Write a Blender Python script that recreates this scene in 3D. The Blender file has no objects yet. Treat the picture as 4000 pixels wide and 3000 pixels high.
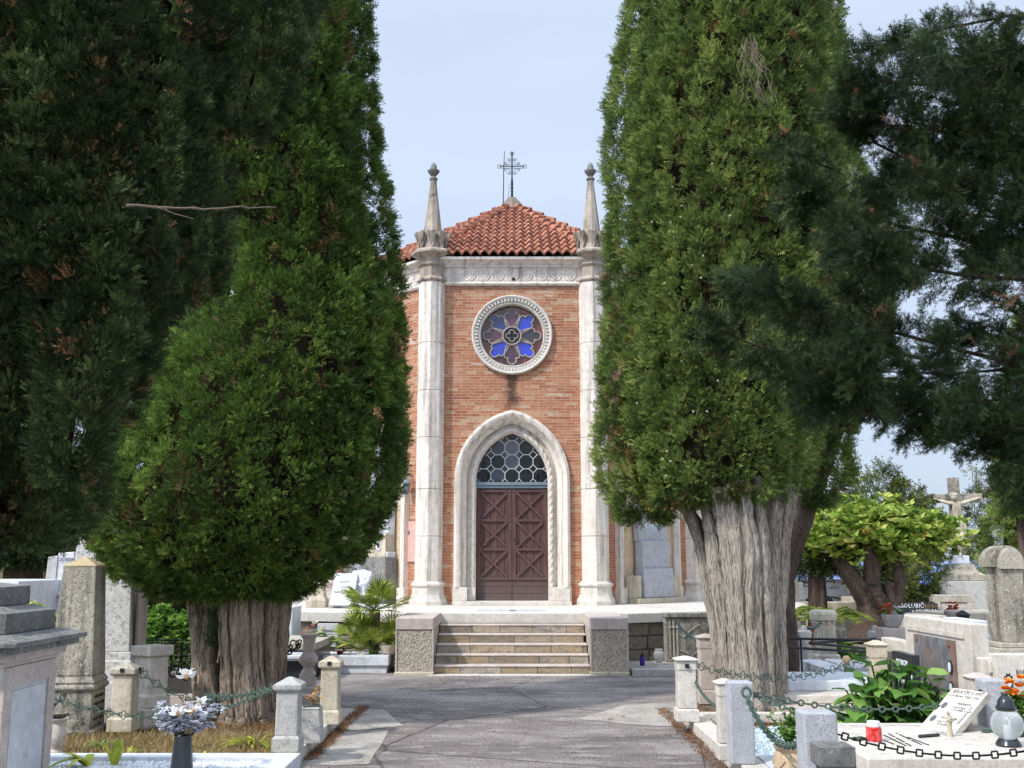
import bpy, bmesh, math, random
import numpy as np
from mathutils import Vector, Matrix
from mathutils.geometry import tessellate_polygon
random.seed(7); rng = np.random.default_rng(11)
S = bpy.context.scene
COL = S.collection
R = math.radians
PI = math.pi

# ---------------------------------------------------------------- camera
EYE = 1.62; FPX = 4100.0; PITCH = math.atan(690 / FPX)
cd = bpy.data.cameras.new('camera'); cam = bpy.data.objects.new('camera', cd); COL.objects.link(cam)
cd.sensor_width = 36; cd.lens = 36 * FPX / 4000; cd.clip_start = 0.05; cd.clip_end = 60000
cam.location = (0, 0, EYE); cam.rotation_euler = (PI / 2 + PITCH, 0, 0)
S.camera = cam
SP, CP = math.sin(PITCH), math.cos(PITCH)

# ---------------------------------------------------------------- light
SUNV = Vector((-0.80, -0.60, 1.10)).normalized()          # towards the sun
sd = bpy.data.lights.new('sun', 'SUN'); sun = bpy.data.objects.new('sun', sd); COL.objects.link(sun)
sd.energy = 4.0; sd.angle = R(2.6); sd.color = (1.0, 0.955, 0.88)
sun.rotation_euler = (-SUNV).to_track_quat('-Z', 'Y').to_euler(); sun.location = (-20, -20, 30)
W = bpy.data.worlds.new('World'); S.world = W; W.use_nodes = True
wt = W.node_tree; wt.nodes.clear()
wo = wt.nodes.new('ShaderNodeOutputWorld'); wb = wt.nodes.new('ShaderNodeBackground')
sk = wt.nodes.new('ShaderNodeTexSky'); sk.sky_type = 'NISHITA'; sk.sun_disc = False
sk.sun_elevation = math.asin(SUNV.z); sk.sun_rotation = math.atan2(SUNV.x, SUNV.y)
sk.air_density = 1.0; sk.dust_density = 2.0; sk.ozone_density = 1.0
tc = wt.nodes.new('ShaderNodeTexCoord'); mp = wt.nodes.new('ShaderNodeMapping'); mp.inputs['Scale'].default_value = (1.2, 1.2, 5.0)
nz = wt.nodes.new('ShaderNodeTexNoise'); nz.inputs['Scale'].default_value = 1.6; nz.inputs['Detail'].default_value = 6
nz.inputs['Roughness'].default_value = .55
rp = wt.nodes.new('ShaderNodeValToRGB'); rp.color_ramp.elements[0].position = .30; rp.color_ramp.elements[0].color = (.80, .80, .80, 1)
rp.color_ramp.elements[1].position = .72; rp.color_ramp.elements[1].color = (.97, .97, .97, 1)
sx = wt.nodes.new('ShaderNodeSeparateXYZ'); mr = wt.nodes.new('ShaderNodeMapRange')   # thin cloud veil, thinner near the horizon
mr.inputs['From Min'].default_value = 0.0; mr.inputs['From Max'].default_value = .16; mr.inputs['To Min'].default_value = .62; mr.inputs['To Max'].default_value = 1
ml = wt.nodes.new('ShaderNodeMath'); ml.operation = 'MULTIPLY'
mx = wt.nodes.new('ShaderNodeMix'); mx.data_type = 'RGBA'
mx.inputs[7].default_value = (6.1, 7.15, 9.2, 1)
L = wt.links.new
L(tc.outputs['Generated'], mp.inputs['Vector']); L(mp.outputs[0], nz.inputs['Vector']); L(nz.outputs['Fac'], rp.inputs[0])
L(tc.outputs['Generated'], sx.inputs[0]); L(sx.outputs['Z'], mr.inputs['Value']); L(mr.outputs[0], ml.inputs[0]); L(rp.outputs[0], ml.inputs[1])
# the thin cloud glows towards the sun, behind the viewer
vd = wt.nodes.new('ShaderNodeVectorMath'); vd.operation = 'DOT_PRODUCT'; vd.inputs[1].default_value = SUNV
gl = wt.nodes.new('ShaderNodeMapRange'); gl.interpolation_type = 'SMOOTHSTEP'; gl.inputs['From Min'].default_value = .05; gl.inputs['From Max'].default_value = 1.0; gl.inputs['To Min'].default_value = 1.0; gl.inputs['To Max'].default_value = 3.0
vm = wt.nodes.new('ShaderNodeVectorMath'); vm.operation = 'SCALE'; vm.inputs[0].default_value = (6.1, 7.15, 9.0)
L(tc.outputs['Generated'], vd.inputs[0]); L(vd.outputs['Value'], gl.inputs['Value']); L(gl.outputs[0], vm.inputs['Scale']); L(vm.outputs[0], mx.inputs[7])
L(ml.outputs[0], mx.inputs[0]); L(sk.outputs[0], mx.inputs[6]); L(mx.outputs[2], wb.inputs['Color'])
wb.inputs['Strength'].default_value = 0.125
L(wb.outputs[0], wo.inputs['Surface'])
S.view_settings.view_transform = 'Standard'; S.view_settings.look = 'None'; S.view_settings.exposure = -0.10; S.view_settings.gamma = 1
S.view_settings.use_curve_mapping = False
S.cycles.max_bounces = 6; S.cycles.diffuse_bounces = 3; S.cycles.transparent_max_bounces = 6
S.cycles.use_adaptive_sampling = True; S.cycles.adaptive_threshold = .02

# ---------------------------------------------------------------- picture <-> place (photo pixels, 4000 x 3000)
def dz(v):
    yc = (1500 - v) / FPX
    return (SP + CP * yc) / (CP - SP * yc)
def dx(u, v):
    yc = (1500 - v) / FPX
    return (u - 2000) / FPX / (CP - SP * yc)
def P(u, v, Y): return Vector((dx(u, v) * Y, Y, EYE + dz(v) * Y))
def G(u, v, z=0.0):
    Y = (z - EYE) / dz(v); return Vector((dx(u, v) * Y, Y, z))
def zat(v, Y): return EYE + dz(v) * Y
def xat(u, v, Y): return dx(u, v) * Y

# ---------------------------------------------------------------- materials
def sc(r, g, b):   # sRGB 0-255 to linear
    f = lambda c: (c / 255 / 12.92) if c / 255 <= .04045 else ((c / 255 + .055) / 1.055) ** 2.4
    return (f(r), f(g), f(b), 1)
class NT:
    def __init__(s, name, rough=.8):
        s.m = bpy.data.materials.new(name); s.m.use_nodes = True; s.t = s.m.node_tree; s.t.nodes.clear()
        s.out = s.t.nodes.new('ShaderNodeOutputMaterial'); s.b = s.t.nodes.new('ShaderNodeBsdfPrincipled')
        s.t.links.new(s.b.outputs[0], s.out.inputs[0]); s.b.inputs['Roughness'].default_value = rough
        s.b.inputs['Specular IOR Level'].default_value = .3
        g = s.t.nodes.new('ShaderNodeNewGeometry'); s.pos = g.outputs['Position']; s.geo = g
    def lk(s, a, b): s.t.links.new(a, b)
    def put(s, sock, val):
        if hasattr(val, 'is_linked'): s.lk(val, sock)
        else: sock.default_value = val
    def map(s, scale, vec=None, rot=(0, 0, 0), loc=(0, 0, 0)):
        n = s.t.nodes.new('ShaderNodeMapping'); n.inputs['Scale'].default_value = scale; n.inputs['Rotation'].default_value = rot
        n.inputs['Location'].default_value = loc
        s.lk(vec or s.pos, n.inputs['Vector']); return n.outputs[0]
    def noise(s, scale, detail=4, rough=.6, vec=None, dist=0):
        n = s.t.nodes.new('ShaderNodeTexNoise'); n.inputs['Scale'].default_value = scale; n.inputs['Detail'].default_value = detail
        n.inputs['Roughness'].default_value = rough; n.inputs['Distortion'].default_value = dist
        s.lk(vec or s.pos, n.inputs['Vector']); return n.outputs['Fac']
    def vor(s, scale, vec=None, feat='F1', out='Distance'):
        n = s.t.nodes.new('ShaderNodeTexVoronoi'); n.feature = feat; n.inputs['Scale'].default_value = scale
        s.lk(vec or s.pos, n.inputs['Vector']); return n.outputs[out]
    def ramp(s, fac, stops):
        n = s.t.nodes.new('ShaderNodeValToRGB'); cr = n.color_ramp
        while len(cr.elements) < len(stops): cr.elements.new(.5)
        for e, (p, c) in zip(cr.elements, stops):
            e.position = p; e.color = c if hasattr(c, '__len__') else (c, c, c, 1)
        s.lk(fac, n.inputs[0]); return n.outputs[0]
    def mix(s, fac, a, b, mode='MIX'):
        n = s.t.nodes.new('ShaderNodeMix'); n.data_type = 'RGBA'; n.blend_type = mode
        s.put(n.inputs[0], fac); s.put(n.inputs[6], a); s.put(n.inputs[7], b); return n.outputs[2]
    def math(s, op, a, b=0.0):
        n = s.t.nodes.new('ShaderNodeMath'); n.operation = op; s.put(n.inputs[0], a); s.put(n.inputs[1], b); return n.outputs[0]
    def attr(s, name='tone'):
        n = s.t.nodes.new('ShaderNodeAttribute'); n.attribute_name = name; return n.outputs['Fac']
    def color(s, c): s.put(s.b.inputs['Base Color'], c)
    def bump(s, h, strength=.4, dist=.01):
        n = s.t.nodes.new('ShaderNodeBump'); n.inputs['Strength'].default_value = strength; n.inputs['Distance'].default_value = dist
        s.lk(h, n.inputs['Height']); s.lk(n.outputs[0], s.b.inputs['Normal'])

def stone(name, base, dark, dirt=.5, streak=.5, lichen=None, speck=.3, bump=.35, fine=60, rough=.85):
    """weathered stone: base tone, darker growth in patches and run-down streaks, pale or coloured spots"""
    k = NT(name, rough)
    big = k.noise(1.7, 5, .6); mid = k.noise(9, 6, .65); f = k.noise(fine, 3, .6)
    base = sc(*base); dark = sc(*dark)
    light = tuple(min(1, c * 1.18) for c in base[:3]) + (1,)
    c = k.ramp(mid, [(.3, tuple(x * .8 for x in base[:3]) + (1,)), (.5, base), (.72, light)])
    st = k.noise(1, 5, .6, k.map((9, 9, .7)))
    a = k.ramp(st, [(.66 - .2 * streak, 0), (.86 - .2 * streak, 1)])
    a = k.math('MULTIPLY', a, streak)
    c = k.mix(a, c, dark)
    p = k.ramp(big, [(.62 - .22 * dirt, 0), (.85 - .2 * dirt, 1)])
    p2 = k.ramp(mid, [(.4, 0), (.6, 1)])
    c = k.mix(k.math('MULTIPLY', k.math('MULTIPLY', p, p2), dirt), c, dark)
    sp = k.ramp(f, [(.38, 0), (.46, 1)])
    c = k.mix(k.math('MULTIPLY', k.math('SUBTRACT', 1.0, sp), speck), c, tuple(x * .45 for x in dark[:3]) + (1,))
    if lichen:
        v = k.noise(22, 6, .75, dist=.6)
        lv = k.ramp(v, [(.57, 0), (.63, 1)])
        c = k.mix(k.math('MULTIPLY', lv, .8), c, sc(*lichen))
    k.color(c)
    h = k.math('ADD', k.math('MULTIPLY', mid, .6), k.math('MULTIPLY', f, .5))
    k.bump(h, bump, .012)
    return k.m
def plain(name, c, rough=.5, metal=0, var=.12, scale=25, spec=.4):
    k = NT(name, rough); c = sc(*c); n = k.noise(scale, 4, .6)
    k.color(k.ramp(n, [(.3, tuple(x * (1 - var) for x in c[:3]) + (1,)), (.7, tuple(min(1, x * (1 + var)) for x in c[:3]) + (1,))]))
    k.b.inputs['Metallic'].default_value = metal; k.b.inputs['Specular IOR Level'].default_value = spec
    return k.m
def leafmat(name, stops, trans=.25, rough=.55):
    k = NT(name, rough); t = k.attr('tone'); n = k.noise(3.0, 3, .6)
    f = k.math('ADD', t, k.math('MULTIPLY', k.math('SUBTRACT', n, .5), .5))
    c = k.ramp(f, [(p, sc(*cc)) for p, cc in stops]); k.color(c); k.b.inputs['Specular IOR Level'].default_value = .12
    tr = k.t.nodes.new('ShaderNodeBsdfTranslucent'); k.lk(c, tr.inputs[0])
    ms = k.t.nodes.new('ShaderNodeMixShader'); ms.inputs[0].default_value = trans
    k.lk(k.b.outputs[0], ms.inputs[1]); k.lk(tr.outputs[0], ms.inputs[2]); k.lk(ms.outputs[0], k.out.inputs[0])
    return k.m

M = {}
M['white_stone'] = stone('white_stone', (203, 195, 184), (124, 115, 102), .42, .5, speck=.22, fine=40)
M['chapel_stone'] = stone('chapel_stone', (218, 207, 195), (122, 112, 102), .5, .75, speck=.15, fine=30)
M['dirty_chapel'] = stone('dirty_chapel_stone', (176, 164, 150), (84, 76, 66), .9, .9, (170, 134, 78), speck=.35)
M['marble'] = stone('marble', (206, 209, 214), (140, 143, 150), .35, .35, speck=.1, bump=.08, rough=.45)
M['old_stone'] = stone('old_stone', (178, 170, 154), (82, 80, 74), .75, .6, (205, 200, 188), speck=.5)
M['obelisk_stone'] = stone('lichened_stone', (170, 162, 145), (62, 60, 56), 1.0, .8, (200, 195, 180), speck=.65, bump=.6)
M['rough_stone'] = stone('rough_pale_stone', (205, 202, 196), (140, 138, 134), .6, .3, (228, 226, 220), speck=.5, bump=.8, fine=28)
M['dark_cap'] = stone('dark_weathered_stone', (128, 126, 122), (52, 54, 56), .9, .5, (176, 172, 160), speck=.5, bump=.6)
M['beige_stone'] = stone('beige_stone', (196, 184, 162), (112, 102, 86), .65, .65, (206, 198, 180), speck=.3)
M['pink_stone'] = stone('pinkish_stone', (190, 176, 166), (118, 108, 98), .55, .5, (204, 196, 186), speck=.3)
M['grey_stone'] = stone('grey_stone', (176, 173, 167), (98, 97, 94), .65, .55, (200, 198, 190), speck=.4)
M['grey_granite'] = stone('granite', (178, 178, 182), (120, 120, 126), .2, .1, speck=.7, fine=150, bump=.3)
M['panel_marble'] = stone('panel_marble', (196, 196, 198), (150, 150, 154), .3, .25, speck=.12, bump=.15, rough=.6)
M['rough_wall'] = stone('rockfaced_stone', (136, 128, 114), (70, 66, 60), .7, .4, speck=.5, bump=1.0, fine=26)
M['concrete'] = stone('kerb_stone', (204, 198, 188), (122, 112, 98), .5, .3, speck=.35)
M['dark_granite'] = plain('dark_granite', (46, 48, 52), .25, var=.25, scale=120)
M['black'] = plain('black_paint', (24, 24, 27), .5)
M['iron'] = plain('iron', (38, 42, 40), .6, .3)
M['verdigris'] = plain('green_iron', (74, 92, 82), .7, .1, .35, 60)
M['wood'] = None
M['letter'] = plain('dark_lettering', (40, 38, 38), .6)
M['letter_grey'] = plain('grey_lettering', (110, 110, 112), .6)
M['gold'] = plain('gold_lettering', (170, 130, 70), .5)
M['white'] = plain('white_ceramic', (225, 228, 230), .35, var=.05)
M['steel'] = plain('zinc', (120, 134, 142), .5, .4)
M['photo'] = plain('photo_grey', (96, 96, 98), .4, var=.5, scale=90)
M['terracotta'] = stone('terracotta_pot', (196, 172, 142), (132, 108, 84), .5, .4, speck=.2)
M['slate'] = None
# ---------------------------------------------------------------- mesh builder
class MB:
    def __init__(s): s.v = []; s.f = []; s.t = []; s.tone = 0.5
    def add(s, vs, fs, tone=None):
        o = len(s.v); s.v += [tuple(p) for p in vs]; s.f += [tuple(i + o for i in f) for f in fs]
        s.t += [s.tone if tone is None else tone] * len(fs); return s
    def box(s, x0, x1, y0, y1, z0, z1, tone=None):
        vs = [(x, y, z) for z in (z0, z1) for y in (y0, y1) for x in (x0, x1)]
        return s.add(vs, [(0, 2, 3, 1), (4, 5, 7, 6), (0, 1, 5, 4), (2, 6, 7, 3), (0, 4, 6, 2), (1, 3, 7, 5)], tone)
    def cbox(s, c, size, mat=None, tone=None):
        """box centred at c; mat is a 3x3 rotation"""
        hx, hy, hz = (q / 2 for q in size); vs = []
        for z in (-hz, hz):
            for y in (-hy, hy):
                for x in (-hx, hx):
                    p = Vector((x, y, z)); p = mat @ p if mat else p
                    vs.append(p + Vector(c))
        return s.add(vs, [(0, 2, 3, 1), (4, 5, 7, 6), (0, 1, 5, 4), (2, 6, 7, 3), (0, 4, 6, 2), (1, 3, 7, 5)], tone)
    def rings(s, rs, cap0=True, cap1=True, tone=None):
        n = len(rs[0]); vs = [p for r in rs for p in r]; fs = []
        for i in range(len(rs) - 1):
            for j in range(n):
                a = i * n + j; b = i * n + (j + 1) % n; fs.append((a, b, b + n, a + n))
        if cap0: fs.append(tuple(range(n - 1, -1, -1)))
        if cap1: fs.append(tuple(range((len(rs) - 1) * n, len(rs) * n)))
        return s.add(vs, fs, tone)
    def lathe(s, prof, c=(0, 0, 0), n=24, a0=0.0, sx=1, sy=1, tone=None):
        rs = []
        for r, z in prof:
            r = max(r, 1e-4)
            rs.append([(c[0] + sx * r * math.cos(a0 + 2 * PI * j / n), c[1] + sy * r * math.sin(a0 + 2 * PI * j / n), c[2] + z) for j in range(n)])
        return s.rings(rs, tone=tone)
    def sq(s, prof, c=(0, 0, 0), ay=1.0, tone=None):
        """square section stack: prof of (half width, z)"""
        rs = [[(c[0] + sgx * h, c[1] + sgy * h * ay, c[2] + z) for sgx, sgy in ((-1, -1), (1, -1), (1, 1), (-1, 1))] for h, z in prof]
        return s.rings(rs, tone=tone)
    def tube(s, pts, rad, n=8, cap=True, wob=None, tone=None):
        pts = [Vector(p) for p in pts]; m = len(pts)
        rad = rad if hasattr(rad, '__len__') else [rad] * m
        rs = []; up = None
        for i, p in enumerate(pts):
            d = (pts[min(i + 1, m - 1)] - pts[max(i - 1, 0)]).normalized()
            if up is None:
                up = Vector((0, 0, 1)) if abs(d.z) < .9 else Vector((0, 1, 0))
                a = d.cross(up).normalized()
            else:
                a = (a - d * a.dot(d)).normalized()
            b = d.cross(a)
            ring = []
            for j in range(n):
                th = 2 * PI * j / n; r = rad[i] * (wob(th, i, m) if wob else 1)
                ring.append(p + a * math.cos(th) * r + b * math.sin(th) * r)
            rs.append(ring)
        return s.rings(rs, cap, cap, tone)
    def ball(s, c, r, n=12, m=8, sc_=(1, 1, 1), tone=None):
        rs = []
        for i in range(1, m):
            ph = PI * i / m
            rs.append([(c[0] + sc_[0] * r * math.sin(ph) * math.cos(2 * PI * j / n), c[1] + sc_[1] * r * math.sin(ph) * math.sin(2 * PI * j / n), c[2] - sc_[2] * r * math.cos(ph)) for j in range(n)])
        return s.rings(rs, tone=tone)
    def extr(s, poly, fn, d0, d1, tone=None):
        """polygon (list of 2D) extruded between depths d0,d1; fn maps (a,b,d) to 3D"""
        n = len(poly); tri = tessellate_polygon([[Vector((a, b, 0)) for a, b in poly]])
        vs = [fn(a, b, d0) for a, b in poly] + [fn(a, b, d1) for a, b in poly]
        fs = [tuple(t) for t in tri] + [tuple(i + n for i in reversed(t)) for t in tri] + [(i, i + n, (i + 1) % n + n, (i + 1) % n) for i in range(n)]
        return s.add(vs, fs, tone)
    def build(s, name, mat, parent=None, smooth=False, bevel=0, world=False, ang=35, seg=2):
        me = bpy.data.meshes.new(name); me.from_pydata([tuple(p) for p in s.v], [], s.f); me.update()
        if len(set(s.t)) > 1:
            at = me.attributes.new('tone', 'FLOAT', 'FACE'); at.data.foreach_set('value', s.t)
        bm = bmesh.new(); bm.from_mesh(me); bmesh.ops.recalc_face_normals(bm, faces=bm.faces); bm.to_mesh(me); bm.free()
        if mat: me.materials.append(mat)
        if smooth:
            me.polygons.foreach_set('use_smooth', [True] * len(me.polygons)); me.set_sharp_from_angle(angle=R(ang))
        o = bpy.data.objects.new(name, me); COL.objects.link(o)
        if parent is not None:
            o.parent = parent
            if world: o.matrix_parent_inverse = worldmat(parent).inverted()
        if bevel:
            b = o.modifiers.new('bevel', 'BEVEL'); b.width = bevel; b.segments = seg; b.limit_method = 'ANGLE'; b.angle_limit = R(40)
        return o
def worldmat(o):
    m = o.matrix_basis.copy()
    if o.parent: m = worldmat(o.parent) @ o.matrix_parent_inverse @ m
    return m
def tag(o, label=None, cat=None, group=None, kind=None):
    for k_, v_ in (('label', label), ('category', cat), ('group', group), ('kind', kind)):
        if v_: o[k_] = v_
    return o
def thing(name, label, cat, loc=(0, 0, 0), rz=0.0, group=None):
    o = bpy.data.objects.new(name, None); COL.objects.link(o); o.location = loc; o.rotation_euler = (0, 0, rz)
    o.empty_display_size = .1
    return tag(o, label, cat, group)
def text(s, parent, mat, org, xd, up, size, world=True, ext=.0025, align='CENTER', name='lettering', sx=1.0):
    """raised or painted letters as one mesh"""
    c = bpy.data.curves.new(name, 'FONT'); c.body = s; c.size = size; c.extrude = ext; c.align_x = align; c.resolution_u = 1
    tmp = bpy.data.objects.new('tmp', c); COL.objects.link(tmp)
    me = bpy.data.meshes.new_from_object(tmp); bpy.data.objects.remove(tmp); me.name = name; me.materials.clear(); me.materials.append(mat)
    o = bpy.data.objects.new(name, me); COL.objects.link(o)
    xd = Vector(xd).normalized(); up = Vector(up).normalized(); n = xd.cross(up)
    m = Matrix((xd * sx, up, n)).transposed().to_4x4(); m.translation = Vector(org)
    o.parent = parent
    if world: o.matrix_parent_inverse = worldmat(parent).inverted()
    o.matrix_basis = m
    return o
def npmesh(name, V, T, mat, parent=None, tone=None, world=True, smooth=False):
    """V (n,3), T (m,3) triangles"""
    me = bpy.data.meshes.new(name); n = len(V); m = len(T)
    me.vertices.add(n); me.vertices.foreach_set('co', np.ascontiguousarray(V, np.float32).ravel())
    me.loops.add(m * 3); me.loops.foreach_set('vertex_index', np.ascontiguousarray(T, np.int32).ravel())
    me.polygons.add(m); me.polygons.foreach_set('loop_start', np.arange(0, m * 3, 3, dtype=np.int32))
    if tone is not None:
        a = me.attributes.new('tone', 'FLOAT', 'POINT'); a.data.foreach_set('value', np.ascontiguousarray(tone, np.float32))
    me.update(calc_edges=True)
    if smooth: me.polygons.foreach_set('use_smooth', np.ones(m, bool))
    me.materials.append(mat)
    o = bpy.data.objects.new(name, me); COL.objects.link(o)
    if parent is not None:
        o.parent = parent
        if world: o.matrix_parent_inverse = worldmat(parent).inverted()
    return o
def unit(a): return a / np.maximum(np.linalg.norm(a, axis=-1, keepdims=True), 1e-9)
def scatter(pos, d, size, tone, tpl, tris, side=None, squash=None):
    """copies of a template (k,3: side, along, out) at pos pointing along d"""
    N = len(pos); d = unit(d); r = rng.normal(size=(N, 3)) if side is None else side
    s = unit(np.cross(d, r)); t = np.cross(s, d)
    B = np.stack([s, d, t], 1)                                    # N,3axes,3
    V = np.einsum('kj,njc->nkc', tpl, B) * np.asarray(size)[:, None, None] + pos[:, None, :]
    k = len(tpl); T = (tris[None] + (np.arange(N) * k)[:, None, None]).reshape(-1, 3)
    return V.reshape(-1, 3), T, np.repeat(tone, k)
def merge(parts):
    Vs, Ts, Cs = [], [], []; o = 0
    for V, T, C in parts:
        Vs.append(V); Ts.append(T + o); Cs.append(C); o += len(V)
    return np.concatenate(Vs), np.concatenate(Ts), np.concatenate(Cs)
def spray_tpl(pairs, w=.32, fwd=.22, th=.055):
    """flat cypress spray: narrow leaflets in pairs along a stem"""
    v = []; 
    for i in range(pairs):
        b = .04 + .72 * i / max(1, pairs - 1); ww = w * (1 - .45 * i / pairs) * random.uniform(.8, 1.15)
        for sg in (-1, 1):
            c = random.uniform(-.16, .16)
            v += [(0, b - th, 0), (0, b + th * 1.6, 0), (sg * ww, b + fwd + random.uniform(-.04, .06), c)]
    v += [(-th, .68, 0), (th, .68, 0), (0, 1.05, random.uniform(-.1, .1))]
    v = np.array(v); return v, np.arange(len(v)).reshape(-1, 3)
def leaf_tpl(w=.3, fold=.08, n=3):
    v = [(0, 0, 0)]; 
    for i in range(1, n + 1):
        b = i / (n + 1); ww = w * math.sin(PI * (b ** .85)) 
        v += [(-ww, b, fold), (ww, b, fold), (0, b, 0)]
    v += [(0, 1, -.06)]
    t = [(0, 3, 1), (0, 2, 3)]
    for i in range(n - 1):
        a = 1 + 3 * i; b_ = a + 3
        t += [(a, a + 2, b_ + 2), (a, b_ + 2, b_), (a + 1, b_ + 1, b_ + 2), (a + 1, b_ + 2, a + 2)]
    a = 1 + 3 * (n - 1); e = len(v) - 1
    t += [(a, a + 2, e), (a + 2, a + 1, e)]
    return np.array(v), np.array(t)
# ================================================================= GROUND
def struct(o): o['kind'] = 'structure'; return o
# asphalt
k = NT('asphalt', .9)
n1 = k.noise(.55, 5, .6, k.map((1, 2.2, 1))); n2 = k.noise(2.6, 5, .65, k.map((1, 2.6, 1))); f = k.noise(42, 4, .75); g = k.noise(17, 4, .75)
c = k.ramp(n1, [(.36, sc(106, 99, 96)), (.52, sc(138, 129, 124)), (.66, sc(164, 156, 151))])
c = k.mix(k.math('MULTIPLY', k.ramp(n2, [(.52, 0), (.64, 1)]), .7), c, sc(178, 170, 164))
c = k.mix(k.ramp(f, [(.40, 0), (.56, 1)]), k.mix(.62, c, sc(40, 36, 36)), c)
c = k.mix(k.math('MULTIPLY', k.ramp(g, [(.60, 0), (.68, 1)]), .5), c, sc(176, 168, 160))
vv = k.vor(.42, k.map((1, 1, 0), loc=(.37, .2, 0)), 'DISTANCE_TO_EDGE')
nn = k.noise(3, 3, .6)
cr = k.ramp(k.math('ADD', vv, k.math('MULTIPLY', nn, .012)), [(.0095, 1), (.0125, 0)])
c = k.mix(k.math('MULTIPLY', cr, .75), c, sc(58, 52, 48))
k.color(c); k.bump(k.math('ADD', f, k.math('MULTIPLY', g, .6)), .7, .012); M['asphalt'] = k.m
k = NT('pale_patch', .9); f = k.noise(120, 2, .5); n = k.noise(3, 5, .6)
c = k.ramp(n, [(.35, sc(150, 144, 136)), (.65, sc(186, 178, 168))]); c = k.mix(k.ramp(f, [(.36, .5), (.55, 0)]), c, sc(70, 66, 62)); k.color(c); k.bump(f, .5, .008); M['patch'] = k.m
k = NT('earth', .95); n = k.noise(1.1, 6, .65); f = k.noise(60, 3, .6); m_ = k.noise(9, 5, .7)
c = k.ramp(m_, [(.34, sc(104, 92, 76)), (.5, sc(138, 126, 108)), (.68, sc(166, 156, 140))]); c = k.mix(k.ramp(f, [(.36, .6), (.56, 0)]), c, sc(70, 58, 46))
c = k.mix(k.math('MULTIPLY', k.ramp(n, [(.55, 0), (.66, 1)]), .45), c, sc(90, 96, 58)); k.color(c); k.bump(k.math('ADD', f, m_), .6, .02); M['earth'] = k.m
k = NT('hill_green', .95); n = k.noise(.05, 6, .7); k.color(k.ramp(n, [(.35, sc(52, 66, 38)), (.6, sc(92, 104, 60))])); M['hill'] = k.m
k = NT('sea_water', .25); n = k.noise(.004, 5, .6, k.map((1, 3, 1))); k.color(k.ramp(n, [(.35, sc(38, 92, 168)), (.65, sc(70, 128, 200))])); w_ = k.noise(.25, 4, .6); k.bump(w_, .3, .5); M['sea'] = k.m
# hilltop sheet falling away to the sea
vs = []; fs = []; rad = [0, 3, 8, 14, 20, 30, 42, 60, 95, 160, 320]; zz = [0, 0, 0, 0, 0, 0, 0, -2.5, -14, -38, -72]; n = 64
for r_, z_ in zip(rad, zz):
    for j in range(n): vs.append((r_ * math.cos(2 * PI * j / n), 14 + r_ * math.sin(2 * PI * j / n), z_ - .012))
for i in range(len(rad) - 1):
    for j in range(n): fs.append((i * n + j, i * n + (j + 1) % n, (i + 1) * n + (j + 1) % n, (i + 1) * n + j))
mb = MB(); mb.add(vs, fs); struct(mb.build('ground', M['earth'], smooth=True))
mb = MB(); mb.add([(-45000, -5000, -70), (45000, -5000, -70), (45000, 45000, -70), (-45000, 45000, -70)], [(0, 1, 2, 3)]); struct(mb.build('sea', M['sea']))
# asphalt path and forecourt
mb = MB(); gx = [-1.85, 1.85]
pl = [(-1.72, -6), (1.72, -6), (1.72, 11.15), (1.9, 11.5), (2.4, 15.45), (7.5, 15.6), (7.5, 16.9), (-8, 16.9), (-8, 15.3), (-5.5, 14.2), (-2.6, 12.9), (-1.85, 11.3)]
tri = tessellate_polygon([[Vector((a, b, 0)) for a, b in pl]])
mb.add([(a, b, 0.0) for a, b in pl], [tuple(t) for t in tri]); struct(mb.build('path', M['asphalt']))
def sheet(name, px, z, mat, n=4):
    pts = [G(u, v, z) for u, v in px]; out = []
    for i, a in enumerate(pts):
        b = pts[(i + 1) % len(pts)]
        for q in range(n):
            p = a.lerp(b, q / n); out.append((p.x + (random.uniform(-.015, .015) if q else 0), p.y + (random.uniform(-.03, .03) if q else 0)))
    tri = tessellate_polygon([[Vector((a, b, 0)) for a, b in out]]); mb = MB(); mb.add([(a, b, z) for a, b in out], [tuple(t) for t in tri])
    return struct(mb.build(name, mat))
sheet('path_patch', [(2255, 2808), (2440, 2752), (2640, 2742), (2640, 2838), (2480, 2830)], .004, M['patch'])
sheet('path_patch', [(1330, 2765), (1500, 2772), (1578, 2835), (1400, 2855), (1320, 2840)], .004, M['patch'])
sheet('path_patch', [(1190, 2990), (1330, 2860), (1520, 2850), (1440, 2985)], .004, M['patch'])
# kerbs along the path
def kerb(name, x0, x1, y0, y1, h, label, mat='concrete'):
    t = MB(); yy = y0
    while yy < y1 - .01:
        ye = min(yy + random.uniform(.9, 1.3), y1); t.box(x0, x1, yy + .003, ye - .003, -.05, h + random.uniform(-.004, .004)); yy = ye
    return tag(t.build(name, M[mat], bevel=.008), label, 'kerb')
kerb('stone_kerb', -1.89, -1.72, 8.62, 10.95, .11, 'low mossy grey stone kerb edging the path on its left side')
kerb('stone_kerb', 1.72, 1.91, 5.2, 11.25, .11, 'pale stone kerb edging the path on its right side beside the blue pebbles', 'white_stone')

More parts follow.
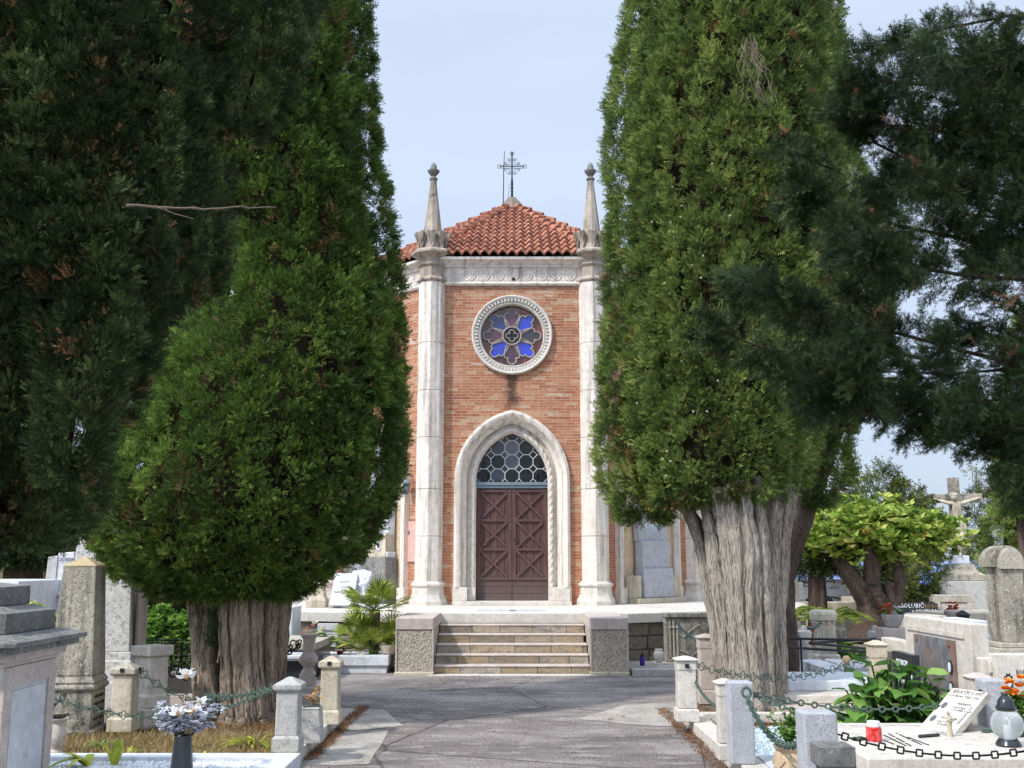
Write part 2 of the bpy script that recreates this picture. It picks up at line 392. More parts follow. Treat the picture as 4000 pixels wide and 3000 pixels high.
# ================================================================= TERRACE AND STEPS
ZT = .79
k = NT('ashlar', .9); s_ = k.attr('tone'); f = k.noise(55, 4, .6); m_ = k.noise(7, 6, .7); 
c = k.ramp(s_, [(0, sc(128, 122, 112)), (.25, sc(172, 154, 126)), (.45, sc(150, 148, 142)), (.62, sc(188, 172, 148)), (.8, sc(158, 136, 108)), (1, sc(176, 170, 160))])
c = k.mix(k.math('MULTIPLY', k.ramp(m_, [(.46, 0), (.62, 1)]), .4), c, sc(188, 156, 112)); c = k.mix(k.math('MULTIPLY', k.ramp(k.noise(4, 5, .7, k.map((1, 1, 3))), [(.5, 0), (.66, 1)]), .7), c, sc(98, 96, 94))
c = k.mix(k.ramp(f, [(.34, .6), (.5, 0)]), c, sc(60, 52, 44)); k.color(c); k.bump(k.math('ADD', m_, k.math('MULTIPLY', f, .5)), .8, .02); M['ashlar'] = k.m
terr = thing('terrace', 'raised pale stone terrace with thick slab edge that carries the brick chapel', 'terrace', (0, 24, 0))
PL = [(-3.62, 17.7), (-1.4, 17.1), (1.85, 17.1), (5.27, 19.0), (5.75, 21), (6.0, 27), (4, 31), (-4, 31), (-6.2, 27), (-6.0, 21)]
def inset(pl, d):
    out = []; n = len(pl); cx = sum(p[0] for p in pl) / n; cy = sum(p[1] for p in pl) / n
    for x, y in pl:
        v = Vector((cx - x, cy - y)).normalized(); out.append((x + v.x * d, y + v.y * d))
    return out
fn = lambda a, b, d: (a, b, d)
mb = MB(); mb.extr(PL, fn, ZT - .155, ZT); mb.build('coping_slab', M['concrete'], terr, bevel=.01, world=True)
mb = MB(); mb.extr(inset(PL, .12), fn, -.05, ZT - .157, tone=.1)
pin = inset(PL, .12)
for i in range(len(pin)):                      # rock-faced blocks on the visible sides
    a = Vector(pin[i]); b = Vector(pin[(i + 1) % len(pin)])
    if a.y > 24 and b.y > 24: continue
    t = (b - a).normalized(); nn_ = Vector((t.y, -t.x)); Ln = (b - a).length
    for r_ in range(3):
        z0 = r_ * .212; s0 = -.02
        while s0 < Ln - .05:
            s1 = min(s0 + random.uniform(.28, .55), Ln)
            for q in range(1):
                dd = random.uniform(.015, .05)
                c0 = a + t * (s0 + .012); c1 = a + t * (s1 - .012)
                mid = [(c0 + nn_ * .0), (c1), (c1 + nn_ * dd), (c0 + nn_ * dd)]
                mb.add([(p.x, p.y, z) for z in (z0 + .01, z0 + .2) for p in mid], [(0, 1, 2, 3), (7, 6, 5, 4), (0, 4, 5, 1), (1, 5, 6, 2), (2, 6, 7, 3), (3, 7, 4, 0)], random.choice((.0, .1, .2, .3)))
            s0 = s1
mb.build('retaining_wall', M['rough_wall'], terr, bevel=.012, world=True)
# inscribed slab let into the terrace in front of the door
sl = MB(); sl.box(-.62, .62, 17.55, 18.35, ZT - .02, ZT + .006); so = sl.build('inscribed_slab', M['marble'], terr, world=True)
text('FRANCESCO DELTREPPO', so, M['letter_grey'], (0, 18.02, ZT + .008), (1, 0, 0), (0, 1, 0), .10)
sl = MB(); sl.lathe([(.05, 0), (.05, .02)], (0, 17.8, ZT), 16); sl.build('ring', M['letter_grey'], so, world=True)
st = thing('stone_steps', 'flight of five brown and grey stone steps up to the chapel terrace', 'steps', (0, 15.6, 0))
rh = (ZT - .155) / 5 + .0
for i in range(5):
    y0 = 15.6 + .3 * i; mb = MB(); x = -1.13 + random.uniform(-.3, 0)
    z0 = i * rh; z1 = (i + 1) * rh
    while x < 1.13:
        w_ = random.uniform(.42, .75); a = max(x, -1.13); b = min(x + w_, 1.13)
        if b - a > .04:
            mb.box(a + .002, b - .002, y0 + .010 + random.uniform(0, .008), 17.0, z0 - (.06 if i == 0 else .0), z1 - .022, random.random())
        x += w_
    mb.build('riser', M['ashlar'], st, bevel=.01, world=True)
    mb = MB(); mb.box(-1.13, 1.13, y0 + .004, 17.05, z1 - .022, z1); mb.build('tread', M['pink_stone'], st, bevel=.006, world=True)
mb = MB(); mb.box(-1.2, 1.2, 15.42, 15.6, -.05, .012); mb.build('foot_slab', M['concrete'], st, bevel=.005, world=True)
k = NT('hammered_stone', .95); v_ = k.vor(38, k.map((1, 1, .7))); n = k.noise(5, 5, .6); 
c = k.ramp(v_, [(.05, sc(120, 110, 98)), (.4, sc(170, 160, 144)), (.8, sc(188, 178, 162))]); c = k.mix(k.math('MULTIPLY', n, .4), c, sc(126, 116, 102)); k.color(c); k.bump(v_, .7, .016); M['hammered'] = k.m
for sg, lab in ((-1, 'left stair pier of pitted stone beside the fan palm'), (1, 'right stair pier of pitted stone beside the purple candle')):
    t = thing('stair_pier', lab, 'stair pier', (sg * 1.402, 15.5, 0), group='pitted stone piers flanking the steps')
    mb = MB(); mb.box(-.26, .26, 0, 1.66, -.05, .635); mb.build('pier_block', M['hammered'], t, bevel=.015)
    mb = MB(); mb.box(-.272, .272, -.015, 1.66, .637, .805); mb.build('cap_stone', M['pink_stone'], t, bevel=.012)
    mb = MB(); mb.box(-.285, .285, -.05, 1.6, -.05, .05); mb.build('footing', M['beige_stone'], t, bevel=.015)
    for q in (-1, 1):
        mb = MB(); mb.box(q * .262 - .012, q * .262 + .012, -.012, .03, .05, .637); mb.build('edge_margin', M['pink_stone'], t)
# ================================================================= CHAPEL
AP = 3.863; CY_ = 20.4 + AP; T8 = math.tan(PI / 8); C8 = math.cos(PI / 8)
chapel = thing('brick_chapel', 'octagonal brick chapel with white stone pillars, rose window, pointed portal and red tiled roof', 'chapel', (0, CY_, ZT))
def side(kk):
    a = kk * PI / 4; nx, ny = math.sin(a), -math.cos(a); tx, ty = math.cos(a), math.sin(a)
    def f(s, z, d): return (nx * (AP + d) + tx * s, CY_ + ny * (AP + d) + ty * s, z)
    return f
# brick (uv: metres along the wall, height)
k = NT('brick', .9)
uv = k.t.nodes.new('ShaderNodeUVMap').outputs[0]
def brick(c1, c2, mo):
    b = k.t.nodes.new('ShaderNodeTexBrick'); k.lk(uv, b.inputs['Vector']); b.inputs['Scale'].default_value = 1
    b.inputs['Brick Width'].default_value = .255; b.inputs['Row Height'].default_value = .0565; b.inputs['Mortar Size'].default_value = .0048
    b.inputs['Mortar Smooth'].default_value = .25; b.inputs['Color1'].default_value = c1; b.inputs['Color2'].default_value = c2; b.inputs['Mortar'].default_value = mo
    b.offset = .5; b.squash = .7; b.squash_frequency = 3
    return b
b1 = brick((0, 0, 0, 1), (1, 1, 1, 1), (.5, .5, .5, 1))
c = k.ramp(b1.outputs['Color'], [(0, sc(146, 90, 64)), (.3, sc(176, 116, 84)), (.55, sc(160, 102, 72)), (.78, sc(186, 138, 104)), (1, sc(180, 158, 130))])
n = k.noise(2.0, 5, .65); f = k.noise(34, 5, .7)
c = k.mix(k.ramp(f, [(.34, .7), (.55, 0)]), c, sc(124, 78, 60)); c = k.mix(k.math('MULTIPLY', k.ramp(k.noise(1.1, 6, .7, k.map((1.3, 1.3, .8))), [(.55, 0), (.7, 1)]), .35), c, sc(112, 84, 68))
c = k.mix(k.math('MULTIPLY', k.ramp(n, [(.48, 0), (.62, 1)]), .35), c, sc(186, 140, 112))
c = k.mix(b1.outputs['Fac'], c, sc(186, 162, 140))
at = k.attr('stain')     # damp run below the rose window and at the foot of the wall
geo = k.t.nodes.new('ShaderNodeSeparateXYZ'); k.lk(k.pos, geo.inputs[0])
wob = k.math('MULTIPLY', k.math('SUBTRACT', k.noise(5, 5, .7), .5), .5)
xx = k.math('ABSOLUTE', k.math('ADD', geo.outputs['X'], wob)); sx_ = k.ramp(xx, [(.04, 1), (.17, 0)])
mz = k.t.nodes.new('ShaderNodeMapRange'); k.lk(geo.outputs['Z'], mz.inputs[0]); mz.inputs[1].default_value = 4.4; mz.inputs[2].default_value = 4.75; 
mz2 = k.t.nodes.new('ShaderNodeMapRange'); k.lk(geo.outputs['Z'], mz2.inputs[0]); mz2.inputs[1].default_value = 5.35; mz2.inputs[2].default_value = 5.2
yy = k.math('LESS_THAN', geo.outputs['Y'], 20.6)
st_ = k.math('MULTIPLY', k.math('MULTIPLY', sx_, mz.outputs[0]), k.math('MULTIPLY', mz2.outputs[0], yy))
c = k.mix(k.math('MULTIPLY', st_, .85), c, sc(58, 42, 34)); rn = k.noise(1, 6, .7, k.map((5, 5, .35))); c = k.mix(k.math('MULTIPLY', k.ramp(rn, [(.56, 0), (.72, 1)]), .4), c, sc(92, 70, 58)); pt9 = k.noise(1.6, 2, .4, k.map((1, 1, 3))); c = k.mix(k.math('MULTIPLY', k.ramp(pt9, [(.70, 0), (.71, 1)]), .7), c, sc(188, 176, 160))
mz3 = k.t.nodes.new('ShaderNodeMapRange'); k.lk(geo.outputs['Z'], mz3.inputs[0]); mz3.inputs[1].default_value = 2.6; mz3.inputs[2].default_value = .9
c = k.mix(k.math('MULTIPLY', k.math('MULTIPLY', mz3.outputs[0], k.ramp(k.noise(6, 5, .7), [(.45, 0), (.6, 1)])), .6), c, sc(168, 92, 62))
k.color(c); k.bump(k.math('SUBTRACT', k.math('MULTIPLY', f, .35), b1.outputs['Fac']), .7, .012); M['brick'] = k.m

# geometry of the pointed portal (offset o from the door opening)
DW, ZS, ZA, ZD = .70, 3.16, 4.10, .86
RR = (DW * DW + (ZA - ZS) ** 2) / (2 * DW); CC = RR - DW
def arch(o, nj=6, na=14, zb=ZT):
    w = DW + o; Rr = RR + o; amax = math.acos(-CC / Rr) if False else math.acos(CC / Rr)
    left = [(-w, zb + (ZS - zb) * i / nj) for i in range(nj)]
    # left arc centred at x=+CC
    for i in range(na + 1):
        a = PI - (PI - (PI - amax)) * 0 - (i / na) * (PI - (PI - amax)) if False else PI - (i / na) * amax_(o)
        left.append((CC + Rr * math.cos(a), ZS + Rr * math.sin(a)))
    right = [(-x, z) for x, z in reversed(left[:-1])]
    return left + right
def amax_(o):       # sweep of the left arc from horizontal to the apex (x = 0)
    return math.acos(CC / (RR + o))
def sweep_arch(prof, fn, name, mat, parent, zb=ZT, smooth=True, close=True, na=14):
    mb = MB(); cols = [arch(o, zb=zb, na=na) for o, d in prof]
    m = len(cols[0]); vs = [fn(x, z, prof[i][1]) for i in range(len(prof)) for x, z in cols[i]]; fs = []
    for i in range(len(prof) - 1):
        for j in range(m - 1): fs.append((i * m + j, i * m + j + 1, (i + 1) * m + j + 1, (i + 1) * m + j))
    mb.add(vs, fs); return mb.build(name, mat, parent, smooth=smooth, world=True, ang=30)
ZW0, ZW1 = ZT, 7.06
RZ, RO = 6.04, .60     # rose window
def wall(kk, holes):
    f_ = side(kk); hw = AP * T8
    outer = [Vector((-hw, ZW0, 0)), Vector((hw, ZW0, 0)), Vector((hw, ZW1, 0)), Vector((-hw, ZW1, 0))]
    loops = [outer] + [[Vector((a, b, 0)) for a, b in h] for h in holes]
    tri = tessellate_polygon(loops); flat = [p for l in loops for p in l]
    me = bpy.data.meshes.new('wall'); nf = len(flat)
    vs = [f_(p.x, p.y, 0) for p in flat] + [f_(p.x, p.y, -.38) for p in flat]; fs = [tuple(t) for t in tri]
    o = 0
    for l in loops[1:]:
        pass
    o = len(outer)
    for l in loops[1:]:
        for i in range(len(l)):
            a = o + i; b = o + (i + 1) % len(l); fs.append((a, b, b + nf, a + nf))
        o += len(l)
    me.from_pydata(vs, [], fs); u = me.uv_layers.new(name='UVMap')
    for lp in me.loops:
        p = flat[lp.vertex_index % nf]; u.data[lp.index].uv = (p.x + kk * 3.17 + 20, p.y)
    me.materials.append(M['brick']); ob = bpy.data.objects.new('wall', me); COL.objects.link(ob); ob.parent = chapel
    ob.matrix_parent_inverse = worldmat(chapel).inverted()
    bm = bmesh.new(); bm.from_mesh(me); bmesh.ops.recalc_face_normals(bm, faces=bm.faces); bm.to_mesh(me); bm.free()
    return ob
for kk in range(-3, 5):
    holes = []
    if kk == 0:
        holes = [arch(.285), [(RO * 1.16 * math.cos(2 * PI * i / 40), RZ + RO * 1.16 * math.sin(2 * PI * i / 40)) for i in range(40)]]
    wall(kk, holes)
# ring mouldings round the octagon (corner radius from apothem)
def octring(prof, name, mat, c8=True):
    mb = MB(); rs = []
    for d, z in prof:
        r = (AP + d) / C8
        rs.append([(r * math.sin(PI / 8 + PI / 4 * j), CY_ - r * math.cos(PI / 8 + PI / 4 * j), z) for j in range(8)])
    mb.rings(rs, False, False); return mb.build(name, mat, chapel, world=True)
octring([(0, 7.04), (.05, 7.05), (.07, 7.08), (.055, 7.11), (.03, 7.13), (.03, 7.40), (.05, 7.41), (.06, 7.42)], 'frieze_band', M['chapel_stone'])
octring([(.05, 7.415), (.08, 7.425), (.08, 7.45), (.07, 7.455), (.10, 7.49), (.17, 7.53), (.21, 7.545), (.21, 7.595), (-.1, 7.62)], 'cornice', M['chapel_stone'])
# quatrefoil relief
for kk in (-2, -1, 0, 1, 2):
    f_ = side(kk); mb = MB()
    for i in range(9):
        s0 = (i - 4) * .286; z0 = 7.265
        def ringp(cx, cz, r, a0, a1, n_, rad):
            pts = [f_(cx + r * math.cos(a0 + (a1 - a0) * q / n_), cz + r * math.sin(a0 + (a1 - a0) * q / n_), .034) for q in range(n_ + 1)]
            mb.tube(pts, rad, 5, cap=True)
        ringp(s0, z0, .121, 0, 2 * PI, 20, .017)
        for q in range(4):
            a = q * PI / 2; ringp(s0 + .047 * math.cos(a), z0 + .047 * math.sin(a), .037, a - 2.1, a + 2.1, 9, .013)
    for i in range(10):       # spandrel fillets
        s0 = (i - 4.5) * .286
        for zz_ in (7.15, 7.385): mb.cbox(f_(s0, zz_, .036), (.03, .03, .02), Matrix.Rotation(kk * PI / 4, 3, 'Z'))
    mb.build('quatrefoil_relief', M['chapel_stone'], chapel, world=True)
mb = MB(); f_ = side(0); mb.extr([(.03 + .035 * math.cos(i * PI / 5), 7.175 + .035 * math.sin(i * PI / 5)) for i in range(10)], f_, .0, .056); mb.build('vent_hole', M['black'], chapel, world=True)

# pillars with gabled tops and spires
def pillar_parts(kk):
    a = (kk + .5) * PI / 4; r = AP / C8; cx, cy = r * math.sin(a), CY_ - r * math.cos(a)
    root = chapel
    g = MB(); jz = [1.235, 2.08, 2.98, 3.98, 4.9, 5.85, 7.09]
    for z0, z1 in zip(jz[:-1], jz[1:]): g.lathe([(.258, z0 + .004), (.262, z0 + .012), (.262, z1 - .012), (.258, z1 - .004)], (cx, cy, 0), 8, tone=random.random())
    pl_ = g.build('pillar', M['chapel_stone'], root, world=True)
    g = MB(); g.lathe([(.262, 7.08), (.27, 7.09), (.305, 7.12), (.305, 7.15), (.27, 7.19), (.25, 7.2), (.25, 7.40), (.29, 7.43), (.30, 7.45), (.26, 7.48), (.26, 7.52), (.28, 7.56), (.34, 7.61), (.41, 7.65), (.43, 7.66), (.43, 7.70), (.37, 7.75), (.30, 7.76)], (cx, cy, 0), 8)
    g.build('capital', M['dirty_chapel'], pl_, world=True)
    g = MB(); g.lathe([(.37, ZT), (.37, .86), (.31, .98), (.30, 1.12), (.31, 1.13), (.335, 1.15), (.335, 1.18), (.31, 1.20), (.27, 1.24)], (cx, cy, 0), 8)
    g.build('pillar_base', M['white_stone'], pl_, world=True)
    g = MB(); g.lathe([(.26, 7.73), (.25, 7.84), (.235, 8.09), (.20, 8.11)], (cx, cy, 0), 8)
    for q in range(8):
        b = PI / 8 + q * PI / 4; n_ = Vector((math.cos(b), math.sin(b), 0)); t_ = Vector((-math.sin(b), math.cos(b), 0)); c0 = Vector((cx, cy, 0)) + n_ * .235
        up = .35 if q % 2 == 0 else .33
        tri_ = [(-.105, 7.77), (.105, 7.77), (0, 7.77 + up)]
        gp = lambda s, z, d: c0 + t_ * s + n_ * d + Vector((0, 0, z))
        # raised gable edges and standing pointed corners between gables
        for (sa, za), (sb, zb) in (((-.105, 7.76), (0, 8.09)), ((.105, 7.76), (0, 8.09))):
            g.tube([gp(sa, za, .035), gp(sb, zb, .02)], [.02, .014], 5)
        b2 = b + PI / 8; n2 = Vector((math.cos(b2), math.sin(b2), 0)); t2 = Vector((-math.sin(b2), math.cos(b2), 0)); cc = Vector((cx, cy, 0))
        pts = [cc + n2 * .25 + Vector((0, 0, 7.76)), cc + n2 * .36 + t2 * .105 + Vector((0, 0, 8.11)), cc + n2 * .24 + Vector((0, 0, 8.09)), cc + n2 * .36 - t2 * .105 + Vector((0, 0, 8.11)), cc + n2 * .37 + Vector((0, 0, 8.09)), cc + n2 * .18 + t2 * .05 + Vector((0, 0, 8.09)), cc + n2 * .18 - t2 * .05 + Vector((0, 0, 8.09))]
        g.add(pts, [(0, 4, 1), (0, 3, 4), (0, 1, 5), (0, 6, 3), (1, 4, 3), (1, 3, 6, 5)])
    g.build('gabled_block', M['dirty_chapel'], pl_, world=True)
    g = MB(); g.lathe([(.205, 8.04), (.19, 8.12), (.068, 9.16), (.068, 9.26)], (cx, cy, 0), 8)
    sp_ = g.build('spire', M['dirty_chapel'], pl_, world=True)
    g = MB(); g.lathe([(.062, 9.24), (.085, 9.27), (.085, 9.3), (.05, 9.32), (.045, 9.34), (.10, 9.41), (.125, 9.445), (.125, 9.465), (.07, 9.49), (.065, 9.55), (.045, 9.61), (.0, 9.65)], (cx, cy, 0), 14)
    g.build('finial', M['dark_cap'], sp_, smooth=True, world=True)
for kk in range(-3, 5): pillar_parts(kk - .0 if False else kk)

# portal
f0 = side(0)
hood = sweep_arch([(.17, -.20), (.19, -.10), (.24, -.05), (.27, .02), (.29, .08), (.33, .11), (.37, .115), (.385, .09), (.41, .085), (.42, .05), (.42, -.02)], f0, 'portal_hood', M['chapel_stone'], chapel, zb=1.12)
sweep_arch([(0, -.30), (0, -.17), (.02, -.155), (.11, -.155), (.125, -.17), (.17, -.2)], f0, 'portal_reveal', M['chapel_stone'], chapel, zb=1.12)
# twisted rope moulding
def rope(fn, base_o, d, rad, name, zb):
    pts = []; c1 = arch(base_o, nj=60, na=60, zb=zb)
    for x, z in c1: pts.append(Vector(fn(x, z, d)))
    m = len(pts); L_ = [0]
    for i in range(1, m): L_.append(L_[-1] + (pts[i] - pts[i - 1]).length)
    # resample evenly
    N = int(L_[-1] / .014); out = []; j = 0
    for q in range(N + 1):
        s = L_[-1] * q / N
        while j < m - 2 and L_[j + 1] < s: j += 1
        w = (s - L_[j]) / max(1e-6, L_[j + 1] - L_[j]); out.append(pts[j].lerp(pts[j + 1], w))
    half = N / 2
    mb = MB(); mb.tube(out, rad, 14, wob=lambda th, i, mm: .72 + .36 * abs(math.sin(1.0 * th + (i if i < half else N - i) * .30)))
    return mb.build(name, M['white_stone'], hood, smooth=True, world=True, ang=60)
rope(f0, .058, -.135, .046, 'rope_moulding', 1.12)
for sg in (-1, 1):
    mb = MB()
    for a, b, d0, d1 in ((.0, .15, -.3, -.09), (.15, .41, -.2, .10), (.40, .435, -.05, .07)):
        xs = sorted((sg * (DW + a), sg * (DW + b))); mb.box(xs[0], xs[1], 20.4 - d1, 20.4 - d0, .86, 1.12)
    mb.build('portal_base', M['white_stone'], chapel, bevel=.012, world=True)
mb = MB(); mb.box(-1.13, 1.13, 20.4 - .24, 20.4 + .4, ZT, .86); mb.build('threshold', M['white_stone'], chapel, bevel=.008, world=True)
# door leaves
k = NT('door_wood', .6); v3 = k.map((9, 9, .9)); n = k.noise(3, 5, .6, v3); b_ = k.noise(1.3, 4, .6); t_ = k.attr()
c = k.ramp(n, [(.3, sc(56, 34, 32)), (.5, sc(80, 50, 47)), (.75, sc(106, 74, 68))]); c = k.mix(k.math('MULTIPLY', b_, .5), c, sc(98, 78, 74)); 
sz = k.t.nodes.new('ShaderNodeSeparateXYZ'); k.lk(k.pos, sz.inputs[0]); mr_ = k.t.nodes.new('ShaderNodeMapRange'); k.lk(sz.outputs['Z'], mr_.inputs[0]); mr_.inputs[1].default_value = 1.5; mr_.inputs[2].default_value = .9
c = k.mix(k.math('MULTIPLY', mr_.outputs[0], .5), c, sc(98, 92, 90)); k.color(c); k.bump(n, .4, .006); M['door'] = k.m
YD = 20.4 + .27; z0, z1 = .865, 3.0
for sg in (-1, 1):
    x0, x1 = (-.695, -.004) if sg < 0 else (.004, .695)
    mb = MB(); w_ = (x1 - x0) / 5
    for i in range(5): mb.box(x0 + i * w_ + .003, x0 + (i + 1) * w_ - .003, YD, YD + .04, z0 + .3, z1)
    for i in range(3): mb.box(x0, x1, YD - .012, YD + .04, z0 + i * .13 + .002, z0 + (i + 1) * .13 - .003)
    leaf = mb.build('door_leaf', M['door'], chapel, world=True, bevel=.003)
    mb = MB(); zr = [z0 + .41, z0 + .97, z0 + 1.53, z1 - .035]
    for z_ in zr: mb.box(x0, x1, YD - .035, YD, z_ - .025, z_ + .025)
    for xa in ((x0, x0 + .075), (x1 - .075, x1)): mb.box(xa[0], xa[1], YD - .03, YD - .001, z0 + .385, z1)
    mb.build('door_rail', M['door'], leaf, world=True, bevel=.005)
    for i in range(3):
        a = (x0 + .085, zr[i] + .03); b = (x1 - .085, zr[i + 1] - .03)
        for q, (p_, r_) in enumerate(((a, b), ((a[0], b[1]), (b[0], a[1])))):
            d = Vector((r_[0] - p_[0], 0, r_[1] - p_[1])); ln = d.length; ang = math.atan2(d.z, d.x)
            mb = MB(); mb.cbox(((p_[0] + r_[0]) / 2, YD - .018 - .004 * q, (p_[1] + r_[1]) / 2), (ln, .03, .05), Matrix.Rotation(-ang, 3, 'Y'))
            mb.build('cross_brace', M['door'], leaf, world=True, bevel=.006)
mb = MB(); mb.tube([(.05, YD - .04, 2.02), (.1, YD - .07, 2.0), (.14, YD - .07, 1.96)], .01, 6); mb.lathe([(.03, -.006), (.03, .006)], (.05, YD - .03, 2.02), 10); mb.build('door_handle', M['iron'], chapel, world=True)
mb = MB(); mb.box(-.70, .70, YD - .05, YD + .05, 3.02, 3.075); mb.box(-.70, .70, YD - .075, YD + .05, 3.077, 3.135); mb.build('transom', M['steel'], chapel, world=True, bevel=.006)
# fanlight of octagons
def inside(x, z, o=-.012):
    if z < 3.14: return False
    if z <= ZS: return abs(x) < DW + o
    return math.hypot(abs(x) + CC, z - ZS) < RR + o
mb = MB(); gs = .278; ce = .082; segs = set()
zc0 = 3.14 + .125
for i in range(-4, 5):
    for j in range(-1, 5):
        cx, cz = i * gs, zc0 + j * gs; h = gs / 2
        oc = [(cx - h + ce, cz - h), (cx + h - ce, cz - h), (cx + h, cz - h + ce), (cx + h, cz + h - ce), (cx + h - ce, cz + h), (cx - h + ce, cz + h), (cx - h, cz + h - ce), (cx - h, cz - h + ce)]
        for q in range(8):
            a, b = oc[q], oc[(q + 1) % 8]; key = tuple(sorted(((round(a[0], 3), round(a[1], 3)), (round(b[0], 3), round(b[1], 3)))))
            segs.add(key)
for a, b in sorted(segs):
    N = 8; run = []
    for q in range(N + 1):
        x = a[0] + (b[0] - a[0]) * q / N; z = a[1] + (b[1] - a[1]) * q / N
        if inside(x, z): run.append((x, YD + .01, z))
    if len(run) > 1: mb.tube([run[0], run[-1]], .0085, 6)
k = NT('window_lead', .5); k.color(sc(190, 192, 188)); M['lead'] = k.m
# panes
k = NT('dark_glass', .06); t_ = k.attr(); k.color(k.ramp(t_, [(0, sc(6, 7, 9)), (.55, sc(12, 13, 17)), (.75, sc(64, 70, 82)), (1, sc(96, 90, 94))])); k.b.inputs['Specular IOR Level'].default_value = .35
n = k.noise(6, 3, .6); k.bump(n, .25, .03); M['dark_glass'] = k.m
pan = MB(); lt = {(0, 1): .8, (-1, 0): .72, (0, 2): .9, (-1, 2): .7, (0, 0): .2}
for i in range(-4, 5):
    for j in range(-1, 5):
        cx, cz = i * gs, zc0 + j * gs; h = gs / 2; m_ = 6
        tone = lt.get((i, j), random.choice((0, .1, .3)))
        for p_ in range(m_):
            for q in range(m_):
                xa, xb = cx - h + gs * p_ / m_, cx - h + gs * (p_ + 1) / m_; za, zb = cz - h + gs * q / m_, cz - h + gs * (q + 1) / m_
                if all(inside(x, z, .01) for x, z in ((xa, za), (xb, zb), (xa, zb), (xb, za))):
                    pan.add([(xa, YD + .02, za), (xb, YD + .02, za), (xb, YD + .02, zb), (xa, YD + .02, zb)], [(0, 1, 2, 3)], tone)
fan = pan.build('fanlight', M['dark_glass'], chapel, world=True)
mb.build('glazing_bars', M['lead'], fan, world=True)
mb = MB(); mb.extr([p for p in arch(.03, zb=3.0) ], f0, -.34, -.31); mb.build('fanlight_backing', M['dark_granite'], fan, world=True)

# rose window
C0 = Vector((0, 20.4, RZ))
def rp3(r, a, d): return C0 + Vector((r * math.sin(a), -d, r * math.cos(a)))
def polar(prof, name, mat, parent, n_=64, smooth=True):
    rs = [[rp3(r, 2 * PI * j / n_, d) for j in range(n_)] for r, d in prof]; mb = MB(); mb.rings(rs, False, False); return mb.build(name, mat, parent, smooth=smooth, world=True)
rose = polar([(.615, -.16), (.63, -.02), (.64, .015), (.665, .03), (.67, .03), (.675, .02), (.74, .05), (.745, .07), (.78, .085), (.80, .07), (.80, 0)], 'rose_window', M['white_stone'], chapel)
mb = MB()
for i in range(64):
    a = 2 * PI * i / 64; m_ = Matrix.Rotation(a, 3, 'Y'); mb.cbox(rp3(.708, a, .048), (.036, .035, .062), m_)
mb.build('dentil_ring', M['white_stone'], rose, world=True, bevel=.006)
mb = MB(); N = 260
mb.tube([rp3(.64, 2 * PI * q / N, .02) for q in range(N + 1)], .017, 6, cap=False, wob=lambda th, i, m: .8 + .35 * abs(math.sin(i * .9 + th))); mb.build('bead_ring', M['white_stone'], rose, world=True, smooth=True)
def colglass(name, c1, c2):
    k = NT(name, .12); n = k.noise(5, 3, .6, k.map((1.5, 1, .5))); k.color(k.ramp(n, [(.35, sc(*c1)), (.65, sc(*c2))])); k.b.inputs['Specular IOR Level'].default_value = .5; k.bump(k.noise(9, 3, .6), .2, .02); return k.m
M['gb'] = colglass('blue_glass', (34, 52, 150), (44, 66, 196)); M['gb2'] = colglass('deep_blue_glass', (38, 48, 92), (48, 62, 126)); M['gp'] = colglass('plum_glass', (66, 44, 56), (96, 54, 70)); M['gr'] = colglass('red_glass', (62, 34, 32), (122, 58, 44)); M['gd'] = colglass('smoky_glass', (40, 36, 46), (62, 52, 60))
mb = MB(); mb.add([rp3(.63, 2 * PI * j / 48, -.13) for j in range(48)], [tuple(range(48))]); mb.build('red_pane', M['gr'], rose, world=True)
pet = [(.185, -.05), (.26, -.088), (.325, -.122), (.36, -.145), (.40, -.156), (.435, -.146), (.455, -.118), (.452, -.09), (.447, -.075), (.475, -.086), (.51, -.086), (.545, -.066), (.57, -.035), (.577, 0)]
pet = pet + [(r, -t) for r, t in reversed(pet[:-1])]
def pp(r, t, a, d): return C0 + Vector((math.sin(a) * r + math.cos(a) * t, -d, math.cos(a) * r - math.sin(a) * t))
trac = MB()
for i in range(8):
    a = i * PI / 4; mat = ['gp', 'gb', 'gd', 'gb', 'gp', 'gb', 'gp', 'gb2'][i]
    mb = MB(); mb.add([pp(r * .99, t * .92, a, -.105) for r, t in pet], [tuple(range(len(pet)))]); mb.build('petal_pane', M[mat], rose, world=True)
    trac.tube([pp(r, t, a, -.09) for r, t in pet] + [pp(*pet[0], a, -.09)], .015, 7, cap=False)
trac.tube([rp3(.18, 2 * PI * j / 40, -.075) for j in range(41)], .018, 8, cap=False)
for q in range(4):
    a = q * PI / 2; cx, cz = .068 * math.sin(a), .068 * math.cos(a)
    trac.tube([C0 + Vector((cx + .052 * math.sin(a + th), .08, cz + .052 * math.cos(a + th))) for th in np.linspace(-2.2, 2.2, 16)], .012, 6)
trac.build('tracery', stone('tracery_stone', (156, 146, 136), (96, 88, 80), .3, .3, speck=.2), rose, world=True, smooth=True, ang=60)
mb = MB(); mb.add([rp3(.17, 2 * PI * j / 32, -.10) for j in range(32)], [tuple(range(32))]); mb.build('centre_pane', M['dark_glass'], rose, world=True)

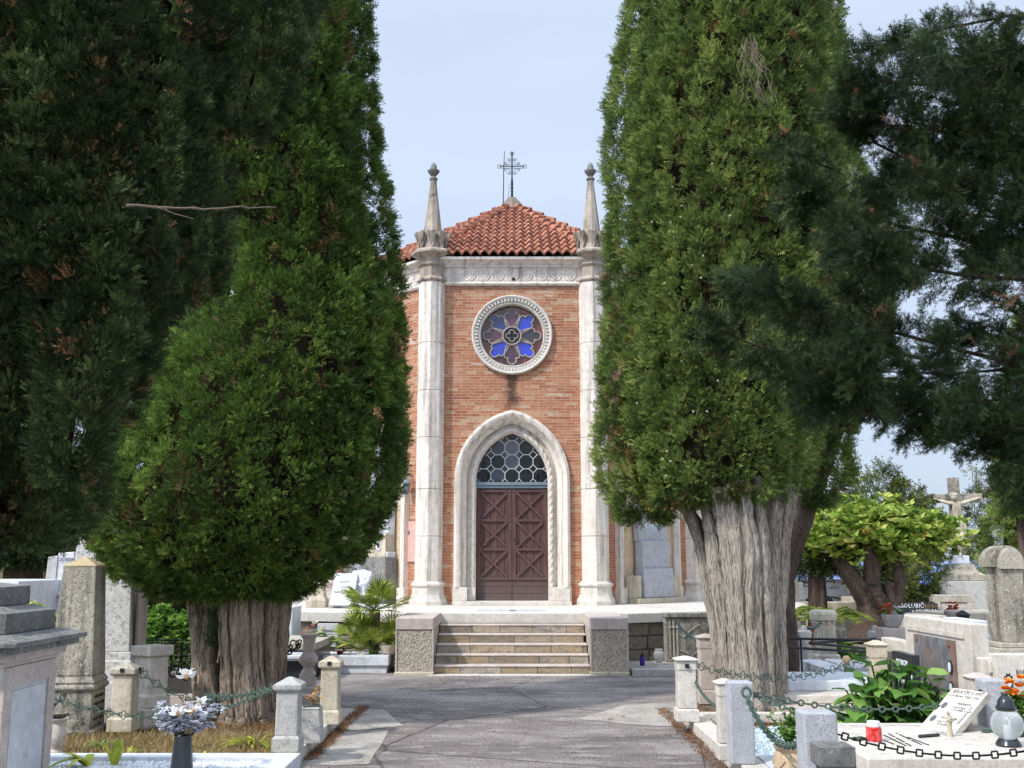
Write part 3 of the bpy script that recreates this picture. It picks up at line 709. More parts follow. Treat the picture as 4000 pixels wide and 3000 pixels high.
# roof
k = NT('roof_tile', .85); fl = k.t.nodes.new('ShaderNodeVectorMath'); fl.operation = 'SNAP'; fl.inputs[1].default_value = (.19, .27, .17); k.lk(k.pos, fl.inputs[0])
wn = k.t.nodes.new('ShaderNodeTexWhiteNoise'); k.lk(fl.outputs[0], wn.inputs['Vector']); n = k.noise(7, 5, .7)
c = k.ramp(wn.outputs['Value'], [(0, sc(130, 84, 66)), (.5, sc(152, 98, 76)), (1, sc(174, 120, 96))]); c = k.mix(k.ramp(n, [(.34, .75), (.52, 0)]), c, sc(112, 68, 56)); c = k.mix(k.ramp(k.noise(14, 5, .7), [(.58, 0), (.68, .5)]), c, sc(196, 140, 112))
k.color(c); k.bump(k.noise(40, 3, .6), .3, .01); M['tile'] = k.m
RE, ZE, TN = AP + .24, 7.625, .594
def rpt(kk, s, rho, h):
    a = kk * PI / 4; nx, ny = math.sin(a), -math.cos(a); tx, ty = math.cos(a), math.sin(a); cl = 1 / math.sqrt(1 + TN * TN)
    rr = rho + h * TN * cl
    return (nx * rr + tx * s, CY_ + ny * rr + ty * s, ZE + (RE - rho) * TN + h * cl)
for kk in range(-3, 5):
    mb = MB(); rows = 12; step = (RE - .22) / rows
    for j in range(rows):
        rb = RE - j * step; rt = rb - step * 1.0
        for (ra, ha, rb_, hb) in ((rt, .008, rb, .05), (rb, .05, rb, .008)):
            na = max(2, int(2 * rb * T8 / .0146)); vs = []
            for (rr, hh) in ((ra, ha), (rb_, hb)):
                for q in range(na + 1):
                    s = (2 * q / na - 1) * rr * T8; s = (2 * q / na - 1) * rb * T8; s = max(-rr * T8, min(rr * T8, s))
                    w_ = .5 + .5 * math.cos(2 * PI * s / .182); vs.append(rpt(kk, s, rr, hh + .078 * w_ ** .8 - .02))
            mb.add(vs, [(q, q + 1, na + 2 + q, na + 1 + q) for q in range(na)])
    rf = mb.build('roof', M['tile'], chapel, world=True)
    mb = MB(); n_ = 14; a = (kk + .5) * PI / 4; dr = Vector((math.sin(a), -math.cos(a), 0))
    for j in range(n_):
        r0 = (RE - .05) / C8 * (1 - j / n_) + .15 * j / n_; r1 = (RE - .05) / C8 * (1 - (j + 1) / n_) + .15 * (j + 1) / n_
        zz = lambda r_: ZE + (RE - r_ * C8) * TN
        p0 = Vector((0, CY_, 0)) + dr * (r0 + .03) + Vector((0, 0, zz(r0) + .055)); p1 = Vector((0, CY_, 0)) + dr * (r1 - .02) + Vector((0, 0, zz(r1) + .03))
        mb.tube([p0, p1], [.088, .066], 10, tone=random.random())
    mb.build('hip_tiles', M['tile'], chapel, world=True)
mb = MB(); mb.lathe([(.42, 9.89), (.30, 10.02), (.19, 10.16), (.11, 10.25), (.07, 10.27)], (0, CY_, 0), 8); mb.build('roof_cap', stone('cap_lead', (122, 110, 98), (70, 62, 56), .7, .5, speck=.3), chapel, world=True)
# iron cross and lightning rod
def spiral(mb, c, r0, a0, turns, sg, rad=.006):
    pts = []
    for q in range(22):
        t = q / 21; a = a0 + sg * t * turns * 2 * PI; r = r0 * (1 - .72 * t); pts.append((c[0] + r * math.cos(a), CY_, c[1] + r * math.sin(a)))
    mb.tube(pts, rad, 5)
mb = MB(); ZC = 11.06
mb.tube([(0, CY_, 10.2), (0, CY_, 10.72)], .026, 8); mb.tube([(0, CY_, 10.7), (0, CY_, 11.42)], .018, 8)
for z_ in (10.32, 10.42, 10.52, 10.62): mb.lathe([(.034, -.012), (.034, .012)], (0, CY_, z_), 10)
mb.tube([(-.30, CY_, ZC), (.30, CY_, ZC)], .011, 6); mb.tube([(-.27, CY_, ZC - .045), (.27, CY_, ZC - .045)], .006, 6); mb.tube([(-.27, CY_, ZC + .035), (.27, CY_, ZC + .035)], .006, 6)
for cx, cz in ((-.31, ZC), (.31, ZC), (0, 11.39)):
    for q in range(4):
        a = q * PI / 2; mb.tube([(cx + .026 * math.cos(a) + .024 * math.cos(a + th), CY_, cz + .026 * math.sin(a) + .024 * math.sin(a + th)) for th in np.linspace(-2, 2, 8)], .006, 5)
for sx1 in (-1, 1):
    for sz1 in (-1, 1):
        b = math.atan2(sz1, sx1)
        mb.tube([(sx1 * .03, CY_, ZC + sz1 * .17), (sx1 * .05, CY_, ZC + sz1 * .10), (sx1 * .10, CY_, ZC + sz1 * .055), (sx1 * .17, CY_, ZC + sz1 * .04)], .006, 5)
        spiral(mb, (sx1 * .075, ZC + sz1 * .165), .045, PI if sx1 > 0 else 0, 1.3, -sx1 * sz1); spiral(mb, (sx1 * .155, ZC + sz1 * .085), .04, -PI / 2 * sz1, 1.3, sx1 * sz1)
mb.build('iron_cross', M['iron'], chapel, world=True)
mb = MB(); mb.tube([(-.21, CY_ - .1, 10.0), (-.20, CY_ - .1, 11.0), (-.18, CY_ - .1, 11.42)], [.012, .01, .006], 6); mb.tube([(-.1, CY_, 10.2), (-.06, CY_, 10.6)], .005, 5); mb.build('lightning_rod', M['iron'], chapel, world=True)

# side bays: blind arches of plaster with white frames
k = NT('plaster', .9); n = k.noise(2.5, 6, .7); c = k.ramp(n, [(.4, sc(206, 190, 168)), (.5, sc(190, 160, 128)), (.56, sc(200, 180, 150))]); k.color(c); M['plaster'] = k.m
for kk in (-2, -1, 1, 2):
    fk = side(kk)
    mb = MB(); pts = [p for p in arch(.12)]; mb.extr(pts, fk, .003, .012); pl2 = mb.build('blind_arch', M['plaster'], chapel, world=True)
    sweep_arch([(.12, .0), (.12, .07), (.15, .09), (.22, .09), (.25, .12), (.29, .12), (.30, .0)], fk, 'arch_frame', M['chapel_stone'], pl2, zb=1.1)
    for sg in (-1, 1):
        mb = MB(); mb.extr([(sg * (DW + .11), ZT), (sg * (DW + .33), ZT), (sg * (DW + .33), 1.1), (sg * (DW + .11), 1.1)], fk, 0, .14); mb.build('frame_base', M['chapel_stone'], pl2, world=True, bevel=.01)
def bayobj(kk, name, label, cat):
    a = kk * PI / 4; fk = side(kk); p = fk(0, ZT, 0); return thing(name, label, cat, p, a), fk
# memorial in the right bay: granite tablet on a rough base
t, fk = bayobj(1, 'wall_memorial', 'pale granite memorial tablet standing in the right bay of the brick chapel', 'memorial')
def bx(mb, s0, s1, z0, z1, d0, d1): mb.box(s0, s1, -d1, -d0, z0, z1)
mb = MB(); bx(mb, -.78, .78, 0, .10, .02, .40); mb.build('plinth', M['beige_stone'], t, bevel=.01)
mb = MB(); bx(mb, -.48, .46, .10, .68, .05, .32); mb.build('base', M['grey_granite'], t, bevel=.03)
mb = MB(); bx(mb, -.46, .42, .68, 1.22, .06, .26); mb.build('die', M['grey_granite'], t, bevel=.01)
mb = MB(); bx(mb, -.50, -.30, 1.22, 2.55, .06, .2); bx(mb, .25, .45, 1.22, 2.55, .06, .2); bx(mb, -.30, .25, 1.22, 1.42, .06, .2); bx(mb, -.30, .25, 2.35, 2.55, .06, .2); fr = mb.build('frame', M['grey_granite'], t, bevel=.008)
mb = MB(); bx(mb, -.30, .25, 1.42, 2.35, .05, .12); mb.build('tablet', M['panel_marble'], t)
mb = MB(); bx(mb, -.58, .53, 2.55, 2.63, .04, .26); bx(mb, -.52, .47, 2.63, 2.72, .04, .22); mb.add([(-.5, -.2, 2.72), (.45, -.2, 2.72), (-.02, -.2, 2.92), (-.5, -.06, 2.72), (.45, -.06, 2.72), (-.02, -.06, 2.92)], [(0, 1, 2), (5, 4, 3), (0, 2, 5, 3), (1, 4, 5, 2)]); mb.build('pediment', M['grey_granite'], t, bevel=.008)
for s_ in (-.66, .62):
    mb = MB(); mb.cbox((s_, -.16, .32), (.24, .24, .44)); mb.build('side_block', M['beige_stone'], t, bevel=.02)
# memorial in the left bay
t, fk = bayobj(-1, 'wall_memorial', 'marble memorial with slim pilasters and three oval portraits in the left bay of the chapel', 'memorial')
mb = MB(); bx(mb, -.7, .7, 0, .9, .03, .34); mb.build('base', M['dark_cap'], t, bevel=.02)
mb = MB(); bx(mb, -.62, .62, .9, 1.35, .05, .28); pn = mb.build('portrait_slab', M['beige_stone'], t, bevel=.01)
for s_ in (-.2, .12, .42):
    mb = MB(); mb.extr([(s_ + .07 * math.cos(i * PI / 8), 1.13 + .05 * (s_ == .12) + .1 * math.sin(i * PI / 8)) for i in range(16)], lambda a, b, d: (a, -d, b), .28, .30); po = mb.build('oval_portrait', M['white'], pn)
    mb = MB(); mb.extr([(s_ + .04 * math.cos(i * PI / 8), 1.12 + .05 * (s_ == .12) + .06 * math.sin(i * PI / 8)) for i in range(16)], lambda a, b, d: (a, -d, b), .3, .303); mb.build('picture', M['photo'], pn)
mb = MB(); bx(mb, -.4, .4, 1.35, 2.8, .05, .14); mb.build('tablet', M['panel_marble'], t)
for sg in (-1, 1):
    mb = MB(); xs = sorted((sg * .42, sg * .62)); bx(mb, xs[0], xs[1], .95, 2.8, .05, .22); xs = sorted((sg * .39, sg * .66)); bx(mb, xs[0], xs[1], .9, 1.0, .05, .26); bx(mb, xs[0], xs[1], 2.8, 2.9, .05, .26); mb.build('pilaster', M['marble'], t, bevel=.008)
mb = MB(); bx(mb, -.72, .72, 2.9, 3.05, .04, .3); mb.add([(-.7, -.28, 3.05), (.7, -.28, 3.05), (0, -.28, 3.4), (-.7, -.05, 3.05), (.7, -.05, 3.05), (0, -.05, 3.4)], [(0, 1, 2), (5, 4, 3), (0, 2, 5, 3), (1, 4, 5, 2)]); mb.build('pediment', M['marble'], t, bevel=.01)
# pink marble plaque on the left brick strip, little lantern above it
fk = side(-1); a = -PI / 4
t = thing('wall_plaque', 'pink marble plaque with a small oval portrait on the brick left of the chapel pillar', 'plaque', fk(1.12, 1.6, .0), a)
mb = MB(); mb.box(-.16, .2, -.03, -.002, 0, .78); mb.build('slab', plain('pink_marble', (206, 160, 148), .4, var=.15, scale=14), t, bevel=.004)
mb = MB(); mb.extr([(-.08 + .03 * math.cos(i * PI / 6), .56 + .045 * math.sin(i * PI / 6)) for i in range(12)], lambda a, b, d: (a, -d, b), .03, .035); mb.build('oval_portrait', M['photo'], t)
t = thing('wall_lantern', 'small bracket lantern hanging on the chapel left brick wall beside the cypress', 'lantern', fk(1.1, 2.95, .0), a)
mb = MB(); mb.tube([(0, 0, .3), (0, -.1, .36), (0, -.16, .3)], .012, 6); mb.build('bracket', M['iron'], t); mb = MB(); mb.lathe([(.02, -.06), (.05, 0), (.07, .16), (.09, .17), (.02, .25)], (0, -.16, 0), 6); mb.build('lantern_body', M['steel'], t)
# ================================================================= TREES
CYP = [(.05, (40, 50, 30)), (.3, (52, 72, 40)), (.55, (70, 94, 50)), (.8, (98, 120, 60)), (.97, (130, 146, 78))]
M['cyp_left'] = leafmat('cypress_green', [(.0, (150, 116, 78)), (.03, (50, 64, 36)), (.3, (74, 98, 46)), (.6, (106, 132, 58)), (.95, (160, 176, 88))], .3)
M['cyp_right'] = leafmat('cypress_olive_green', [(.0, (160, 120, 80)), (.03, (62, 76, 46)), (.3, (92, 114, 60)), (.6, (128, 148, 76)), (.95, (184, 190, 110))], .3)
M['cyp_dark'] = leafmat('cypress_dark_green', [(.0, (176, 132, 96)), (.03, (42, 52, 36)), (.3, (56, 70, 44)), (.6, (76, 94, 56)), (.95, (120, 136, 82))], .2)
M['cyp_far'] = leafmat('distant_cypress_green', [(.0, (60, 60, 38)), (.3, (76, 88, 50)), (.6, (102, 114, 62)), (.95, (146, 150, 88))], .25)
def barkmat(name, a, b, c_):
    k = NT(name, .95); v3 = k.map((26, 26, 1.6)); n = k.noise(1.5, 7, .7, v3, dist=1.4); w = k.noise(1.1, 4, .6); n2 = k.noise(5, 5, .7, v3)
    c = k.ramp(n, [(.3, sc(*a)), (.45, sc(*b)), (.62, sc(*c_))]); c = k.mix(k.math('MULTIPLY', k.ramp(w, [(.45, 0), (.62, 1)]), .5), c, sc(*[min(255, q + 14) for q in c_]))
    c = k.mix(k.ramp(n2, [(.40, .85), (.50, 0)]), c, sc(*[q * .5 for q in a]))
    k.color(c); k.bump(k.math('ADD', n, k.math('MULTIPLY', n2, .8)), 1.0, .035); return k.m
M['bark_left'] = barkmat('bark_brown', (116, 98, 82), (168, 148, 128), (200, 182, 162))
M['bark_right'] = barkmat('bark_grey', (114, 98, 84), (176, 160, 144), (214, 202, 186))
M['bark_dark'] = barkmat('bark_dark', (62, 50, 42), (92, 76, 66), (122, 104, 92))
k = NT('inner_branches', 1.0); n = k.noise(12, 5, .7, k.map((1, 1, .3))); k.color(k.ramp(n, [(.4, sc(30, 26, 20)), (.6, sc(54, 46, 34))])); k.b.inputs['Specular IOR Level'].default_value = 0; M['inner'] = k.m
SPR = [spray_tpl(4) for _ in range(3)]
SPRT = [spray_tpl(3, .40, .30, .085) for _ in range(3)]
SPRF = [spray_tpl(3, .36, .26, .075) for _ in range(2)]
FEA = [spray_tpl(8, .26, .17, .028) for _ in range(3)]
def prof_at(env, z):
    zs = np.array([e[0] for e in env]); 
    return np.interp(z, zs, [e[1] for e in env]), np.interp(z, zs, [e[2] for e in env])
def make_env(px, Y, top, y_off=0.0):
    """silhouette rows (v, u_left, u_right) at distance Y -> [(z, x0, x1)], closed towards a tip at height top"""
    e = [(zat(v, Y), xat(a, v, Y), xat(b, v, Y)) for v, a, b in px]; e.sort()
    z1, a, b = e[-1]; c = (a + b) / 2; h = (b - a) / 2
    for q in (.25, .5, .75, .92, 1):
        e.append((z1 + (top - z1) * q, c - h * (1 - q ** 1.5) , c + h * (1 - q ** 1.5)))
    return e
def cypress_crown(name, envs, mat, parent, dens=1.0, size=.05, lobe=(.42, 1.0), depth=.2, tuft=.07, back=.12, per=26, tpls=None, tone0=.45, tvar=.3, core=True, up=.55, dead=.004, rag=.05):
    """envs: list of (env, Y centre, depth factor). Rounded lobes parted by deep creases, covered with small tufts of sprays."""
    tpls = tpls or SPRT; parts = []; inner = []
    for ei, (env, Y0, dk) in enumerate(envs):
        z0, z1 = env[0][0], env[-1][0]; zs = np.linspace(z0, z1, 80); l, r = prof_at(env, zs); hw = (r - l) / 2
        area = float(np.sum(2 * PI * hw * (z1 - z0) / 80)) + PI * hw[0] * hw[0]
        n = int(area * dens * .78 / (tuft * tuft)); ns = int(area / (lobe[0] * lobe[1]) * 1.3) + 6
        cdf = np.cumsum(hw + .05); cdf /= cdf[-1]
        sz_ = np.interp(rng.random(ns), cdf, zs); st_ = rng.random(ns) * 2 * PI; sh_ = np.interp(sz_, zs, hw)
        seeds = np.stack([sh_ * np.cos(st_) / lobe[0], sh_ * np.sin(st_) / lobe[0], sz_ / lobe[1]], 1); stone_ = rng.normal(0, 1, ns); sout = rng.uniform(-.25, .25, ns)
        z = np.interp(rng.random(n), cdf, zs); th = rng.random(n) * 2 * PI
        nb = int(n * PI * hw[0] * hw[0] / area * 1.6) + 10; nb = min(nb, n // 3); rr = np.ones(n); rr[:nb] = np.sqrt(rng.random(nb)); z[:nb] = z0 + rng.random(nb) * .06 + .05
        l, r = prof_at(env, z); cx = (l + r) / 2; h = np.maximum((r - l) / 2 - tuft * .35, .05); ox, oy = np.cos(th), np.sin(th)
        if nb: h[:nb] = np.maximum(h[:nb], hw[0] * .98)
        px_ = np.stack([h * ox / lobe[0], h * oy / lobe[0], z / lobe[1]], 1)
        d2 = ((px_[:, None] - seeds[None]) ** 2).sum(-1); i1 = d2.argmin(1); d1 = np.sqrt(d2[np.arange(n), i1]); d2[np.arange(n), i1] = 9; f2 = np.sqrt(d2.min(1))
        crease = np.clip((f2 - d1) / .45, 0, 1)                       # 0 in the crease, 1 on the lobe
        dep = depth * (1 - np.sqrt(1 - (1 - crease) ** 2) * 0 - np.sin(crease * PI / 2)) + depth * .5 * (sout[i1] + .25) + rng.random(n) ** 2 * rag * 1.2 - rag * .3
        rad = np.maximum(h * rr - dep * np.minimum(1, h / .9), .02)
        x = cx + ox * rad; y = Y0 + oy * rad * dk
        keep = (oy < .3) | (rng.random(n) < back)
        for ej, (e2, Y2, dk2) in enumerate(envs):
            if ej == ei or ei == 0: continue
            l2, r2 = prof_at(e2, z); ok = (z > e2[0][0] + .1) & (z < e2[-1][0]); h2 = np.maximum((r2 - l2) / 2 - depth, .01)
            keep &= ~(ok & (((x - (l2 + r2) / 2) / h2) ** 2 + ((y - Y2) / (h2 * dk2)) ** 2 < .55))
        x, y, z, ox, oy, rr, i1, crease = [a_[keep] for a_ in (x, y, z, ox, oy, rr, i1, crease)]; n = len(x)
        out = np.stack([ox, oy, np.zeros(n)], 1); out[rr < 1] = np.array([0, -.3, -.6]) + out[rr < 1] * .8
        pd = unit(np.array([0, 0, 1.0]) * up + out * .75 + rng.normal(size=(n, 3)) * .28)
        tn = np.clip(tone0 + stone_[i1] * tvar * .28 + rng.normal(0, tvar * .3, n), .08, .97)
        dd = (rng.random(n) < dead) | ((np.abs(stone_[i1]) > 2.4) & (rng.random(n) < .3)); m = per
        off = rng.normal(size=(n, m, 3)); off = off / np.linalg.norm(off, axis=-1, keepdims=True) * (rng.random((n, m, 1)) ** .5)
        tr_s = tuft * rng.uniform(.6, 1.35, n)[:, None, None]
        base = np.stack([x, y, z], 1); pos = base[:, None] + off * tr_s + pd[:, None] * tr_s * .5
        sd = pd[:, None] * .8 + off * 1.0 + rng.normal(size=(n, m, 3)) * .2
        tones = np.clip(tn[:, None] + rng.normal(size=(n, m)) * .16, .04, .99); tones[dd] = 0
        kp = (np.sum(off * out[:, None], -1) > -.35); pos, sd, tones = pos[kp], sd[kp], tones[kp]; N = len(pos)
        sz = size * rng.uniform(.7, 1.3, N); idx = rng.integers(0, len(tpls), N)
        for q, (tp, tr) in enumerate(tpls):
            s_ = idx == q; parts.append(scatter(pos[s_], sd[s_], sz[s_], tones[s_], tp, tr))
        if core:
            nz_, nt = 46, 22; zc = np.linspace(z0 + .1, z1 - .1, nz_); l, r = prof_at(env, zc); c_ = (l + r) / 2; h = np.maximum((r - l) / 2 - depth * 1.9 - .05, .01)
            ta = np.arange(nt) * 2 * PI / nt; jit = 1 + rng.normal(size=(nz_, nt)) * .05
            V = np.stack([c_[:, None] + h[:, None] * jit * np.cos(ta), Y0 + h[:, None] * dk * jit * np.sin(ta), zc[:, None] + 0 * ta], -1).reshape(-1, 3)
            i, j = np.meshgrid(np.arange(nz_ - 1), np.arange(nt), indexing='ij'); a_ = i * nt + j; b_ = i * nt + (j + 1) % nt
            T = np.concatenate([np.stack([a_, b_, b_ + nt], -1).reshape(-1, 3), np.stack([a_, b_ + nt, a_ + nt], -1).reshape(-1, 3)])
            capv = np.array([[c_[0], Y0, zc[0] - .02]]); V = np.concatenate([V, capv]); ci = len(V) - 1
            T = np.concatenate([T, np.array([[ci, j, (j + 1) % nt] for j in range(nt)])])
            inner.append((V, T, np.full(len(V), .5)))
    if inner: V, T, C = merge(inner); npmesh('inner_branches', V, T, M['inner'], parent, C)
    V, T, C = merge(parts)
    return npmesh(name, V, T, mat, parent, C)
def bark_strips(specs, mat, parent, cnt, toward=-1):
    mb = MB()
    for _ in range(cnt):
        pts, rad = random.choice(specs[:9]); pts = [Vector(p) for p in pts]; m = len(pts) - 1; t0 = random.uniform(.2, m - .8); t1 = min(m - .05, t0 + random.uniform(.25, .9)); a = random.uniform(-1.5, 1.5); q_ = []
        for i in range(7):
            t = t0 + (t1 - t0) * i / 6; j = min(int(t), m - 1); p = pts[j].lerp(pts[j + 1], t - j); r = (rad[j] + (rad[j + 1] - rad[j]) * (t - j)) * random.uniform(1.08, 1.22); aa = a + random.gauss(0, .06)
            q_.append(p + Vector((math.sin(aa) * r, -math.cos(aa) * r, 0)))
        w = random.uniform(.005, .013); mb.tube(q_, [w * .3, w, w * 1.2, w, w * 1.1, w * .8, w * .2], 5)
    return mb.build('bark_strips', mat, parent, world=True, smooth=True)
def stems(specs, mat, parent, name='trunk', n=26, flute=.19):
    """specs: list of (points, radii); one mesh"""
    mb = MB()
    for pts, rad in specs:
        ph = random.uniform(0, 6); p2 = random.uniform(0, 6); k1 = random.choice((3, 4, 5))
        P_ = []; Rr = []; sub = 9
        pts = [Vector(p) for p in pts]
        for i in range(len(pts) - 1):
            for q in range(sub):
                w = q / sub; w2 = w * w * (3 - 2 * w) * .35 + w * .65
                P_.append(pts[i].lerp(pts[i + 1], w) + Vector((random.gauss(0, .006), random.gauss(0, .006), 0))); Rr.append(rad[i] + (rad[i + 1] - rad[i]) * w2)
        P_.append(pts[-1]); Rr.append(rad[-1])
        mb.tube(P_, Rr, n, wob=lambda th, i, m: 1 + flute * math.sin(k1 * th + ph + i * .07) + flute * .5 * abs(math.sin(4.5 * th + p2 - i * .10)) + flute * .45 * math.sin(11 * th + ph * 2 + i * .13) + random.gauss(0, .025))
    return mb.build(name, mat, parent, smooth=True, world=True, ang=180)

# --- left cypress
YL = 11.35
tl = thing('cypress_tree', 'big dense green cypress left of the path, its crown swelling low over its trunk', 'tree', (-2.75, YL, 0))
EL = make_env([(2330, 640, 1150), (2290, 560, 1230), (2220, 470, 1340), (2120, 380, 1440), (2020, 345, 1490), (1950, 350, 1530), (1850, 430, 1560), (1700, 520, 1575), (1500, 590, 1560), (1250, 760, 1540), (1000, 860, 1470), (750, 760, 1440), (500, 660, 1400), (300, 620, 1390), (0, 620, 1380)], YL, 13.0)
EL2 = make_env([(2180, 1180, 1400), (2080, 1150, 1490), (1900, 1150, 1565), (1650, 1150, 1588), (1500, 1160, 1585), (1250, 1170, 1582), (1000, 1180, 1545), (900, 1180, 1528), (750, 1150, 1520), (650, 1140, 1500), (450, 1120, 1470), (150, 1120, 1455), (0, 1130, 1448)], YL + .45, 12.0)
EL3 = make_env([(2260, 460, 640), (2150, 370, 640), (2030, 325, 660), (1950, 335, 660), (1880, 400, 680), (1780, 470, 700), (1650, 560, 740)], YL - .15, zat(1450, YL))
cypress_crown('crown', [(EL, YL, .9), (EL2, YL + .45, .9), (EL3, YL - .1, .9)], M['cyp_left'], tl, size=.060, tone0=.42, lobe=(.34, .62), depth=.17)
specs = []
for ub, ut, vt, r0, r1, dy in ((800, 765, 2300, .12, .10, .0), (835, 835, 2300, .12, .09, -.12), (905, 880, 2300, .13, .10, -.30), (960, 930, 2290, .13, .11, -.36), (1010, 990, 2290, .13, .12, -.28), (1050, 1050, 2290, .12, .12, -.12), (1070, 1110, 2290, .10, .11, .05), (930, 900, 2280, .2, .2, .12), (860, 960, 2280, .16, .12, .1)):
    b = G(ub, 2830, 0); Yb = YL + dy - .05
    pb = Vector((xat(ub, 2800, Yb), Yb, -.05)); pt = P(ut, vt, YL + dy * 1.1); pt2 = P(ut + (ut - ub) * .5, vt - 260, YL + dy * 1.2); pm = pb.lerp(pt, .45) + Vector((random.gauss(0, .02), 0, 0))
    specs.append(([pb, pb + Vector((0, 0, .15)), pm, pt, pt2], [r0 * .95, r0 * .72, r0 * .66, r1 * .72, r1 * .5]))
stems(specs, M['bark_left'], tl); bark_strips(specs, M['bark_left'], tl, 110)
# small dark hollow between stems and suckers of green
pos = np.array([[xat(835, 2540, YL - .3) + random.gauss(0, .05), YL - .32 + random.gauss(0, .04), random.uniform(.75, 1.25)] for _ in range(420)])
V, T, C = scatter(pos, rng.normal(size=(420, 3)) + [0, -.4, .8], np.full(420, .06), rng.uniform(.2, .6, 420), *SPR[0]); npmesh('sucker_shoots', V, T, M['cyp_dark'], tl, C)
# --- right cypress
YR = 11.9
tr_ = thing('cypress_tree', 'tall olive green cypress right of the path on a thick pale bundle of stems', 'tree', (2.7, YR, 0))
ER = make_env([(1985, 2560, 2990), (1960, 2500, 3060), (1900, 2450, 3120), (1800, 2420, 3150), (1650, 2430, 3160), (1500, 2440, 3180), (1300, 2450, 3230), (1100, 2450, 3260), (900, 2460, 3270), (700, 2440, 3270), (500, 2450, 3265), (300, 2470, 3240), (0, 2510, 3220)], YR, 13.5)
ER2 = make_env([(2040, 2440, 2590), (2000, 2400, 2640), (1930, 2360, 2750), (1850, 2340, 2760), (1700, 2333, 2760), (1500, 2345, 2760), (1300, 2365, 2760), (1200, 2352, 2760), (1050, 2368, 2750), (950, 2355, 2750), (800, 2372, 2750), (650, 2365, 2750), (500, 2372, 2750), (400, 2375, 2750), (200, 2415, 2750), (0, 2450, 2760)], YR + .3, 12.0)
ER3 = make_env([(1900, 3020, 3150), (1750, 2980, 3210), (1500, 2950, 3240), (1200, 2900, 3290), (900, 2850, 3300), (600, 2850, 3290), (300, 2850, 3255), (0, 2850, 3230)], YR + .5, 12.5)
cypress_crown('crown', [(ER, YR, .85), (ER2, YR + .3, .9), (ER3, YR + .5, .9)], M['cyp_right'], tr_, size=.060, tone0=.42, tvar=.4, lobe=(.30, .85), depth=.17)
specs = []
for ub, ut, vt, r0, r1, dy in ((2842, 2700, 1990, .12, .07, -.1), (2858, 2755, 1960, .13, .08, -.3), (2882, 2805, 1950, .15, .09, -.38), (2915, 2850, 1940, .17, .10, -.40), (2960, 2905, 1930, .17, .10, -.42), (3000, 2960, 1930, .15, .10, -.36), (3022, 3020, 1920, .14, .10, -.25), (3040, 3070, 1900, .13, .09, -.1), (3048, 3110, 1850, .11, .08, .05), (2950, 2890, 1930, .2, .16, .3), (3000, 3000, 1920, .17, .14, .32), (2890, 2780, 1960, .15, .10, .25)):
    Yb = YR + dy - .08
    pb = Vector((xat(ub, 2790, Yb), Yb, -.05)); pt = P(ut, vt, YR + dy * 1.3); pt2 = P(ut + (ut - ub) * .2, vt - 200, YR + .1)
    pm = Vector((pb.x + (pt.x - pb.x) * .22 + random.gauss(0, .025), pb.y + (pt.y - pb.y) * .42, pb.z + (pt.z - pb.z) * .42))
    specs.append(([pb, pb + Vector((0, 0, .2)), pm, Vector((pb.x + (pt.x - pb.x) * .55 + random.gauss(0, .02), pb.y + (pt.y - pb.y) * .75, pb.z + (pt.z - pb.z) * .75)), pt, pt2], [r0 * .92, r0 * .68, r0 * .58, (r0 + r1) * .29, r1 * .62, r1 * .4]))
stems(specs, M['bark_right'], tr_); bark_strips(specs, M['bark_right'], tr_, 170)
# bent side limb
mb = MB(); stems([([P(2790, 2250, YR), P(2745, 2100, YR), P(2680, 1990, YR), P(2600, 1930, YR)], [.10, .085, .06, .04])], M['bark_right'], tr_, 'limb')
mb = MB()
for _ in range(45):      # small pale cones
    v = random.uniform(500, 1900); u = random.uniform(2420, 2900); p = P(u, v, YR - random.uniform(1.55, 1.75)); a = MB()
    l, r = prof_at(ER, p.z); h = (r - l) / 2; q = (p.x - (l + r) / 2) / h
    if abs(q) < .9: mb.ball((p.x, YR - .85 * h * math.sqrt(1 - q * q) * 1.02, p.z), .012, 6, 4)
cn = mb.build('cones', M['beige_stone'], tr_, world=True); cn['kind'] = 'stuff'
mb = MB()                # bare grey twigs hanging in the crown
M['twig'] = plain('dead_twig', (118, 102, 88), .9)
for q in range(15):
    p = P(2925 + random.uniform(-30, 30), 130 + random.uniform(0, 60), YR - 1.62); pts = [p]
    for s_ in range(9): p = p + Vector((random.gauss(.015, .035), random.gauss(0, .02), -.08)); pts.append(p)
    mb.tube(pts, [.0035] * 5 + [.002] * 5, 4)
mb.build('bare_twigs', M['twig'], tr_, world=True)
# --- cypress behind on the right
YB = 14.6
t = thing('cypress_tree', 'yellowish green cypress standing directly behind the tall olive one on the right', 'tree', (3.55, YB, 0))
EB = make_env([(1975, 3120, 3250), (1900, 3080, 3310), (1750, 3060, 3325), (1600, 3060, 3380), (1450, 3060, 3420), (1300, 3060, 3465), (1150, 3060, 3478), (1000, 3080, 3450), (800, 3100, 3400), (600, 3120, 3340)], YB, 12.5)
cypress_crown('crown', [(EB, YB, .8)], M['cyp_right'], t, size=.08, tuft=.09, tone0=.36, tvar=.4, lobe=(.5, 1.1), depth=.22)
stems([([(3.55, YB, -.05), (3.6, YB, 1.4), (4.1, YB, 2.6), (4.6, YB, 3.6)], [.26, .2, .17, .1])], M['bark_dark'], t)

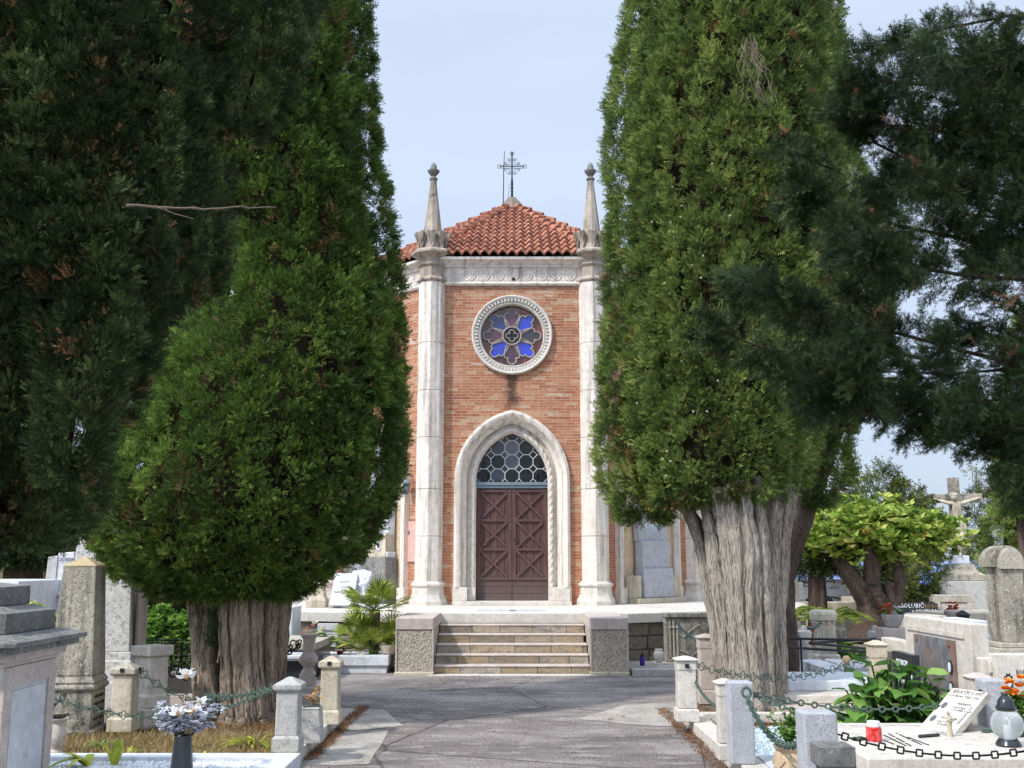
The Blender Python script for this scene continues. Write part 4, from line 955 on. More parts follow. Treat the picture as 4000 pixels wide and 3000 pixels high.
# --- near dark cypress at the left edge
YN = 5.2
tn = thing('cypress_tree', 'huge dark cypress filling the upper left of the view with brown dead sprays', 'tree', (-3.1, YN, 0))
EN = make_env([(2150, -200, 230), (2080, -500, 350), (1950, -600, 395), (1800, -600, 445), (1736, -600, 465), (1627, -600, 515), (1447, -600, 570), (1266, -600, 625), (1157, -600, 830), (1013, -600, 885), (700, -600, 890), (500, -600, 880), (300, -500, 900), (0, -400, 920)], YN, 5.0)
EN2 = make_env([(560, 860, 1000), (480, 800, 1090), (380, 800, 1140), (250, 800, 1195), (120, 800, 1240), (0, 800, 1290), (-200, 800, 1300)], YN + .2, 4.9)
EN3 = make_env([(1900, 150, 360), (1750, 120, 420), (1500, 120, 500), (1300, 120, 540), (900, 120, 520), (500, 100, 520), (200, 0, 420)], YN - .45, 4.7)
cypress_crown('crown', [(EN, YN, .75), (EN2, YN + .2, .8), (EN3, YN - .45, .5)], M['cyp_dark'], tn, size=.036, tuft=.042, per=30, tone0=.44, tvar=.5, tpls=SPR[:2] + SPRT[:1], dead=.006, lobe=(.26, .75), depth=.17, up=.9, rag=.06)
stems([([(-3.1, YN + .1, -.05), (-3.05, YN + .1, 1.4), (-2.9, YN, 3.0)], [.28, .22, .16])], M['bark_dark'], tn)
mb = MB(); a = P(495, 803, 4.3); b = P(1080, 806, 4.5)
NB = 16; mb.tube([a.lerp(b, q / NB) + Vector((0, random.gauss(0, .003), random.gauss(0, .0028) - .012 * math.sin(q / NB * PI))) for q in range(NB + 1)], [.0062 * (1 - .75 * q / NB) + random.uniform(0, .0012) for q in range(NB + 1)], 6)
for q in range(7):
    c_ = a.lerp(b, random.uniform(.1, .9)) - Vector((0, 0, .008)); mb.tube([c_, c_ + Vector((random.uniform(.01, .04), random.gauss(0, .01), random.uniform(-.02, .02)))], [.002, .001], 4)
c_ = a.lerp(b, .18); mb.tube([c_, P(680, 835, 4.4), P(757, 855, 4.42)], [.004, .003, .0015], 5); mb.build('bare_branch', M['twig'], tn, world=True)
# --- near dark feathery branches from a tree beyond the right edge
YF = 4.9
tf = thing('cypress_tree', 'dark feathery cypress boughs reaching in from the right edge in front of everything', 'tree', (3.7, YF + .3, 0))
strokes = [  # (points px, width px, density)
 ([(4200, 500), (3900, 600), (3600, 650), (3420, 560), (3330, 420)], 150, 1.0), ([(4200, 60), (3950, 60), (3700, 110), (3520, 150), (3370, 170)], 95, .8), ([(4200, 260), (3850, 330), (3600, 330), (3450, 320), (3340, 330)], 130, .9),
 ([(4200, 420), (3950, 400), (3800, 380)], 200, 1.2),
 ([(4200, 900), (3850, 950), (3500, 880), (3250, 790), (3130, 760)], 150, 1.0), ([(4200, 760), (3950, 760), (3750, 740), (3550, 700)], 130, 1.0), ([(3500, 800), (3300, 680), (3150, 620), (3048, 560)], 95, .7),
 ([(4200, 1100), (3800, 1080), (3600, 1050), (3450, 1000), (3380, 960)], 120, 1.0), ([(4200, 1010), (4000, 1020), (3800, 1010)], 100, .8), ([(4200, 1180), (4000, 1200), (3850, 1130)], 95, .8),
 ([(4200, 1480), (3800, 1380), (3500, 1300), (3200, 1250), (3000, 1130), (2858, 1100)], 115, 1.0), ([(3600, 1400), (3350, 1350), (3150, 1390), (2950, 1350), (2760, 1270)], 105, .9), ([(3500, 1480), (3250, 1480), (3050, 1430), (2920, 1390)], 85, .8),
 ([(3400, 1280), (3200, 1180), (3050, 1190)], 85, .8), ([(4200, 1380), (3950, 1330), (3800, 1290), (3680, 1250)], 80, .8), ([(4200, 1250), (4020, 1280), (3800, 1330)], 75, .8),
 ([(4200, 1720), (3850, 1650), (3550, 1560), (3300, 1520), (3180, 1560)], 115, 1.1), ([(4200, 1860), (3950, 1800), (3750, 1730), (3560, 1670)], 80, .9), ([(4200, 1560), (3950, 1560), (3700, 1570)], 85, .9), ([(4250, 2050), (4090, 1990), (3990, 1920), (3920, 1860)], 75, .9), ([(4200, 1780), (4000, 1720), (3850, 1690)], 85, .9),
 ([(3300, 1230), (3350, 1400), (3380, 1560)], 120, 1.0), ([(4200, 150), (4000, 200), (3800, 230), (3600, 240)], 150, 1.1), ([(4200, 560), (4000, 540), (3750, 520), (3560, 500)], 150, 1.1), ([(4200, 340), (4050, 330), (3900, 300)], 160, 1.1), ([(4200, 660), (4000, 670), (3850, 650)], 150, 1.1), ([(4200, 840), (4000, 860), (3700, 830)], 140, 1.1), ([(4200, 1000), (4000, 960), (3850, 1010)], 150, 1.1), ([(4200, 1620), (4000, 1640), (3700, 1620), (3450, 1580)], 140, 1.1), ([(4200, 1400), (4000, 1440), (3700, 1460), (3400, 1450)], 110, 1.0), ([(3560, 1020), (3400, 1100), (3300, 1180)], 120, 1.0), ([(3600, 640), (3450, 720), (3300, 860), (3240, 960)], 120, .9)]
parts = []; tw = MB()
for pts, wd, dn in strokes:
    Yv = YF + random.uniform(-.45, .5); PP = [P(u, v, Yv + .25 * math.sin(i * 1.3)) for i, (u, v) in enumerate(pts)]
    n_ = len(PP); tw.tube(PP, [max(.003, .014 * (1 - i / n_) * wd / 130) for i in range(n_)], 6)
    Ln = sum((PP[i + 1] - PP[i]).length for i in range(n_ - 1)); N = int(Ln * 60 * dn * (wd / 110) ** 1.2)
    for _ in range(N):
        t_ = random.random() ** .8 * (n_ - 1); i = min(int(t_), n_ - 2); w = t_ - i; p = PP[i].lerp(PP[i + 1], w); d = (PP[i + 1] - PP[i]).normalized()
        w_m = wd / FPX * Yv * (1 - .3 * t_ / (n_ - 1))
        off = Vector((random.gauss(0, 1), random.gauss(0, .9), random.gauss(-.15, 1))); off -= d * off.dot(d) * .8; off.normalize()
        sd_ = (d * random.uniform(.5, 1.2) + off * .9).normalized(); Ls = w_m * random.uniform(.6, 1.25); q0 = p + off * w_m * random.uniform(0, .25)
        tn0 = min(.9, max(.08, random.gauss(.38, .16)))
        for q in range(20):
            tt = random.random(); pp_ = q0 + sd_ * Ls * tt + Vector((random.gauss(0, .016), random.gauss(0, .016), random.gauss(0, .016) - .02 * tt))
            parts.append((pp_, sd_ * .9 + Vector((random.gauss(0, .45), random.gauss(0, .45), random.gauss(0, .45))), tn0))
pos = np.array([p[0][:] for p in parts]); dr = np.array([p[1][:] for p in parts]); N = len(pos); tn_ = np.clip(np.array([p[2] for p in parts]) + rng.normal(0, .08, N), .05, .98)
idx = rng.integers(0, 3, N); out = []
for q in range(3):
    s_ = idx == q; out.append(scatter(pos[s_], dr[s_], rng.uniform(.045, .085, s_.sum()), tn_[s_], *FEA[q]))
V, T, C = merge(out); npmesh('foliage', V, T, M['cyp_dark'], tf, C)
tw.build('boughs', M['bark_dark'], tf, world=True, smooth=True)
stems([([(3.72, YF + .3, -.05), (3.7, YF + .3, 2), (3.6, YF + .25, 5.5)], [.3, .22, .12])], M['bark_dark'], tf)

# --- unseen cypresses added beside and behind the viewer to shade the near trees
for i, (x, y, h, rr_) in enumerate(((-5.3, 3.1, 7.5, 1.2), (-3.6, -.3, 13, 1.4))):
    t = thing('cypress_tree', ('dark unseen cypress added at the outer left beyond the frame for shade', 'unseen cypress added behind the viewer left of the path for shade')[i], 'tree', (x, y, 0))
    env = [(1.5, x - rr_ * .5, x + rr_ * .5), (2.4, x - rr_, x + rr_), (5, x - rr_ * 1.05, x + rr_ * 1.05), (h * .7, x - rr_ * .8, x + rr_ * .8), (h * .9, x - rr_ * .4, x + rr_ * .4), (h, x - .05, x + .05)]
    cypress_crown('crown', [(env, y, 1)], M['cyp_dark'], t, dens=(.28, 1)[i], size=.16, tuft=.2, per=14, back=1.0, tpls=SPRF, core=i > 0)
    stems([([(x, y, -.05), (x, y, 2.4)], [.3, .22])], M['bark_dark'], t)

# --- middle distance and far trees
def shaggy(name, label, px, Y, top, mat, size=.12, dens=.6, trunk=None, cat='tree', kd=.8, per=30, plume=0, tone0=.46, leanout=.6, rag=.12):
    env = make_env(px, Y, top); cxm = (env[0][1] + env[0][2]) / 2
    t = thing(name, label, cat, (cxm, Y, 0)); cypress_crown('crown', [(env, Y, kd)], mat, t, size=size * .8, tuft=size * .9, per=per, tpls=SPRF, tone0=tone0, tvar=.5, back=.15, lobe=(.7, .9), depth=.35, rag=rag, up=.5)
    stems([([(cxm, Y, -.1), (cxm, Y, env[0][0] + .6)], [trunk or .2, (trunk or .2) * .8])], M['bark_dark'], t); return t
shaggy('juniper_tree', 'shaggy dark evergreen rising behind the yellow green tree, left of the crucifix', [(2330, 3340, 3640), (2250, 3330, 3660), (2150, 3330, 3640), (2050, 3310, 3660), (1980, 3340, 3640), (1930, 3360, 3600), (1880, 3380, 3520)], 27, zat(1818, 27), M['cyp_far'], .2, .3, rag=.5)
shaggy('low_cypress', 'low spreading cypress whose dark trunk stands before the crazy paved wall', [(2232, 3090, 3290), (2200, 3080, 3320), (2120, 3070, 3350), (2050, 3090, 3330), (1990, 3120, 3250)], 22, zat(1930, 22), M['cyp_far'], .16, .35, trunk=.17)
shaggy('cypress_tree', 'narrow distant cypress just right of the crucifix shaft', [(2330, 3790, 3850), (2200, 3780, 3860), (2050, 3780, 3840), (1950, 3785, 3825)], 40, zat(1830, 40), M['cyp_far'], .22, .25)
shaggy('cypress_tree', 'broad olive cypress at the far right behind the round topped gravestone', [(2330, 3850, 4020), (2250, 3835, 4080), (2100, 3835, 4100), (2000, 3850, 4100), (1950, 3870, 4080)], 34, zat(1600, 34), M['cyp_right'], .22, .3)
shaggy('cypress_tree', 'tall distant cypress half hidden by the dark boughs at the right edge', [(2000, 3900, 4100), (1800, 3880, 4120), (1600, 3890, 4100), (1400, 3930, 4080)], 30, zat(1180, 30), M['cyp_right'], .2, .3)
shaggy('cypress_tree', 'dark distant cypress seen in the gap beneath the yellowish one', [(2060, 3260, 3350), (1980, 3250, 3360), (1850, 3250, 3330)], 30, zat(1760, 30), M['cyp_far'], .2, .3)
# trees closing the view on the left behind the stone wall
shaggy('cypress_tree', 'dark cypress behind the far left gravestones under the huge cypress', [(2200, -150, 330), (2120, -200, 380), (1900, -200, 420), (1600, -200, 420)], 20, 8.5, M['cyp_dark'], .15, .45, trunk=.3)
shaggy('cypress_tree', 'dark distant cypress between the rough obelisk and the left cypress crown', [(2420, 560, 900), (2300, 500, 950), (2100, 480, 950), (1800, 450, 980), (600, 350, 1050), (200, 350, 1050)], 24, 19, M['cyp_dark'], .18, .35, trunk=.3)

shaggy('cypress_tree', 'low dark distant tree seen between the left cypress and the chapel', [(2330, 930, 1420), (2250, 900, 1450), (2150, 900, 1450)], 38, zat(2050, 38), M['cyp_far'], .25, .3)
# --- broad leaved trees and shrubs
LF = leaf_tpl(.22, .06, 3)
M['magnolia'] = leafmat('yellow_green_leaf', [(.0, (170, 110, 60)), (.05, (72, 98, 38)), (.35, (112, 142, 56)), (.65, (156, 176, 78)), (.95, (210, 208, 120))], .35, .3)
M['laurel'] = leafmat('bright_green_leaf', [(0, (70, 100, 40)), (.35, (90, 132, 52)), (.65, (124, 164, 72)), (.95, (168, 190, 96))], .4, .45)
M['arum'] = leafmat('glossy_green_leaf', [(0, (56, 86, 38)), (.35, (82, 124, 54)), (.65, (116, 156, 74)), (.95, (170, 192, 106))], .35, .35)
def whorls(centres, n, size, tone, up=.35, tpl=LF, flat=.25):
    c = np.array(centres); N = len(c); pos = np.repeat(c, n, 0); az = rng.random(N * n) * 2 * PI
    d = np.stack([np.cos(az), np.sin(az), rng.normal(up, .35, N * n)], 1)
    t_ = np.clip(np.repeat(rng.normal(tone, .2, N), n) + rng.normal(0, .08, N * n), 0.02, .98)
    return scatter(pos, d, size * rng.uniform(.7, 1.2, N * n), t_, *tpl, side=np.stack([rng.normal(0, flat, N * n), rng.normal(0, flat, N * n), np.ones(N * n)], 1))
YM = 21.5
tm = thing('magnolia_tree', 'small tree with yellow green leaves on thick pruned grey limbs right of the big trunk', 'tree', (xat(3390, 2480, YM), YM, 0))
blobs = [(3180, 2060, 95, 75), (3300, 2020, 110, 70), (3440, 2030, 100, 70), (3560, 2060, 90, 70), (3640, 2090, 85, 70), (3250, 2110, 120, 60), (3400, 2110, 120, 60), (3530, 2130, 100, 60), (3620, 2150, 70, 50), (3180, 2140, 60, 45), (3480, 2180, 70, 30), (3690, 2080, 40, 40), (3120, 2100, 40, 50), (3290, 2170, 45, 35)]
cs = []
for u, v, ru, rv in blobs:
    c0 = P(u, v, YM); sx1 = ru / FPX * YM; sz1 = rv / FPX * YM
    for _ in range(int(150 * ru * rv / 7000)):
        d = Vector((random.gauss(0, 1), random.gauss(0, 1), random.gauss(0, 1))).normalized() * random.uniform(.2, 1.28); cs.append((c0.x + d.x * sx1, c0.y + d.y * 1.0, c0.z + d.z * sz1))
V, T, C = whorls(cs, 7, .165, .55, up=.55, flat=.9); npmesh('crown', V, T, M['magnolia'], tm, C)
Pm = lambda u, v, dy=0: P(u, v, YM + dy)
stems([([Pm(3400, 2480) - Vector((0, 0, .1)), Pm(3400, 2420), Pm(3400, 2360), Pm(3330, 2260), Pm(3270, 2170), Pm(3240, 2110)], [.42, .28, .2, .16, .13, .08]), ([Pm(3420, 2480), Pm(3420, 2380), Pm(3405, 2280), Pm(3405, 2200), Pm(3375, 2110)], [.36, .22, .15, .14, .09]), ([Pm(3440, 2480), Pm(3450, 2400), Pm(3500, 2330), Pm(3515, 2260), Pm(3500, 2190), Pm(3480, 2130)], [.36, .2, .14, .12, .09, .06]),
       ([Pm(3440, 2360, -.2), Pm(3422, 2320, -.25), Pm(3408, 2290, -.3)], [.14, .13, .11]), ([Pm(3450, 2390, -.3), Pm(3462, 2368, -.35), Pm(3475, 2356, -.4)], [.07, .05, .05]), ([Pm(3480, 2350, -.1), Pm(3470, 2300, -.1), Pm(3478, 2270, -.1)], [.1, .09, .08])], M['bark_dark'], tm, flute=.1)
# bright hedge on the left
def bush(name, label, u0, u1, v0, v1, Y, d, n, size, mat, tone=.5, zb=None):
    z1 = zat(v0, Y); z0 = zat(v1, Y) if zb is None else zb; x0, x1 = xat(u0, v1, Y), xat(u1, v1, Y); cs = []
    for _ in range(n):
        x = random.uniform(x0, x1); hh = z0 + (z1 - z0) * (.75 + .25 * math.sin(x * 3 + 1) * math.sin(x * 7)); cs.append((x, Y + random.uniform(-d, d) * random.random(), z0 + (hh - z0) * random.random() ** .6))
    t = thing(name, label, 'shrub', ((x0 + x1) / 2, Y, 0)); V, T, C = whorls(cs, 7, size, tone, up=.6); npmesh('leaves', V, T, mat, t, C)
    mb = MB()
    for q in range(7): x = x0 + (x1 - x0) * (q + .5) / 7; mb.tube([(x, Y, -.02), (x + random.gauss(0, .05), Y, (z1 - .05) * .8)], [.02, .008], 5)
    mb.build('stems', M['bark_dark'], t, world=True); return t
bush('laurel_bush', 'bright green laurel bush behind the scrolled iron railing at the left', 550, 790, 2330, 2640, 14.6, .5, 1500, .06, M['laurel'], .5, 0)
bush('privet_bush', 'small sunlit yellow green bush between the big tomb and the lichened obelisk', 118, 232, 2300, 2390, 12.2, .25, 260, .075, M['magnolia'], .75, .5)
# ================================================================= GRAVES, FENCES, SMALL THINGS
def base_at(u, v, z=0.0): return G(u, v, z)
def post(label, u, vb, vt, wpx, style='pyramid', mat='grey_stone', rz=0, z0=0.0, group='stone posts of the grave fences', capmat=None, basem=None, name='fence_post', rosette=None):
    p = G(u, vb, z0); H = zat(vt, p.y) - z0; w = wpx / FPX * p.y * 1.03 / 2
    p = Vector((p.x, p.y + w, z0)); t = thing(name, label, 'post', p, rz, group)
    cm = M[capmat or mat]; sm = M[mat]; bm_ = M[basem or mat]
    if style in ('pyramid', 'gable', 'flat'):
        hb = min(.16, .2 * H); hc = .17 * H; ww = w * .80
        mb = MB(); mb.sq([(w * .96, 0), (w * .96, hb * .9), (w * .88, hb), (ww, hb + .01)]); mb.build('base', bm_, t, bevel=.006)
        mb = MB(); mb.sq([(ww, hb + .002), (ww * .97, H - hc - .01)]); mb.build('shaft', sm, t, bevel=.012 if style != 'flat' else .006)
        mb = MB(); pk = {'pyramid': .055, 'gable': .05, 'flat': .004}[style]
        mb.sq([(ww * 1.0, H - hc - .008), (w, H - hc + .01), (w, H - pk), (w * .98, H - pk + .003), (.02 if style != 'flat' else w * .9, H)]); mb.build('cap', cm, t, bevel=.005)
    elif style == 'overhang':
        hb = .2 * H
        mb = MB(); mb.sq([(w * .98, 0), (w * .98, hb * .9), (w * .86, hb)]); mb.build('base', bm_, t, bevel=.008)
        mb = MB(); mb.sq([(w * .82, hb + .002), (w * .8, H * .78), (w * .86, H * .80), (w * .86, H * .93)]); mb.build('shaft', sm, t, bevel=.008)
        mb = MB(); mb.sq([(w * .86, H * .925), (w * 1.04, H * .945), (w * 1.04, H * .955), (.02, H)]); mb.build('cap', cm, t, bevel=.004)
    elif style == 'block':
        mb = MB(); mb.sq([(w, 0), (w, H)]); mb.build('shaft', sm, t, bevel=.012)
    elif style == 'ball':
        mb = MB(); mb.sq([(w * .85, 0), (w * .85, H * .72)]); mb.build('shaft', sm, t, bevel=.01)
        mb = MB(); mb.sq([(w, H * .722), (w, H * .88), (w * .8, H * .9)]); mb.build('cap', cm, t, bevel=.01)
        mb = MB(); mb.lathe([(w * .55, 0), (w * .52, H * .05), (w * .3, H * .09), (.005, H * .1)], (0, 0, H * .9), 14); mb.build('dome', cm, t, smooth=True)
    elif style == 'baluster':
        pr = [(1.0, 0), (1.0, .22), (.8, .27), (.62, .33), (.55, .36), (.9, .42), (1.08, .46), (1.08, .54), (.85, .6), (.66, .64), (.66, .84), (.74, .86), (.74, .88), (.72, .9), (1.0, .97), (1.0, 1.0)]
        mb = MB(); mb.lathe([(w * r, H * z) for r, z in pr], n=20); mb.build('shaft', sm, t, smooth=True)
    if rosette:
        for dx_, dy_ in rosette:
            mb = MB(); zc = H * (.90 if style != 'overhang' else .86)
            for q in range(4):
                a = q * PI / 2 + PI / 4; c_ = .014
                mb.ball((dx_ * w + (c_ * math.cos(a) if dx_ == 0 else 0), dy_ * w + (c_ * math.cos(a) if dy_ == 0 else 0), zc + c_ * math.sin(a)), .012, 6, 5)
            mb.build('iron_rosette', M['iron'], t)
    t['H'] = H; t['w'] = w; return t
def top_of(t, fx=0, fy=0, fz=.88):
    w = t['w']; return Vector((t.location.x + fx * w, t.location.y + fy * w, t.location.z + t['H'] * fz))
def torus_pts(c, ax, bx, ra, rb, n=10):
    return [c + ax * (ra * math.cos(2 * PI * q / n)) + bx * (rb * math.sin(2 * PI * q / n)) for q in range(n + 1)]
def chain(label, a, b, sag, link=.05, rad=.006, style='round', mat='verdigris', group='iron chains hanging between the posts', every=4):
    a, b = Vector(a), Vector(b); L0 = (b - a).length; Lc = L0 * (1 + 8 / 3 * (sag / max(L0, .01)) ** 2); n = max(3, int(Lc / (link * .74)))
    f = lambda t: a.lerp(b, t) - Vector((0, 0, 4 * sag * t * (1 - t)))
    # even arc steps
    T = np.linspace(0, 1, 300); Pq = [f(t) for t in T]; cum = [0]
    for i in range(1, 300): cum.append(cum[-1] + (Pq[i] - Pq[i - 1]).length)
    mb = MB(); flat = (b - a).cross(Vector((0, 0, 1))).normalized()
    for i in range(n):
        s = (i + .5) / n * cum[-1]; t = float(np.interp(s, cum, T)); p = f(t); d = (f(min(1, t + .01)) - f(max(0, t - .01))).normalized(); up = flat.cross(d).normalized()
        sd_ = flat if i % 2 else up
        if style == 'clover' and i % every == 1:
            pts = []
            for q in range(25):
                th = 2 * PI * q / 24; r = link * (.55 + .22 * abs(math.cos(2 * th)) ** .7); pts.append(p + d * r * math.cos(th) + up * r * math.sin(th))
            mb.tube(pts, rad, 5, cap=False)
        elif style == 'square':
            if i % 3 == 1:
                for q in range(4):
                    th = PI / 4 + q * PI / 2; u1 = d * math.cos(th) + up * math.sin(th); u2 = d * math.cos(th + PI / 2) + up * math.sin(th + PI / 2); mb.tube([p + u1 * link * .52, p + u2 * link * .52], rad * 1.15, 4)
            else: mb.cbox(p, (link * .95, rad * 2.2, rad * 2.2), Matrix((d, flat, up)).transposed())
        elif style == 'rod':
            if i % 2: mb.tube(torus_pts(p, d, up, link * .3, link * .3), rad, 5, cap=False)
            else: mb.tube([p - d * link * .5, p + d * link * .5], rad, 5)
        else: mb.tube(torus_pts(p, d, sd_, link * .5, link * .30, 8), rad, 5, cap=False)
    return tag(mb.build('chain', M[mat], smooth=True), label, 'chain', group)
def slab(name, label, cat, x0, x1, y0, y1, z0, z1, mat, group=None, bevel=.012): 
    t = thing(name, label, cat, ((x0 + x1) / 2, (y0 + y1) / 2, z0), 0, group); mb = MB(); hx, hy = (x1 - x0) / 2, (y1 - y0) / 2; mb.box(-hx, hx, -hy, hy, 0, z1 - z0); mb.build('slab', M[mat], t, bevel=bevel); return t
ICO = None
def pebbles(name, label, poly, z, n, size, mat, tone=(.2, .9), kind='stuff'):
    """loose pebbles inside a convex ground polygon"""
    bm = bmesh.new(); bmesh.ops.create_icosphere(bm, subdivisions=1, radius=1); tp = np.array([v.co[:] for v in bm.verts]); tr = np.array([[v.index for v in f.verts] for f in bm.faces]); bm.free()
    xs = [p[0] for p in poly]; ys = [p[1] for p in poly]; pts = []
    def ins(x, y):
        c = False; j = len(poly) - 1
        for i in range(len(poly)):
            if (poly[i][1] > y) != (poly[j][1] > y) and x < (poly[j][0] - poly[i][0]) * (y - poly[i][1]) / (poly[j][1] - poly[i][1]) + poly[i][0]: c = not c
            j = i
        return c
    while len(pts) < n:
        x, y = random.uniform(min(xs), max(xs)), random.uniform(min(ys), max(ys))
        if ins(x, y): pts.append((x, y, z + random.uniform(0, size * .6)))
    V, T, C = scatter(np.array(pts), rng.normal(size=(n, 3)), size * rng.uniform(.6, 1.3, n), rng.uniform(*tone, n), tp * np.array([1, .75, .6]), tr)
    o = npmesh(name, V, T, mat, None, C, smooth=True); tag(o, label, 'pebbles', None, kind); return o
k = NT('pebble_white', .6); k.color(k.ramp(k.attr(), [(0, sc(196, 196, 194)), (1, sc(238, 240, 242))])); M['peb_white'] = k.m
k = NT('pebble_blue', .6); k.color(k.ramp(k.attr(), [(0, sc(112, 130, 140)), (.5, sc(160, 176, 184)), (1, sc(206, 214, 216))])); M['peb_blue'] = k.m
def petals(name, parent, centres, r, mat, n=7, tone=(.3, .8), up=.5):
    V, T, C = whorls(centres, n, r, .5, up=up, tpl=leaf_tpl(.42, .1, 2)); return npmesh(name, V, T, mat, parent, np.clip(C, .02, .98))
def flat2(name, a, b, rough=.6, tr=.2): return leafmat(name, [(.0, a), (1, b)], tr, rough)
M['pet_orange'] = flat2('orange_petal', (222, 96, 20), (252, 176, 50)); M['pet_white'] = flat2('white_petal', (206, 208, 210), (244, 242, 236)); M['pet_silver'] = flat2('silver_leaf', (176, 180, 190), (226, 228, 236)); M['pet_pink'] = flat2('pink_petal', (226, 110, 100), (240, 176, 160)); M['pet_red'] = flat2('red_petal', (176, 26, 40), (226, 70, 90)); M['pet_rust'] = flat2('rust_petal', (178, 72, 40), (214, 120, 72))
M['dry'] = flat2('dry_grass', (132, 108, 74), (178, 158, 108)); M['lily'] = flat2('yellow_green_strap', (120, 140, 44), (196, 196, 84)); M['palm'] = flat2('palm_green', (84, 108, 36), (176, 182, 84), .45, .25); M['cream'] = flat2('cream_petal', (220, 212, 180), (240, 236, 214)); M['deadleaf'] = flat2('dead_leaf', (170, 130, 80), (214, 178, 120))
def strap_plant(name, label, c, n, L_, mat, spread=.5, w=.022, cat='plant'):
    t = thing(name, label, cat, c); mb = MB(); c = Vector((0, 0, 0))
    for _ in range(n):
        a = random.uniform(0, 2 * PI); d = Vector((math.cos(a), math.sin(a), 0)); s = Vector((-math.sin(a), math.cos(a), 0)); Ll = L_ * random.uniform(.6, 1.1); sp_ = spread * random.uniform(.5, 1.3); q0 = c + d * .02; vs = []; m = 6
        for i in range(m + 1):
            x = i / m; p = q0 + d * (sp_ * Ll * x * (1 + .4 * x)) + Vector((0, 0, Ll * (1.15 * x - .75 * x * x * (.4 + sp_)))); ww = w * math.sin(PI * (.12 + .88 * x) ** .8) if x < 1 else .001; vs += [p - s * ww, p + s * ww]
        mb.add(vs, [(2 * i, 2 * i + 1, 2 * i + 3, 2 * i + 2) for i in range(m)], random.random())
    mb.build('blades', mat, t); return t
# ------------------------------------------------------------- LEFT SIDE, near
t = thing('tomb_pedestal', 'big stepped tomb pedestal with dark weathered cap and inset panel at the lower left corner', 'tomb', (-4.1, 7.5, 0))
mb = MB(); mb.box(-4.9, -3.47, 7.02, 7.80, 0, .93); body = mb.build('body', M['panel_marble'], t, bevel=.01, world=True)
mb = MB()
mb.box(-3.475, -3.452, 7.02, 7.13, 0, .93); mb.box(-3.475, -3.452, 7.69, 7.80, 0, .93); mb.box(-3.475, -3.452, 7.132, 7.688, .80, .93)
mb.build('panel_frame', M['pink_stone'], t, world=True, bevel=.004)
mb = MB(); mb.box(-3.49, -3.462, 7.16, 7.66, .02, .77); mb.build('name_panel', M['panel_marble'], t, world=True)
mb = MB(); mb.box(-4.95, -3.455, 6.99, 7.84, .932, .965); mb.box(-4.98, -3.42, 6.96, 7.88, .967, 1.02); mb.build('moulding', M['pink_stone'], t, bevel=.008, world=True)
mb = MB(); mb.box(-5.0, -3.36, 6.90, 7.95, 1.022, 1.065); mb.add([(-5.04, 6.86, 1.067), (-3.32, 6.86, 1.067), (-3.32, 7.99, 1.067), (-5.04, 7.99, 1.067), (-5.04, 6.86, 1.10), (-3.32, 6.86, 1.10), (-3.32, 7.99, 1.10), (-5.04, 7.99, 1.10), (-4.95, 7.1, 1.135), (-3.48, 7.1, 1.135), (-3.48, 7.9, 1.135), (-4.95, 7.9, 1.135)], [(0, 3, 2, 1), (0, 1, 5, 4), (1, 2, 6, 5), (2, 3, 7, 6), (3, 0, 4, 7), (4, 5, 9, 8), (5, 6, 10, 9), (6, 7, 11, 10), (7, 4, 8, 11), (8, 9, 10, 11)]); mb.build('cap', M['dark_cap'], t, bevel=.006, world=True)
mb = MB(); mb.box(-4.9, -3.52, 7.12, 7.88, 1.137, 1.27); mb.add([(-4.9, 7.12, 1.27), (-3.52, 7.12, 1.27), (-3.52, 7.88, 1.27), (-4.9, 7.88, 1.27), (-4.8, 7.3, 1.31), (-3.66, 7.3, 1.31), (-3.66, 7.8, 1.31), (-4.8, 7.8, 1.31)], [(0, 1, 5, 4), (1, 2, 6, 5), (2, 3, 7, 6), (3, 0, 4, 7), (4, 5, 6, 7)]); mb.build('block', M['dark_cap'], t, bevel=.006, world=True)
mb = MB(); mb.box(-4.7, -3.68, 7.32, 7.80, 1.312, 1.44); mb.add([(-4.7, 7.32, 1.44), (-3.68, 7.32, 1.44), (-3.68, 7.8, 1.44), (-4.7, 7.8, 1.44), (-4.3, 7.56, 1.52)], [(0, 1, 4), (1, 2, 4), (2, 3, 4), (3, 0, 4)]); mb.build('block', M['dark_cap'], t, bevel=.006, world=True)
t.location.x += .17
# lichened obelisk
t = thing('obelisk', 'lichened stone obelisk with orange topped cap on a lettered pedestal', 'obelisk', (-4.17, 10.4, 0), R(4))
mb = MB(); mb.sq([(.26, 0), (.26, .05), (.225, .06)]); mb.sq([(.215, .05), (.21, .40)]); ped = mb.build('pedestal', M['obelisk_stone'], t, bevel=.01)
mb = MB(); mb.sq([(.21, .402), (.235, .43), (.235, .45), (.215, .47), (.225, .49), (.20, .53), (.195, .545)]); mb.build('moulding', M['obelisk_stone'], t, bevel=.005)
mb = MB(); mb.sq([(.20, .547), (.155, 1.56)]); mb.build('shaft', M['obelisk_stone'], t, bevel=.01)
mb = MB(); mb.sq([(.157, 1.562), (.157, 1.575), (.01, 1.66)]); mb.build('cap', stone('orange_lichen', (176, 158, 122), (120, 112, 96), .5, .1, (204, 156, 80), speck=.4), t, bevel=.004)
for i, s_ in enumerate(('LUIGIA  1868-1950', 'FRANCESCO  1861-1930', 'ANGELA  1890-1951', 'VITTORIO  1894-1917', 'ENRICA  1896-1974')): text(s_, ped, M['letter'], (.2135, 0, .335 - i * .068), (0, 1, 0), (0, 0, 1), .037, world=False, sx=.85)
